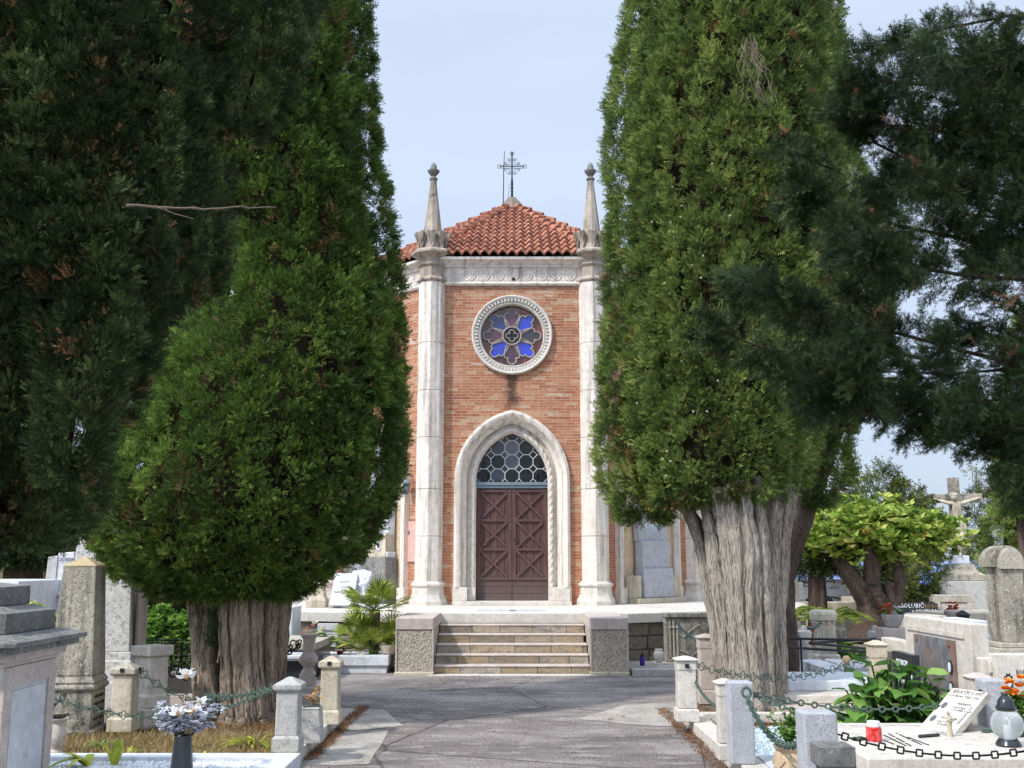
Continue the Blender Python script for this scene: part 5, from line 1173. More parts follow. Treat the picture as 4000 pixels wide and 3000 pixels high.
# rough pale obelisk behind
t = thing('obelisk', 'larger rough pale obelisk with a round half column on its right side', 'obelisk', (xat(408, 2600, 12.3), 12.3, 0), R(6))
mb = MB(); mb.sq([(.40, 0), (.40, .30), (.385, .31), (.385, .52), (.37, .53), (.37, .62)]); mb.build('plinth', M['rough_stone'], t, bevel=.01)
mb = MB(); mb.sq([(.35, .622), (.30, 1.98), (.325, 2.0), (.325, 2.1), (.29, 2.14)]); mb.build('shaft', M['rough_stone'], t, bevel=.012)
mb = MB(); mb.lathe([(.07, .63), (.068, 1.7)], (.41, -.16, 0), 14); mb.lathe([(.085, .60), (.085, .66)], (.41, -.16, 0), 14); mb.build('half_column', M['pink_stone'], t, smooth=True)
# background behind: grey twin gravestone, stone building, small stones
Yg = 17.0
t = thing('gravestone', 'pale grey gravestone of two leaning slabs with black letters, under the cypress edge', 'gravestone', (xat(235, 2330, Yg), Yg, 0))
def pxbox(mb, u0, u1, v0, v1, Y, d, tone=None): mb.box(xat(u0, v1, Y), xat(u1, v1, Y), Y, Y + d, zat(v1, Y), zat(v0, Y), tone)
def pxpoly(mb, px, Y, d):
    pts = [P(u, v, Y) for u, v in px]; mb.extr([(p.x, p.z) for p in pts], lambda a, b, dd: (a, Y + dd, b), 0, d)
mb = MB(); pxpoly(mb, [(172, 2312), (188, 2175), (226, 2170), (212, 2312)], Yg, .3); mb.build('leaning_slab', M['grey_stone'], t, world=True, bevel=.01)
mb = MB(); pxpoly(mb, [(214, 2312), (228, 2160), (290, 2155), (290, 2312)], Yg + .02, .3); sb_ = mb.build('name_slab', M['panel_marble'], t, world=True, bevel=.01)
text('ZUPPIN', sb_, M['letter'], P(262, 2192, Yg) + Vector((0, .0, 0)), (1, 0, 0), (0, 0, 1), .075)
mb = MB(); pxbox(mb, 160, 300, 2312, 2330, Yg - .1, .5); mb.box(xat(165, 2330, Yg), xat(295, 2330, Yg), Yg - .05, Yg + .4, 0, zat(2331, Yg)); mb.build('plinth', M['panel_marble'], t, world=True, bevel=.01)
k = NT('rubble_wall', .95); v_ = k.vor(3.2, k.map((1, 1, 2.1)), 'DISTANCE_TO_EDGE'); cc_ = k.vor(3.2, k.map((1, 1, 2.1)), 'F1', 'Color'); c = k.mix(.65, cc_, sc(96, 82, 68), 'MIX'); c = k.mix(k.ramp(v_, [(.03, 1), (.08, 0)]), k.mix(.75, c, sc(104, 84, 66)), sc(150, 136, 118)); k.color(c); k.bump(v_, .6, .03); M['rubble'] = k.m
Yw = 23.0; t = thing('stone_wall', 'rubble stone garden wall with pale joints at the far left under the trees', 'wall', (-11, Yw, 0))
mb = MB(); mb.box(-14.5, xat(90, 2270, Yw), Yw, Yw + .5, -.05, 2.6); mb.build('rubble', M['rubble'], t, world=True); mb = MB(); mb.box(-14.6, xat(92, 2270, Yw), Yw - .04, Yw + .55, 2.6, 2.7); mb.build('coping', M['grey_stone'], t, world=True, bevel=.01)
Yk = 20.0
t = thing('gravestone', 'small pale gravestone with hollow curved top in front of the rubble wall', 'gravestone', (xat(92, 2290, Yk), Yk, 0)); mb = MB(); pxpoly(mb, [(60, 2420), (60, 2252), (78, 2259), (93, 2261), (110, 2258), (126, 2249), (126, 2420)], Yk, .12); mb.build('slab', M['beige_stone'], t, world=True, bevel=.006)
t = thing('gravestone', 'white gravestone with black letters beside the leaning grey slabs', 'gravestone', (xat(165, 2290, 19), 19, 0)); mb = MB(); pxbox(mb, 131, 200, 2270, 2287, 19, .1); q_ = mb.build('name_band', M['white'], t, world=True, bevel=.01); text('PUTIGNA', q_, M['letter'], P(178, 2284, 18.995), (1, 0, 0), (0, 0, 1), .065); mb = MB(); pxbox(mb, 134, 200, 2288, 2330, 19, .1); mb.box(xat(130, 2330, 19), xat(200, 2330, 19), 19, 19.3, 0, zat(2330, 19)); mb.build('support', M['dark_granite'], t, world=True)
t = thing('gravestone', 'weathered stepped gravestone with rusty niche in front of the dark wall end', 'gravestone', (xat(150, 2270, 21), 21, 0)); mb = MB(); pxbox(mb, 127, 174, 2212, 2240, 21, .25); pxbox(mb, 120, 178, 2240, 2245, 20.97, .3); pxbox(mb, 130, 143, 2245, 2270, 21, .25); pxbox(mb, 166, 174, 2245, 2270, 21, .25); mb.box(xat(125, 2270, 21), xat(176, 2270, 21), 20.95, 21.3, 0, zat(2270, 21)); mb.build('frame', M['old_stone'], t, world=True, bevel=.008); mb = MB(); pxbox(mb, 143, 166, 2246, 2270, 21.1, .1); mb.build('niche', plain('rust', (92, 52, 34), .8), t, world=True)
t = slab('tomb_slab', 'pale flat tomb slab seen edge on above the big tomb cap', 'tomb', -9.4, xat(75, 2270, 15.6), 15.6, 17.5, 0, zat(2270, 15.6), 'marble')
t = slab('tomb', 'low weathered kerbed tomb between the big pedestal and the lichened obelisk', 'tomb', -5.6, -4.9, 11.6, 12.9, 0, .5, 'beige_stone')
# posts on the left
pG = post('beige square fence post with pyramid cap, chain hooked to it, between the two obelisks', 462, 2862, 2592, 96, 'pyramid', 'beige_stone', z0=.04, capmat='old_stone', rosette=[(0, -1), (1, 0)])
pW = G(552, 2850, 0)
t = thing('stone_block', 'low pale block carrying the tall white post', 'block', (pW.x - .02, pW.y + .2, 0), R(-32)); mb = MB(); mb.box(-.19, .19, -.19, .19, 0, .19); mb.build('block', M['white_stone'], t, bevel=.012)
pH = post('tall white square post with block cap and pebbles on top, turned corner forward', 556, 2758, 2520, 106, 'flat', 'white_stone', rz=R(-32), z0=.19)
pH.location = (pW.x, pW.y + .2, .192)
lowk = MB(); lowk.box(-3.9, -1.9, 11.9, 12.1, 0, .16); tag(lowk.build('low_kerb', M['pink_stone'], bevel=.01), 'low pinkish stone kerb running behind the left cypress trunk', 'kerb')
lowk = MB(); lowk.box(-4.6, -2.9, 12.9, 13.15, 0, .30); tag(lowk.build('kerb_wall', M['pink_stone'], bevel=.012), 'knee high stone kerb carrying the scrolled iron railing', 'kerb')
pM = post('grey pitted fence post with lichened pyramid cap at the corner of the white marble frame', 1112, 2940, 2650, 104, 'pyramid', 'grey_stone', z0=.11, capmat='grey_stone')
pO = post('beige chamfered fence post with low gabled cap and iron rosette at the path edge', 1280, 2832, 2566, 82, 'gable', 'beige_stone', z0=.11, rosette=[(0, -1)])
pb = G(1190, 2745, 0)
t = thing('stone_block', 'rough stone block under the round baluster post', 'block', (pb.x, pb.y + .2, 0)); mb = MB(); mb.box(-.2, .22, -.2, .2, 0, .17); mb.build('block', M['pink_stone'], t, bevel=.015)
pP = post('round turned baluster post with dark mossy capital left of the path', 1188, 2695, 2485, 66, 'baluster', 'pink_stone', z0=.17); pP.location = (pb.x, pb.y + .16, .17)
# small tapered pedestal with dead plant
pn = G(1200, 2905, .11); t = thing('pedestal', 'small tapered grey stone pedestal on the kerb between two fence posts', 'pedestal', (pn.x, pn.y + .11, .11)); mb = MB(); mb.sq([(.108, 0), (.085, .27), (.09, .275), (.085, .285)]); mb.build('block', M['grey_stone'], t, bevel=.008)
t = thing('dead_plant', 'withered brown plant lying on the small tapered pedestal', 'plant', (pn.x + .03, pn.y + .11, .395)); petals('leaves', t, [(random.gauss(0, .03), random.gauss(0, .03), random.uniform(.0, .15)) for _ in range(14)], .035, M['deadleaf']); mb = MB(); mb.cbox((-.02, -.02, .006), (.14, .07, .012), Matrix.Rotation(.3, 3, 'Z')); mb.build('slab', M['verdigris'], t)
for o in [t.children[0]]: o.matrix_parent_inverse = Matrix()
# ------------------ marble frame with white pebbles, near left
t = thing('marble_grave', 'polished white marble grave frame filled with white pebbles at the lower left', 'grave', (-2.9, 7.6, 0))
zf = .13
mb = MB(); mb.box(-4.2, -1.66, 8.46, 8.62, 0, zf); mb.build('border', M['marble'], t, world=True, bevel=.008)
mb = MB(); mb.box(-1.88, -1.66, 6.2, 8.457, 0, zf); mb.build('border', M['marble'], t, world=True, bevel=.008)
mb = MB(); mb.box(-4.2, -1.96, 6.2, 8.0, 0, zf - .012); mb.build('slab', M['marble'], t, world=True, bevel=.008)
pebbles('pebbles', 'white pebbles filling the marble grave frame at the lower left', [(-4.2, 8.0), (-1.89, 8.0), (-1.89, 8.455), (-4.2, 8.455)], .085, 3800, .014, M['peb_white'])
mb = MB(); mb.box(-4.2, -1.885, 8.0, 8.46, 0, .085); tag(mb.build('gravel_bed', M['peb_white'], None), None, None, None, 'structure')
# vase and flowers
pv = G(710, 2990, zf); Yv = 7.95
t = thing('flower_vase', 'tall dark grey vase standing on the white marble frame', 'vase', (xat(710, 2990, Yv), Yv, zf - .012)); mb = MB(); mb.lathe([(.078, 0), (.08, .02), (.062, .24), (.064, .25), (.056, .25), (.052, .10)], n=20); mb.build('vase', M['dark_granite'], t, smooth=True)
vz = zf + .235
t = thing('flower_bouquet', 'artificial white magnolias with silver grey eucalyptus leaves in the dark vase', 'bouquet', (xat(710, 2990, Yv), Yv, vz)); mb = MB(); leaves = []
for _ in range(30):
    a = random.uniform(0, 2 * PI); u_ = random.uniform(-1, 1); p1 = Vector((u_ * .26, random.gauss(0, .07), .07 + random.random() * .2 - abs(u_) * .05)); mb.tube([(0, 0, -.1), p1 * .5 + Vector((0, 0, .03)), p1], .003, 4)
    for q in range(15): w = .35 + .65 * q / 14; leaves.append(tuple(p1 * w + Vector((random.gauss(0, .012), random.gauss(0, .012), random.gauss(0, .014)))))
mb.tube([(0, 0, -.1), (.0, 0, .2), (.01, 0, .38)], .004, 5); mb.build('stalks', M['bark_dark'], t)
o = petals('silver_leaves', t, leaves, .026, M['pet_silver'], n=6); o.matrix_parent_inverse = Matrix()
for cx, cy, cz, s_ in ((.01, -.02, .42, .085), (-.02, -.09, .17, .07), (.09, -.09, .19, .075), (.13, -.06, .24, .06)):
    V, T, C = scatter(np.array([(cx, cy, cz)] * 7), np.array([(math.cos(a_), math.sin(a_) * .6 - .2, .55 + .4 * math.sin(a_ * 3)) for a_ in np.arange(7) * 2 * PI / 7]), np.full(7, s_), np.full(7, .8), *leaf_tpl(.36, .12, 3)); o = npmesh('magnolia_flower', V, T, M['pet_white'], t, C, world=False)
    mb = MB(); mb.ball((cx, cy, cz), s_ * .2, 8, 6, (1, 1, 1.5)); mb.build('flower_heart', plain('tan', (190, 140, 80), .7), o, smooth=True)
# urn
pu = G(215, 2945, .06); t = thing('stone_urn', 'chubby white urn with withered stalks beside the lichened obelisk', 'urn', (xat(218, 2945, 9.2), 9.2, 0)); mb = MB(); mb.lathe([(.06, 0), (.06, .03), (.045, .06), (.07, .12), (.075, .18), (.06, .24), (.058, .25), (.055, .27), (.075, .30), (.078, .31), (.066, .31), (.05, .27)], n=22); mb.build('body', M['white_stone'], t, smooth=True)
mb = MB(); [mb.tube([(0, 0, .26), (random.gauss(0, .03), random.gauss(0, .03), .34)], .008, 5) for _ in range(12)]; mb.build('stalks', M['bark_dark'], t)
# plants
strap_plant('tulip_leaves', 'broad green tulip leaves sprouting from the white pebbles', (xat(345, 2960, 8.25), 8.25, .1), 9, .24, M['lily'], .9, .032)
strap_plant('tulip_leaves', 'upright reddish tipped tulip leaves beside the sprawling green ones', (xat(450, 2950, 8.3), 8.3, .1), 6, .24, M['lily'], .25, .03)
strap_plant('strap_leaf_plant', 'arching yellow green lily leaves at the foot of the left cypress trunk', (xat(990, 2890, 9.6), 9.6, 0), 34, .26, M['lily'], 1.0, .012)
strap_plant('strap_leaf_plant', 'small yellow green lily tuft beside the dark vase', (xat(800, 2930, 9.0), 9.0, 0), 14, .15, M['lily'], 1.0, .010)
strap_plant('strap_leaf_plant', 'small bright lily tuft in the dry grass behind the tulip leaves', (xat(500, 2925, 9.2), 9.2, 0), 12, .14, M['lily'], .9, .010)
strap_plant('strap_leaf_plant', 'green grass tuft in front of the lichened obelisk', (xat(390, 2900, 9.5), 9.5, 0), 30, .18, M['laurel'], .8, .006)
def tufts(name, label, poly, n, h, mat, z=0.0, cat='grass'):
    xs = [p[0] for p in poly]; ys = [p[1] for p in poly]; pos = np.stack([rng.uniform(min(xs), max(xs), n), rng.uniform(min(ys), max(ys), n), np.full(n, z)], 1)
    tp = np.array([(-.05, 0, 0), (.05, 0, 0), (.03, .55, .06), (-.03, .55, .06), (0, 1, .25)]); tr = np.array([(0, 1, 2), (0, 2, 3), (3, 2, 4)])
    V, T, C = scatter(pos, rng.normal(size=(n, 3)) * .6 + [0, 0, 1], h * rng.uniform(.4, 1.2, n), rng.random(n), tp, tr); return tag(npmesh(name, V, T, mat, None, C), label, cat, None, 'stuff')
tufts('dry_grass', 'dry brown grass in the plot below the left cypress', [(-4.3, 8.65), (-1.92, 10.2)], 8000, .09, M['dry'])
tufts('dry_grass', 'dry grass around the foot of the left cypress trunk', [(-4.2, 10.2), (-1.9, 11.8)], 4000, .06, M['dry'])
M['dirt'] = flat2('brown_litter', (96, 66, 44), (150, 108, 72))
def litter(label, poly, n):
    xs = [p[0] for p in poly]; ys = [p[1] for p in poly]; pos = np.stack([rng.uniform(min(xs), max(xs), n), rng.uniform(min(ys), max(ys), n), rng.uniform(.004, .03, n)], 1)
    V, T, C = scatter(pos, rng.normal(size=(n, 3)) * [1, 1, .25], .035 * rng.uniform(.4, 1.2, n), rng.random(n), *spray_tpl(2, .3, .25, .1)); return tag(npmesh('needle_litter', V, T, M['dirt'], None, C), label, 'litter', None, 'stuff')
litter('brown needle litter around the right cypress trunk', [(2.0, 10.6), (4.2, 12.2)], 9000)
litter('scattered dry needles on the asphalt path', [(-1.6, 8.5), (1.6, 15.2)], 900)
litter('brown needle litter around the left cypress trunk', [(-3.9, 10.4), (-1.9, 11.6)], 5000)
litter('brown needles blown along the left kerb of the path', [(-1.72, 9.0), (-1.6, 12.2)], 1600); litter('brown needles blown along the right kerb of the path', [(1.58, 8.2), (1.72, 12.0)], 1600)
# iron railing on the kerb wall
Yi = 13.0; t = thing('iron_railing', 'dark scrolled iron railing in front of the bright green bush', 'railing', (-3.8, Yi, .3)); mb = MB(); x0, x1 = xat(555, 2500, Yi), xat(790, 2500, Yi); zt = zat(2500, Yi)
mb.tube([(x0, Yi, zt), (x1, Yi, zt)], .01, 5); mb.tube([(x0, Yi, .36), (x1, Yi, .36)], .008, 5)
mb.build('rail', M['iron'], t, world=True)
for i in range(7):
    xx_ = x0 + (x1 - x0) * i / 6; mb = MB(); mb.tube([(xx_, Yi, .3), (xx_, Yi, zt)], .009, 5); mb.build('baluster', M['iron'], t, world=True)
    if i < 6:
        mb = MB(); cx = xx_ + (x1 - x0) / 12
        for zc_, r0 in ((zt - .07, .045), (zt - .2, .05), (.45, .05), (.58, .04)):
            for sg in (-1, 1): mb.tube([(cx + sg * .028 + r0 * (1 - .7 * q / 14) * math.cos(sg * q * .5), Yi, zc_ + r0 * (1 - .7 * q / 14) * math.sin(q * .5)) for q in range(15)], .005, 4)
        mb.build('scrollwork', M['iron'], t, world=True)
chain('black spiked chain hanging in front of the scrolled railing', P(600, 2590, 12.4), P(790, 2640, 12.5), .03, .09, .010, 'clover', 'iron', every=2)
chain('black chain climbing from the left cypress to the baluster post', P(990, 2610, 12.3), top_of(pP, -1, 0, .8), .04, .09, .011, 'rod', 'iron')
chain('twisted black chain just above another on the baluster post', P(1000, 2560, 12.5), top_of(pP, -1, .2, .86), .05, .08, .009, 'clover', 'iron', every=2)
chain('thin clover link chain from the beige post towards the dark vase', top_of(pG, 1, 0, .88), P(900, 2730, 10.6), .12, .05, .0048, 'clover')
chain('thin clover link chain crossing in front of the lichened obelisk', P(180, 2718, 9.9), P(760, 2800, 9.6), .07, .05, .0048, 'clover')
chain('pale round link chain hanging from the pitted post to the cypress trunk', top_of(pM, -1, 0, .86), P(840, 2775, 9.5), .02, .05, .007, 'rod')
chain('thin chain from the pitted post back to the beige post', top_of(pM, -.9, .8, .86), P(800, 2715, 10.4), .04, .045, .005, 'clover')
chain('thin dark chain from the chamfered post to the baluster post', top_of(pO, -1, 0, .9), top_of(pP, 1, 0, .2), .04, .05, .006, 'round', 'iron')
chain('short crossed chain end hanging from the beige fence post', P(258, 2708, 9.95), P(196, 2765, 9.8), .01, .045, .006, 'clover')
# ------------------ left of the stairs: marble grave with pebbles, palm, flowers
za, Ya, Yb_ = .25, 15.75, 16.9
t = thing('marble_grave', 'long white marble grave surround filled with pebbles left of the steps', 'grave', (-2.7, 16.2, 0))
xL, xR = -3.8, -1.80
mb = MB(); mb.box(xL, xR + .0, Ya, Ya + .22, .11, za); mb.box(xR - .16, xR, Ya + .222, Yb_, .11, za); mb.build('border', M['marble'], t, world=True, bevel=.008)
mb = MB(); mb.box(xL, xR - .03, Ya + .03, Yb_, 0, .105); mb.build('plinth', M['marble'], t, world=True, bevel=.006)
mb = MB(); mb.box(xL, xR - .16, Ya + .222, Yb_, .106, .19); mb.build('gravel_base', M['peb_white'], t, world=True)
pebbles('pebbles', 'grey white pebbles in the marble grave left of the steps', [(xL, Ya + .23), (xR - .17, Ya + .23), (xR - .17, Yb_), (xL, Yb_)], .195, 2600, .02, M['peb_white'], (0, .8))
pt_ = P(1280, 2525, 16.95); t = thing('gravestone', 'pink white gravestone with dark letters leaning on the terrace wall left of the palm', 'gravestone', (pt_.x, 16.95, .2)); mb = MB(); pxbox(mb, 1238, 1318, 2436, 2526, 16.9, .08); q_ = mb.build('slab', M['panel_marble'], t, world=True, bevel=.006)
for i, s_ in enumerate(('DUSICH ANICA', '1919-98', '', 'PALMA')): 
    if s_: text(s_, q_, M['letter'], P(1282, 2468 + i * 17, 16.895), (1, 0, 0), (0, 0, 1), .05, sx=.8)
t = thing('flower_vase', 'plain white cylindrical vase on the pebbles of the marble grave', 'vase', P(1228, 2546, 16.1)); t.location.z = .19; mb = MB(); mb.lathe([(.07, 0), (.07, .2), (.06, .2), (.055, .05)], n=18); mb.build('vase', M['white'], t, smooth=True)
t2 = thing('flower_bouquet', 'bouquet of pink roses and cream lilies in the plain white vase', 'bouquet', (t.location.x, t.location.y, .39)); o = petals('leaves', t2, [(random.gauss(.03, .08), random.gauss(0, .06), random.uniform(0, .16)) for _ in range(40)], .06, M['arum']); o.matrix_parent_inverse = Matrix()
for cx, cz in ((-.15, .16), (-.11, .22), (-.03, .26), (.14, .02), (.17, .05)):
    o = petals('rose', t2, [(cx, -.05, cz)] * 3, .035, M['pet_pink'], n=8, up=.9); o.matrix_parent_inverse = Matrix()
o = petals('lilies', t2, [(.05, -.06, .14), (.04, -.05, .06), (.1, -.04, .2), (0, -.05, .29)], .09, M['cream'], n=6, up=.8); o.matrix_parent_inverse = Matrix()
t = thing('flower_pot', 'small red pot of pink blossoms on the pebbles in front of the gravestone', 'flower pot', (xat(1328, 2545, 16.2), 16.2, .2)); mb = MB(); mb.lathe([(.035, 0), (.05, .07), (.052, .08), (.04, .08)], n=14); mb.build('pot', plain('red_clay', (150, 60, 40), .7), t, smooth=True); o = petals('blossoms', t, [(random.gauss(0, .07), random.gauss(0, .04), random.uniform(.07, .2)) for _ in range(26)], .025, M['pet_pink']); o.matrix_parent_inverse = Matrix(); o = petals('leaves', t, [(random.gauss(0, .06), random.gauss(0, .04), random.uniform(.05, .18)) for _ in range(20)], .03, M['laurel']); o.matrix_parent_inverse = Matrix()
t = thing('stone_bowl', 'pale shell shaped stone bowl at the corner of the marble grave by the stair pier', 'bowl', (xat(1520, 2560, 16.0), 16.0, .24)); mb = MB(); mb.lathe([(.04, 0), (.09, .03), (.13, .12), (.135, .15), (.12, .15), (.09, .06)], n=20, sx=1.1); mb.build('bowl', M['beige_stone'], t, smooth=True)
t = thing('tomb', 'dark granite tomb with white marble rails behind the baluster post', 'tomb', (-3.9, 15.0, 0)); xx0, xx1 = xat(1060, 2540, 14.8), xat(1215, 2540, 14.8)
mb = MB(); mb.box(xx0 - .6, xx1, 14.8, 16.4, 0, .40); mb.build('body', M['dark_granite'], t, world=True, bevel=.01); mb = MB(); mb.box(xx0 - .6, xx1 - .03, 14.74, 14.797, .27, .38); mb.box(xx0 - .6, xx1 - .03, 14.70, 14.74, .30, .345); mb.build('rail', M['marble'], t, world=True, bevel=.008); mb = MB(); mb.box(xx0 - .7, xx1 + .05, 14.9, 16.4, .402, .50); mb.build('lid', M['old_stone'], t, world=True, bevel=.01)
t = thing('gravestone', 'plain bluish marble upright slab at the left end of the terrace', 'gravestone', (xat(1118, 2470, 16.9), 16.9, 0)); mb = MB(); mb.box(xat(1100, 2470, 16.7), xat(1140, 2470, 16.7), 16.7, 17.4, 0, zat(2372, 16.7)); mb.build('slab', M['marble'], t, world=True, bevel=.008)
# fan palm
def fan_palm(name, label, c, crowns, cat='palm'):
    t = thing(name, label, cat, c); mb = MB(); tr1 = MB()
    for (ox, oy, oz, n, Rl, upb) in crowns:
        for i in range(n):
            az = 2 * PI * i / n * 1.618 * 3 + random.random() * .4; el = math.radians(random.uniform(-12, 78) * upb + 4); d = Vector((math.cos(az) * math.cos(el), math.sin(az) * math.cos(el), math.sin(el)))
            stem = Rl * random.uniform(.45, .7); p0 = Vector((ox, oy, oz)); p1 = p0 + d * stem; tr1.tube([p0, p1], .006, 4)
            s = d.cross(Vector((0, 0, 1))).normalized(); u2 = s.cross(d); nb = 19; Lb = Rl * random.uniform(.6, .8)
            for b in range(nb):
                a = (b / (nb - 1) - .5) * math.radians(200); bd = (d * math.cos(a) + s * math.sin(a) + u2 * (.12 - .25 * abs(a) / 2)).normalized(); lp = Lb * (1 - .28 * (abs(a) / 1.75) ** 2); sw = bd.cross(u2).normalized() * .013
                q1 = p1 + bd * lp * .55; q2 = p1 + bd * lp + Vector((0, 0, -.05 * lp - random.uniform(0, .04)))
                mb.add([p1, q1 - sw, q1 + sw + u2 * .006, q2], [(0, 1, 2), (1, 3, 2)], min(1, max(0, random.gauss(.45, .25))))
    mb.build('fronds', M['palm'], t); tr1.build('stalks', M['palm'], t)
    tk = MB(); zt_ = crowns[0][2]; tk.tube([(0, 0, -.02), (0, 0, zt_ * .5), (0, 0, zt_)], [.07, .085, .075], 12, wob=lambda th, i, m: 1 + .15 * math.sin(th * 6 + i)); tk.build('trunk', M['bark_dark'], t); return t
fan_palm('fan_palm', 'dwarf fan palm with a dark trunk and green shoots left of the steps', (xat(1460, 2540, 16.35), 16.35, .2), [(0, 0, .68, 24, .50, 1.0), (-.26, -.05, .20, 13, .44, .9), (.02, -.22, .06, 13, .42, .9), (.24, .0, .18, 13, .42, .9)])
# statue on the terrace
def skin_figure(name, verts, edges, radii, mat, parent=None, sub=2):
    me = bpy.data.meshes.new(name); me.from_pydata(verts, edges, []); me.update(); o = bpy.data.objects.new(name, me); COL.objects.link(o)
    md = o.modifiers.new('skin', 'SKIN'); md.use_smooth_shade = True
    for i, r in enumerate(radii): me.skin_vertices[0].data[i].radius = (r, r) if not hasattr(r, '__len__') else r
    me.skin_vertices[0].data[0].use_root = True
    ss = o.modifiers.new('sub', 'SUBSURF'); ss.levels = ss.render_levels = sub
    me.materials.append(mat)
    if parent is not None: o.parent = parent
    return o
ps = P(1415, 2345, 19.2); t = thing('marble_statue', 'white marble statue of a bowed child with curly hair on the terrace behind the palm', 'statue', (ps.x, 19.2, ZT), R(-20))
vs = [(0, 0, .28), (0, 0, .42), (-.02, 0, .56), (-.05, -.01, .66), (-.09, -.02, .72), (.12, -.02, .60), (.17, -.12, .45), (.02, -.2, .40), (-.16, -.02, .60), (-.22, -.12, .46), (-.14, -.24, .42), (.09, -.02, .22), (.12, -.28, .16), (.12, -.2, .0), (-.09, -.02, .22), (-.12, -.28, .16), (-.12, -.2, .0)]
ed = [(0, 1), (1, 2), (2, 3), (3, 4), (2, 5), (5, 6), (6, 7), (2, 8), (8, 9), (9, 10), (0, 11), (11, 12), (12, 13), (0, 14), (14, 15), (15, 16)]
skin_figure('body', vs, ed, [.11, .11, .10, .045, .05, .055, .045, .03, .055, .045, .03, .08, .06, .045, .08, .06, .045], M['marble'], t)
mb = MB(); mb.ball((-.12, -.03, .80), .105, 18, 14, (.95, 1.05, 1.12)); mb.ball((-.16, -.13, .78), .02, 8, 6, (1, 1.3, 1)); hd = mb.build('head', M['marble'], t, smooth=True)
mb = MB(); 
for _ in range(70):
    th = random.uniform(0, 2 * PI); ph = random.uniform(0, 1.5); x_, y_, z_ = math.sin(ph) * math.cos(th), math.sin(ph) * math.sin(th), math.cos(ph)
    if y_ < -.45 and z_ < .6: continue
    mb.ball((-.12 + .1 * x_, -.03 + .11 * y_, .80 + .12 * z_), .028, 7, 5)
mb.build('curly_hair', M['marble'], t, smooth=True); mb = MB(); mb.box(-.25, .25, -.35, .2, 0, .26); mb.build('seat', M['marble'], t, bevel=.02)
pbk = P(1335, 2350, 18.9); t = thing('open_book_gravestone', 'slanted white book shaped gravestone with dark letters left of the marble statue', 'gravestone', (pbk.x, 18.9, ZT), R(-8))
mt = Matrix.Rotation(R(-28), 3, 'X'); mb = MB(); mb.cbox((0, .12, .32), (.42, .06, .62), mt); q_ = mb.build('slab', M['marble'], t, bevel=.01)
for i, s_ in enumerate(('GASPARE', 'D. 17-6-1957', 'PARENTI POSERO')): text(s_, q_, M['letter'], mt @ Vector((0, -.032, .12 - .1 * i)) + Vector((0, .12, .32)), mt @ Vector((1, 0, 0)), mt @ Vector((0, 0, 1)), .055, world=False, sx=.8)
mb = MB(); mb.box(-.26, .26, .05, .35, 0, .12); mb.build('foot', M['grey_stone'], t, bevel=.01)
# low stone base left of the book
t = thing('stone_block', 'low square stone base at the back left of the terrace', 'block', (xat(1240, 2355, 19.4), 19.4, ZT)); mb = MB(); mb.sq([(.18, 0), (.18, .12), (.14, .2), (.13, .5)]); mb.build('block', M['beige_stone'], t, bevel=.01)
# ------------------------------------------------------------- RIGHT SIDE
pa = post('white fence post with overhanging pyramid cap at the end of the right kerb', 2690, 2822, 2566, 84, 'overhang', 'white_stone', z0=.11, rosette=[(0, -1)])
pb2 = post('pinkish fence post with curved capital half hidden by the right cypress trunk', 2772, 2752, 2478, 72, 'overhang', 'pink_stone')
pb3 = post('pinkish fence post just right of the big pale trunk', 3098, 2640, 2458, 62, 'overhang', 'pink_stone')
pc1b = post('white capped fence post directly behind the taller granite one', 2848, 2972, 2655, 74, 'overhang', 'white_stone', z0=.11)
pc1 = post('square granite fence post with a heavy green ring and chain at the right kerb', 2906, 2988, 2665, 88, 'block', 'grey_granite', z0=.11)
def fpost(label, u, v, Y, ztop, w, style, mat, z0=0, **kw):
    x = xat(u, v, Y); t = post(label, 2000, 2900, 2700, 60, style, mat, z0=z0, **kw)
    for c_ in list(t.children): bpy.data.objects.remove(c_)
    bpy.data.objects.remove(t)
    # rebuild at exact place: choose pixels that give this distance and height
    H = ztop - z0; vb = v_of(z0, Y); vt = v_of(ztop, Y); ub = 2000 + (u - 2000)
    t = post(label, u, vb, vt, w * FPX / Y / 1.03, style, mat, z0=z0, **kw); t.location.x = x; t.location.y = Y + w / 2; return t
def v_of(z, Y):
    s = (z - EYE) / Y     # invert dz
    # s = (SP + CP*yc)/(CP - SP*yc)
    yc = (s * CP - SP) / (CP + s * SP); return 1500 - yc * FPX
pc2 = fpost('short square granite fence post where the heavy green chain ends', 3208, 2850, 6.45, .73, .20, 'block', 'grey_granite', z0=.11)
pc3 = fpost('low stained old stone post with rounded lid at the bottom edge', 3273, 2950, 5.75, .655, .19, 'flat', 'dark_cap', z0=.0, capmat='dark_cap')
px_ = fpost('square granite fence post with a black ring beside the lettered white headstone', 3895, 2720, 8.35, .71, .18, 'block', 'grey_granite')
pxb = fpost('pale capped fence post behind the granite one with the black ring', 3838, 2720, 8.75, .72, .17, 'overhang', 'pink_stone')
pp_ = fpost('pale fence post with curved panel in front of the tall grey plaque headstone', 3440, 2600, 10.9, .82, .19, 'overhang', 'beige_stone')
pq1 = fpost('grey fence post with domed top beside the red flowers', 3150, 2540, 15.6, .69, .18, 'ball', 'grey_stone')
pq2 = fpost('grey fence post with domed top left of the planter bowl', 3430, 2540, 14.8, .74, .16, 'ball', 'grey_stone')
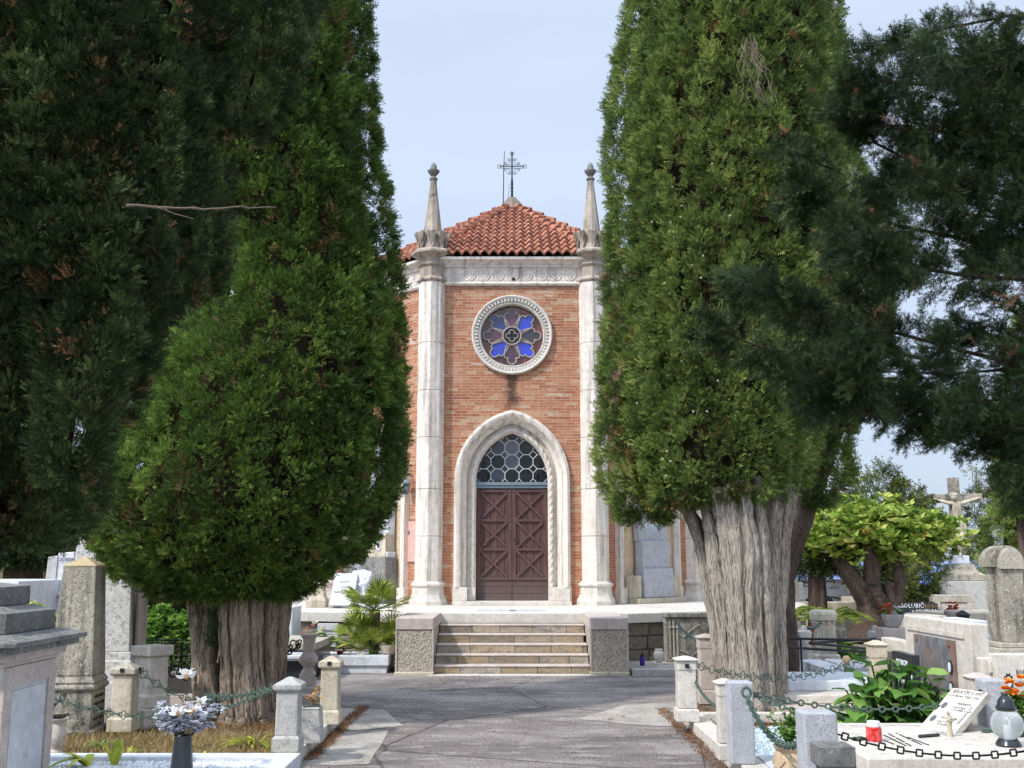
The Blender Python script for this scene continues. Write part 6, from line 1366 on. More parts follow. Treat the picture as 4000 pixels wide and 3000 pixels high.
# heavy ring
t = tag(MB().tube(torus_pts(P(2916, 2705, 8.13), Vector((1, 0, 0)), Vector((0, .25, 1)).normalized(), .032, .036, 14), .011, 8, cap=False).build('iron_ring', M['verdigris'], smooth=True), 'heavy green iron ring on the front of the tall granite post', 'ring')
t = tag(MB().tube(torus_pts(Vector((px_.location.x - .1, px_.location.y - .03, .58)), Vector((0, 1, 0)), Vector((0, 0, 1)), .025, .045, 14), .014, 8, cap=False).build('iron_ring', M['iron'], smooth=True), 'thick black iron ring hanging on the left side of the granite post by the headstone', 'ring')
chain('heavy green chain sagging from the tall granite post to the short one', P(2918, 2725, 8.1), P(3166, 2875, 6.5), .17, .066, .0095, 'round')
chain('long green chain running from the tall granite post across the leafy arum', top_of(pc1, 1, 0, .86), Vector((px_.location.x - .11, px_.location.y, .56)), .10, .07, .008, 'rod')
chain('second green chain beside the long one near the tall granite post', top_of(pc1, 1, .3, .84), P(3190, 2795, 7.9), .02, .06, .006, 'round')
chain('black chain of square links and rods in front of the lettered tomb slab', top_of(pc2, 1, -.5, .80), P(4160, 2900, 6.5), .10, .05, .0048, 'square', 'iron')
chain('thin chain from the white capped post to the post behind the granite one', P(2694, 2612, 10.7), P(2840, 2755, 8.8), .12, .045, .006, 'round')
chain('long thin clover link chain passing in front of the right cypress trunk', top_of(pa, 1, 0, .86), top_of(pp_, -1, 0, .8), .16, .05, .0048, 'clover', every=3)
chain('chain from the carved grey headstone down to the pinkish post', P(2640, 2428, 16.3), top_of(pb2, 0, 0, .86), .06, .055, .008, 'round')
chain('thick chain between the carved fluted post and the domed grey post', P(3205, 2430, 16.6), top_of(pq1, .5, 0, .95), .04, .07, .012, 'round')
t = thing('broken_chain', 'broken piece of green chain lying on the white tomb slab behind the short granite post', 'chain', (0, 0, .36)); 
mb = MB(); c0 = G(3345, 2893, .36); [mb.tube(torus_pts(c0 + Vector((dx_, dy_, .012)), Vector((1, .3, 0)).normalized(), Vector((-.3, 1, .3)).normalized(), .03, .018), .008, 6, cap=False) for dx_, dy_ in ((0, 0), (.04, .02), (.09, 0))]; mb.build('links', M['verdigris'], t, world=True, smooth=True)
t = thing('broken_chain', 'green chain links lying behind the slanted name slab', 'chain', (0, 0, .36)); 
mb = MB(); c0 = G(3850, 2862, .36); [mb.tube(torus_pts(c0 + Vector((dx_, dy_, .012)), Vector((1, .3, 0)).normalized(), Vector((-.3, 1, .3)).normalized(), .03, .018), .008, 6, cap=False) for dx_, dy_ in ((0, 0), (.04, .02), (.09, 0))]; mb.build('links', M['verdigris'], t, world=True, smooth=True)
# blue pebble plot
t = thing('grave_border', 'white stone border round the blue grey pebbles beside the right kerb', 'grave', (2.6, 9.5, 0))
mb = MB(); mb.box(1.915, 3.4, 8.33, 8.6, 0, .12); mb.build('border', M['marble'], t, world=True, bevel=.008)
mb = MB(); mb.box(1.915, 3.4, 11.0, 11.12, 0, .10); mb.build('border', M['white_stone'], t, world=True, bevel=.008)
mb = MB(); mb.box(1.915, 2.1, 6.0, 8.325, 0, .115); mb.build('border', M['marble'], t, world=True, bevel=.008)
pebbles('pebbles', 'blue grey pebbles in the plot beside the right kerb', [(1.92, 8.6), (3.1, 8.6), (3.1, 10.6), (1.92, 10.3)], .03, 3800, .026, M['peb_blue'])
tufts('weeds', 'small green weeds at the back of the blue pebble plot', [(1.95, 10.2), (2.3, 10.7)], 260, .09, M['lily'], .02)
# pot with artificial plant
xe, Ye = xat(3095, 2930, 7.35), 7.35
t = thing('flower_pot', 'round sandy clay pot with rope relief on the white border', 'flower pot', (xe, Ye, .115)); mb = MB(); mb.lathe([(.06, 0), (.10, .05), (.125, .14), (.12, .22), (.105, .25), (.12, .265), (.125, .285), (.108, .29), (.095, .24), (.02, .2)], n=26); mb.build('pot', M['terracotta'], t, smooth=True)
mb = MB(); [mb.tube([(.127 * math.cos(a0 + q / 8 * .9) * 1.0, .127 * math.sin(a0 + q / 8 * .9), .20 - .05 * math.sin(q / 8 * PI)) for q in range(9)], .006, 5) for a0 in np.arange(6) * PI / 3]; mb.build('rope_relief', M['terracotta'], t)
t = thing('potted_plant', 'airy green plant with small pale flowers in the sandy clay pot', 'plant', (xe, Ye, .36)); mb = MB(); cs = []
for _ in range(22):
    p1 = Vector((random.gauss(0, .06), random.gauss(0, .05), random.uniform(.12, .27))); mb.tube([(0, 0, -.05), p1 * .5 + Vector((0, 0, .02)), p1], .003, 4); cs += [tuple(p1 * w + Vector((random.gauss(0, .015), random.gauss(0, .015), 0))) for w in (.4, .55, .7, .8, .9, 1)]
mb.build('stalks', M['laurel'], t); o = petals('leaves', t, cs, .028, M['laurel'], n=5); o.matrix_parent_inverse = Matrix(); o = petals('flowers', t, [c_ for c_ in cs if random.random() < .12], .02, M['cream'], n=5); o.matrix_parent_inverse = Matrix()
# lettered white tomb slab with slanted plaque
t = thing('tomb', 'broad white tomb slab with rows of fallen dark letters at the lower right', 'tomb', (3.6, 7.6, 0))
mb = MB(); mb.box(2.30, 5.6, 7.1, 8.6, .25, .36); tp_ = mb.build('slab', M['white_stone'], t, world=True, bevel=.012)
mb = MB(); mb.box(2.40, 5.6, 7.2, 8.55, 0, .248); mb.build('plinth', M['pink_stone'], t, world=True, bevel=.01)
rows = [((3445, 2868), (3540, 2915)), ((3470, 2866), (3560, 2915)), ((3500, 2864), (3600, 2910)), ((3545, 2880), (3630, 2912)), ((3452, 2893), (3520, 2918))]
mb = MB()
for (a, b) in rows:
    A, B = G(*a, .361), G(*b, .361); d = (B - A).normalized(); n_ = int((B - A).length / .03)
    for q in range(n_):
        if random.random() < .12: continue
        mb.cbox(A.lerp(B, (q + .5) / n_) + Vector((0, 0, .002)), (.019, .013, .003), Matrix.Rotation(math.atan2(d.y, d.x), 3, 'Z'))
mb.build('letter_rows', M['letter'], tp_, world=True)
mb = MB(); A, B = G(3590, 2882, .362), G(3668, 2876, .362); mb.tube([A + Vector((0, 0, .01)), B + Vector((0, 0, .01))], .012, 4); tag(mb.build('dark_bar', M['dark_granite']), 'dark stone bar lying in front of the slanted name slab', 'bar')
BL = Vector((3.11, 8.35, .362)); XD = Vector((.145, -.30, 0)); XL = XD.length; XD.normalize(); UP = Vector((.36, .15, .275)); UL = UP.length; UP = (UP - XD * UP.dot(XD)).normalized(); NN = XD.cross(UP)
t = thing('slanted_gravestone', 'white slanted name slab with two oval portraits and a small cross on the tomb', 'gravestone', BL)
mr = Matrix((XD, UP, NN)).transposed(); cc = BL + XD * XL / 2 + UP * UL / 2 - NN * .025
mb = MB(); mb.cbox(cc, (XL, UL, .05), mr); sb = mb.build('slab', M['white_stone'], t, world=True, bevel=.004)
pl = lambda a, b, h=.001: BL + XD * a * XL + UP * b * UL + NN * h
text('BRATKOVIČ', sb, M['letter_grey'], pl(.52, .885), XD, UP, .052); text('LUCIANA  * 22.6.1947', sb, M['letter_grey'], pl(.5, .80), XD, UP, .030, sx=.95)
text('MARINO', sb, M['letter_grey'], pl(.66, .63), XD, UP, .033); text('* 25.8.1920\n+ 9.2.2008', sb, M['letter_grey'], pl(.60, .54), XD, UP, .028, sx=.9)
text('ANTONIA', sb, M['letter_grey'], pl(.58, .28), XD, UP, .033); text('* 26.3.1923\n+ 16.12.2003', sb, M['letter_grey'], pl(.50, .19), XD, UP, .028, sx=.9)
for b0 in (.56, .24):
    mb = MB(); mb.extr([(.19 * XL + .033 * math.cos(q * PI / 10) * (1 + .12 * math.cos(q * PI * .8)), b0 * UL + .047 * math.sin(q * PI / 10) * (1 + .12 * math.cos(q * PI * .8))) for q in range(20)], lambda a, b, d: BL + XD * a + UP * b + NN * d, .0, .006); f_ = mb.build('portrait_frame', M['marble'], sb, world=True)
    mb = MB(); mb.extr([(.19 * XL + .024 * math.cos(q * PI / 10), b0 * UL + .036 * math.sin(q * PI / 10)) for q in range(20)], lambda a, b, d: BL + XD * a + UP * b + NN * d, .006, .008); mb.build('picture', M['photo'], f_, world=True)
mb = MB(); mb.cbox(pl(.90, .42, .006), (.016, .19, .012), mr); mb.cbox(pl(.90, .50, .007), (.055, .016, .012), mr); mb.build('cross', M['grey_stone'], sb, world=True)
mb = MB(); q0 = BL + XD * XL / 2 + Vector((.22, .1, 0)); mb.box(q0.x - .06, q0.x + .06, q0.y - .08, q0.y + .08, .362, .47); mb.build('rest', M['grey_stone'], t, world=True)
# small figurine
pf = G(3712, 2877, .36); t = thing('figurine', 'small stone angel figurine holding a child in front of the name slab', 'figurine', pf); mb = MB(); mb.lathe([(.028, 0), (.028, .008), (.022, .02), (.017, .07), (.021, .105), (.022, .13), (.016, .145), (.008, .152)], n=14, sy=.8); mb.build('robe', M['beige_stone'], t, smooth=True)
mb = MB(); mb.ball((-.008, -.004, .168), .015, 10, 8, (1, 1, 1.15)); mb.build('head', M['beige_stone'], t, smooth=True); mb = MB(); mb.tube([(.018, 0, .138), (.022, -.02, .115), (0, -.028, .11)], [.008, .007, .005], 6); mb.tube([(-.018, 0, .138), (-.022, -.02, .12), (0, -.028, .115)], [.008, .007, .005], 6); mb.ball((.004, -.024, .13), .010, 8, 6); mb.build('arms', M['beige_stone'], t, smooth=True)
pf = G(3665, 2868, .36); t = thing('stone_flowers', 'small broken white stone flowers beside the figurine', 'ornament', pf); o = petals('petals', t, [(random.uniform(-.08, .06), random.uniform(-.05, .03), .012) for _ in range(9)], .026, M['pet_white']); o.matrix_parent_inverse = Matrix()
# red candle
pc = G(3415, 2895, .36); t = thing('grave_candle', 'red glass grave candle with a white metal lid on the tomb slab', 'candle', pc)
kk_ = NT('red_glass_jar', .1); kk_.color(kk_.ramp(kk_.noise(30, 3, .6), [(.4, sc(190, 30, 34)), (.6, sc(226, 90, 86))])); M['red_jar'] = kk_.m
mb = MB(); mb.lathe([(.048, 0), (.055, .01), (.055, .095), (.045, .10)], n=8, a0=PI / 8); mb.build('jar', M['red_jar'], t, bevel=.004); mb = MB(); mb.lathe([(.045, .101), (.045, .135), (.04, .138)], n=20); mb.build('lid', M['white'], t, smooth=True)
# glass globe lantern
pl_ = Vector((xat(3940, 2912, 7.55), 7.55, .36)); t = thing('globe_lantern', 'round glass grave lantern with dark grey domed lid and base', 'lantern', pl_)
mb = MB(); mb.lathe([(.082, 0), (.084, .012), (.075, .03), (.062, .048)], n=28); mb.build('base', M['dark_granite'], t, smooth=True)
gk = NT('lantern_glass', .12); gk.b.inputs['Transmission Weight'].default_value = .75; gk.color((.82, .86, .88, 1)); gk.b.inputs['IOR'].default_value = 1.2; gk.bump(gk.noise(60, 3, .6), .5, .01); M['glass'] = gk.m
mb = MB(); mb.ball((0, 0, .145), .108, 28, 20); mb.build('globe', M['glass'], t, smooth=True)
mb = MB(); mb.lathe([(.062, .236), (.068, .245), (.068, .262), (.060, .266), (.058, .272), (.05, .305), (.03, .33), (.02, .335), (.018, .352)], n=26); mb.build('lid', M['dark_granite'], t, smooth=True)
mb = MB(); mb.lathe([(.022, .05), (.022, .14)], n=14); mb.cbox((0, -.03, .17), (.012, .008, .07)); mb.cbox((0, -.03, .185), (.045, .008, .012)); mb.build('candle', M['white'], t)
# orange flowers
pfz = Vector((xat(3968, 2820, 7.95), 7.95, .36)); t = thing('flower_bouquet', 'bright orange and yellow flowers in dark foliage behind the glass lantern', 'bouquet', pfz)
o = petals('leaves', t, [(random.gauss(.02, .06), random.gauss(0, .04), random.uniform(.05, .30)) for _ in range(60)], .05, M['arum']); o.matrix_parent_inverse = Matrix()
for cx, cz in ((-.07, .33), (-.03, .38), (.03, .35), (.05, .41), (.09, .36), (.0, .31), (-.04, .29), (.1, .30), (.06, .27)):
    o = petals('blossom', t, [(cx + random.gauss(0, .006), -.03 + random.gauss(0, .01), cz)] * 3, .042, M['pet_orange'], n=9, up=.7); o.matrix_parent_inverse = Matrix()
mb = MB(); mb.lathe([(.05, 0), (.06, .1), (.05, .11)], n=16); mb.build('pot', M['dark_granite'], t, smooth=True)
# lettered headstone at the right edge
t = thing('gravestone', 'white headstone lettered in grey with a decorated oval portrait at the right edge', 'gravestone', (4.3, 8.95, 0)); mb = MB(); mb.box(3.98, 4.7, 8.9, 9.02, 0, .86); q_ = mb.build('slab', M['white_stone'], t, world=True, bevel=.008)
for i, s_ in enumerate(('BORTOLA', 'VALENTE', 'N.5.12.1890', 'M.29.3.1957')): text(s_, q_, M['letter_grey'], (4.14, 8.897, .70 - i * .088), (1, 0, 0), (0, 0, 1), .055, align='LEFT', sx=.75)
for cz in (.64, .40):
    mb = MB(); mb.extr([(4.075 + .037 * math.cos(q * PI / 10) * (1 + .14 * math.cos(q * PI)), cz + .065 * math.sin(q * PI / 10) * (1 + .14 * math.cos(q * PI))) for q in range(20)], lambda a, b, d: (a, 8.9 - d, b), 0, .006); f_ = mb.build('portrait_frame', M['dark_granite'], q_, world=True)
    mb = MB(); mb.extr([(4.075 + .024 * math.cos(q * PI / 10), cz + .042 * math.sin(q * PI / 10)) for q in range(20)], lambda a, b, d: (a, 8.894 - d, b), 0, .003); mb.build('picture', M['marble'], f_, world=True)
# headstone with slate plaque
k = NT('slate', .6); n = k.noise(11, 6, .7, k.map((1, 1, .6))); m_ = k.noise(3, 5, .7); c = k.ramp(n, [(.35, sc(84, 86, 90)), (.6, sc(128, 128, 130))]); c = k.mix(k.math('MULTIPLY', k.ramp(m_, [(.5, 0), (.62, 1)]), .55), c, sc(150, 104, 74)); k.color(c); k.bump(n, .9, .02); M['slate'] = k.m
t = thing('headstone', 'wide white headstone with a large grey slate plaque behind the arum plant', 'gravestone', (3.95, 9.85, 0))
mb = MB(); mb.box(3.87, 4.03, 9.1, 10.6, 0, 1.09); hb = mb.build('slab', M['white_stone'], t, world=True, bevel=.01)
mb = MB(); mb.box(3.855, 3.868, 9.22, 10.52, .96, 1.0); mb.build('ledge', M['white_stone'], hb, world=True)
mb = MB(); mb.box(3.84, 3.869, 9.4, 10.3, .28, .93); sl_ = mb.build('slate_plaque', M['slate'], t, world=True)
for yy_ in (9.47, 10.22):
    mb = MB(); mb.ball((3.838, yy_, .88), .014, 8, 6); mb.build('stud', plain('rust_stud', (110, 66, 46), .6), sl_, world=True)
for zz_ in (.70, .52):
    mb = MB(); mb.extr([(9.47 + .05 * math.cos(q * PI / 10), zz_ + .06 * math.sin(q * PI / 10)) for q in range(20)], lambda a, b, d: (3.839 - d, a, b), 0, .008); f_ = mb.build('oval_portrait', M['dark_granite'], sl_, world=True)
    mb = MB(); mb.extr([(9.475 + .03 * math.cos(q * PI / 10), zz_ + .045 * math.sin(q * PI / 10)) for q in range(20)], lambda a, b, d: (3.83 - d, a, b), 0, .002); mb.build('picture', M['white'], f_, world=True)
mb = MB(); mb.box(3.9, 4.42, 8.98, 9.098, 0, .82); mb.box(3.95, 4.38, 8.955, 8.979, .70, .80); mb.build('wing', M['white_stone'], t, world=True, bevel=.008)
mb = MB(); mb.box(3.87, 4.0, 10.602, 11.3, 0, .83); mb.build('wing', M['white_stone'], t, world=True, bevel=.008)
t = thing('gravestone', 'polished black gravestone with white letters and an oval portrait behind the arum leaves', 'gravestone', (3.6, 9.9, 0)); mb = MB(); mb.box(3.56, 3.63, 9.62, 10.12, 0, .79); q_ = mb.build('slab', M['dark_granite'], t, world=True, bevel=.006)
text('PETRICH', q_, M['white'], (3.557, 9.87, .68), (0, -1, 0), (0, 0, 1), .07); text('PAVLA\n1921-1999', q_, M['white'], (3.557, 9.87, .57), (0, -1, 0), (0, 0, 1), .05)
mb = MB(); mb.extr([(9.655 + .028 * math.cos(q * PI / 8), .56 + .055 * math.sin(q * PI / 8)) for q in range(16)], lambda a, b, d: (3.56 - d, a, b), 0, .006); mb.build('oval_portrait', M['white'], q_, world=True)
# arum plant
def arum(name, label, c, n, hmax, spread, size):
    t = thing(name, label, 'plant', c); st_ = MB(); tp = leaf_tpl(.40, .10, 4); tp = (np.array(tp[0]) * [1, 1, 1], tp[1])
    pos = []; dr = []; sd_ = []
    for i in range(n):
        a = random.uniform(0, 2 * PI); r_ = spread * math.sqrt(random.random()); h = hmax * random.uniform(.25, 1.0) * (1 - .45 * (r_ / spread) ** 2); p = Vector((r_ * math.cos(a), r_ * math.sin(a) * .7, h)); q0 = Vector((p.x * .35, p.y * .35, 0)); st_.tube([q0, q0.lerp(p, .55) + Vector((0, 0, .06)), p], .008, 5)
        d = Vector((math.cos(a) + random.gauss(0, .5), math.sin(a) + random.gauss(0, .5), random.uniform(-.7, .35))); pos.append(p[:]); dr.append(d[:]); sd_.append((random.gauss(0, .35), random.gauss(0, .35), 1))
    V, T, C = scatter(np.array(pos), np.array(dr), size * rng.uniform(.6, 1.15, n), np.clip(rng.normal(.45, .2, n), 0, 1), *tp, side=np.array(sd_)); o = npmesh('leaves', V, T, M['arum'], t, C, world=False, smooth=True); st_.build('stalks', M['arum'], t); return t
arum('arum_plant', 'big arum plant with glossy heart shaped leaves left of the slanted name slab', (xat(3490, 2830, 9.1), 9.1, 0), 190, .84, .46, .19)
arum('arum_plant', 'lower clump of arum leaves behind the short granite post', (xat(3360, 2860, 8.95), 8.95, 0), 60, .36, .34, .16)
# white step tomb behind the right trunk
t = thing('tomb', 'stepped tomb with bright white marble top slab right of the big trunk', 'tomb', (3.9, 12, 0))
mb = MB(); mb.box(3.02, 5.2, 11.9, 12.85, .21, .32); mb.build('slab', M['marble'], t, world=True, bevel=.01); mb = MB(); mb.box(2.9, 5.3, 11.55, 12.95, .12, .208); mb.build('step', M['white_stone'], t, world=True, bevel=.01); mb = MB(); mb.box(2.75, 5.4, 11.3, 13.05, 0, .118); mb.build('step', M['pink_stone'], t, world=True, bevel=.01)
t = thing('pipe_railing', 'black iron pipe railing of a grave, seen right of the big trunk', 'railing', (4.2, 13, 0))
for a, b in ((P(3093, 2494, 13.6), P(3600, 2505, 13.2)), (P(3165, 2512, 13.5), P(3412, 2537, 11.3)), (P(3085, 2530, 12.6), P(3418, 2549, 11.2)), (P(3165, 2512, 13.5), P(3420, 2495, 14.3))):
    mb = MB(); mb.tube([a, b], .015, 8); mb.ball(a, .022, 8, 6); mb.build('pipe', M['black'], t, world=True, smooth=True)
for u in (3130, 3590):
    mb = MB(); p = P(u, 2500, 13.55); mb.tube([(p.x, p.y + .03, -.02), (p.x, p.y + .03, p.z)], .014, 8); mb.build('upright', M['black'], t, world=True)
# carved fluted post
Yc_ = 16.8; t = thing('carved_post', 'carved white post with small arches and slender flutes below the cycad', 'post', (xat(3222, 2560, Yc_), Yc_, 0)); mb = MB(); mb.sq([(.19, 0), (.19, .18), (.16, .2)]); mb.build('base', M['old_stone'], t, bevel=.008)
mb = MB(); mb.sq([(.13, .2), (.13, .78), (.16, .80)]); 
for q in range(4):
    for w in (-1, -.33, .33, 1):
        a = q * PI / 2; x_, y_ = w * .13, -.135; mb.tube([(x_ * math.cos(a) - y_ * math.sin(a), x_ * math.sin(a) + y_ * math.cos(a), .2), (x_ * math.cos(a) - y_ * math.sin(a), x_ * math.sin(a) + y_ * math.cos(a), .64)], .018, 7)
        mb.ball((x_ * math.cos(a) - y_ * math.sin(a), x_ * math.sin(a) + y_ * math.cos(a), .67), .026, 8, 6)
mb.build('fluted_shaft', M['old_stone'], t, bevel=.004); mb = MB(); mb.sq([(.165, .70), (.17, .74), (.175, .80), (.16, .85), (.12, .86)]); mb.build('capital', M['old_stone'], t, bevel=.01)
t = thing('stone_urn', 'small carved stone urn behind the carved fluted post', 'urn', (xat(3275, 2480, 17.6), 17.6, 0)); mb = MB(); mb.lathe([(.1, 0), (.09, .2), (.13, .35), (.14, .5), (.09, .56), (.11, .6), (.11, .63)], n=18); mb.build('body', M['old_stone'], t, smooth=True)
t = thing('flower_clump', 'crimson flowers between the domed grey post and the carved post', 'flowers', (xat(3183, 2490, 16.9), 16.9, 0)); o = petals('blossoms', t, [(random.gauss(0, .06), random.gauss(0, .05), random.uniform(.28, .62)) for _ in range(40)], .05, M['pet_red']); o.matrix_parent_inverse = Matrix(); mb = MB(); mb.lathe([(.08, 0), (.1, .3), (.08, .3)], n=14); mb.build('pot', M['old_stone'], t)
# cycad
def cycad(c, n, L_):
    t = thing('cycad', 'cycad with arching yellow green fronds above the carved post', 'plant', c); V_ = []; D_ = []; mb = MB()
    for i in range(n):
        az = 2 * PI * i / n + random.gauss(0, .15); h = random.uniform(.5, 1.3); pts = []
        for q in range(12):
            s = q / 11; r_ = L_ * s * (.75 if h > 1 else 1); z = L_ * h * (1.1 * s - .95 * s * s); pts.append(Vector((r_ * math.cos(az), r_ * math.sin(az), z)))
        mb.tube(pts, .008, 4)
        for q in range(1, 60):
            s = q / 60 * 11; i0 = min(int(s), 10); p = pts[i0].lerp(pts[i0 + 1], s - i0); d = (pts[i0 + 1] - pts[i0]).normalized(); sd = d.cross(Vector((0, 0, 1))).normalized()
            for sg in (-1, 1): V_.append(p[:]); D_.append((d * .7 + sd * sg + Vector((0, 0, .3)))[:])
    tp = (np.array([(-.05, 0, 0), (.05, 0, 0), (0, 1, -.1)]), np.array([(0, 1, 2)])); N = len(V_)
    V, T, C = scatter(np.array(V_), np.array(D_), np.full(N, .13), np.clip(rng.normal(.5, .2, N), 0, 1), *tp); npmesh('fronds', V, T, M['palm'], t, C, world=False); mb.build('stalks', M['palm'], t); mb = MB(); mb.tube([(0, 0, -c[2]), (0, 0, .05)], [.12, .1], 10); mb.build('trunk', M['bark_dark'], t)
cycad((xat(3225, 2420, 17.8), 17.8, .55), 26, .75)
bush('low_hedge', 'low bright green ground cover between the two domed posts', 3262, 3412, 2505, 2560, 17.0, .5, 420, .06, M['laurel'], .55, 0)
t = slab('tomb', 'pale tomb slab with a golden ball lamp in front of the low hedge', 'tomb', xat(3270, 2580, 15), xat(3430, 2580, 15) + .4, 14.4, 15.6, 0, .22, 'panel_marble'); t = thing('ball_lamp', 'shiny golden ball lamp on the pale tomb slab', 'lamp', (xat(3306, 2570, 14.8), 14.8, .22)); mb = MB(); mb.ball((0, 0, .06), .058, 16, 12); mb.build('ball', plain('gold_glass', (214, 176, 130), .15), t, smooth=True); mb = MB(); mb.lathe([(.03, 0), (.02, .02)], n=12); mb.build('foot', M['black'], t)
t = slab('tomb', 'white tomb slab right of the domed post with red flowers', 'tomb', xat(3178, 2590, 14.5), xat(3262, 2590, 14.5), 13.9, 15.2, 0, .25, 'marble')
# planter bowl on pedestal
Yp = 14.2; t = thing('planter_bowl', 'wide pale planter bowl on a square pedestal with mixed flowers', 'planter', (xat(3492, 2500, Yp), Yp, 0)); mb = MB(); mb.box(-.19, .35, -.15, .15, 0, zat(2452, Yp)); mb.build('pedestal', M['pink_stone'], t, bevel=.01); zb_ = zat(2451, Yp); mb = MB(); mb.lathe([(.07, zb_), (.10, zb_ + .03), (.13, zb_ + .11), (.14, zb_ + .13), (.145, zb_ + .17), (.12, zb_ + .17)], n=24); mb.build('bowl', M['grey_stone'], t, smooth=True)
t2 = thing('flower_bouquet', 'rust red and white flowers in the wide planter bowl', 'bouquet', (t.location.x, Yp, zb_ + .17)); o = petals('rust_blossoms', t2, [(random.uniform(-.16, .0), random.gauss(0, .04), random.uniform(0, .13)) for _ in range(22)], .035, M['pet_rust']); o.matrix_parent_inverse = Matrix(); o = petals('white_blossoms', t2, [(random.uniform(-.0, .15), random.gauss(0, .04), random.uniform(0, .09)) for _ in range(16)], .035, M['pet_white'], up=.9); o.matrix_parent_inverse = Matrix(); o = petals('leaves', t2, [(random.uniform(-.14, .14), random.gauss(0, .04), random.uniform(-.02, .05)) for _ in range(16)], .05, M['arum']); o.matrix_parent_inverse = Matrix()
# carved grey headstone and grave against the terrace, urn and candle
t = thing('grave_plot', 'gravel grave plot with low stone kerb right of the steps', 'grave', (2.7, 16.2, 0)); mb = MB(); mb.box(1.72, 4.2, 15.35, 15.5, 0, .10); mb.build('kerb', M['grey_stone'], t, world=True, bevel=.008); mb = MB(); mb.box(1.72, 4.2, 15.502, 16.95, 0, .07); mb.build('gravel_bed', M['patch'], t, world=True)
Yh = 16.75; t = thing('carved_headstone', 'carved grey art nouveau headstone against the terrace wall beside the right trunk', 'gravestone', (xat(2690, 2600, Yh), Yh, .07)); x0, x1 = xat(2600, 2500, Yh), xat(2860, 2500, Yh); zt_ = zat(2394, Yh)
mb = MB(); mb.box(x0, x1, Yh, Yh + .22, .07, zt_ - .07); hb = mb.build('slab', M['obelisk_stone'], t, world=True, bevel=.015); mb = MB(); mb.box(x0 - .02, x1, Yh - .05, Yh + .22, zt_ - .068, zt_); mb.build('cornice', M['obelisk_stone'], t, world=True, bevel=.01)
mb = MB()
for u in (2618, 2632, 2646): x_ = xat(u, 2500, Yh); mb.tube([(x_, Yh - .02, .15), (x_, Yh - .02, zt_ - .12)], .018, 7); mb.ball((x_, Yh - .03, zt_ - .22), .026, 8, 6)
mb.build('flutes', M['old_stone'], hb, world=True, smooth=True)
mb = MB(); pts = [(2650, 2475), (2670, 2490), (2690, 2470), (2715, 2450), (2735, 2440)]; mb.tube([P(u, v, Yh - .01) for u, v in pts], .014, 6); pts = [(2655, 2540), (2690, 2555), (2680, 2590), (2705, 2560), (2730, 2540)]; mb.tube([P(u, v, Yh - .01) for u, v in pts], .014, 6); mb.build('scroll_relief', M['old_stone'], hb, world=True, smooth=True)
text('FECIT', hb, M['dark_cap'], P(2752, 2470, Yh - .002), (1, 0, 0), (0, 0, 1), .075)
t = thing('stone_urn', 'small round white urn on the gravel plot right of the steps', 'urn', (xat(2575, 2598, 16.3), 16.3, .07)); mb = MB(); mb.lathe([(.06, 0), (.06, .015), (.04, .03), (.075, .09), (.085, .14), (.075, .19), (.055, .21), (.065, .23), (.06, .235), (.04, .2)], n=22); mb.build('body', M['white_stone'], t, smooth=True)
kk_ = NT('purple_jar', .15); kk_.color(sc(74, 34, 140)); M['purple'] = kk_.m
t = thing('grave_candle', 'purple grave candle with a black pointed lid beside the right stair pier', 'candle', (xat(2509, 2598, 16.2), 16.2, .07)); mb = MB(); mb.lathe([(.035, 0), (.038, .01), (.036, .12), (.03, .13)], n=16); mb.build('jar', M['purple'], t, smooth=True); mb = MB(); mb.lathe([(.032, .131), (.03, .15), (.012, .175), (.01, .195)], n=16); mb.build('lid', M['black'], t, smooth=True)
t = slab('memorial_plate', 'pale plate fixed to the terrace wall just right of the big trunk', 'plaque', xat(3085, 2430, 17.85), xat(3130, 2430, 17.85), 17.85, 17.95, .2, .62, 'pink_stone')
# round topped stone at the right
t = thing('gravestone', 'tall round topped gravestone with lichen on its curved overhanging cap', 'gravestone', (5.55, 12.0, 0)); zc = 1.55; Ya_ = 12.0
mb = MB(); mb.box(5.38, 5.86, Ya_ - .05, Ya_ + .42, 0, .66); mb.box(5.42, 5.82, Ya_ - .02, Ya_ + .40, .662, .72); mb.build('base', M['old_stone'], t, world=True, bevel=.012)
mb = MB(); mb.box(5.49, 5.75, Ya_, Ya_ + .36, .722, zc); mb.build('shaft', M['obelisk_stone'], t, world=True, bevel=.008)
mb = MB(); pol = [(5.43, zc - .0), (5.81, zc - .0)] + [(5.62 + .19 * math.cos(q * PI / 14), zc + .02 + .22 * math.sin(q * PI / 14)) for q in range(15)]; mb.extr(pol, lambda a, b, d: (a, Ya_ + d, b), .06, .40); mb.build('cap', M['obelisk_stone'], t, world=True)
mb = MB(); pol = [(5.487, zc - .02), (5.753, zc - .02)] + [(5.62 + .133 * math.cos(q * PI / 14), zc + .02 + .19 * math.sin(q * PI / 14)) for q in range(15)]; mb.extr(pol, lambda a, b, d: (a, Ya_ + d, b), -.03, .055); mb.build('arch', M['old_stone'], t, world=True)
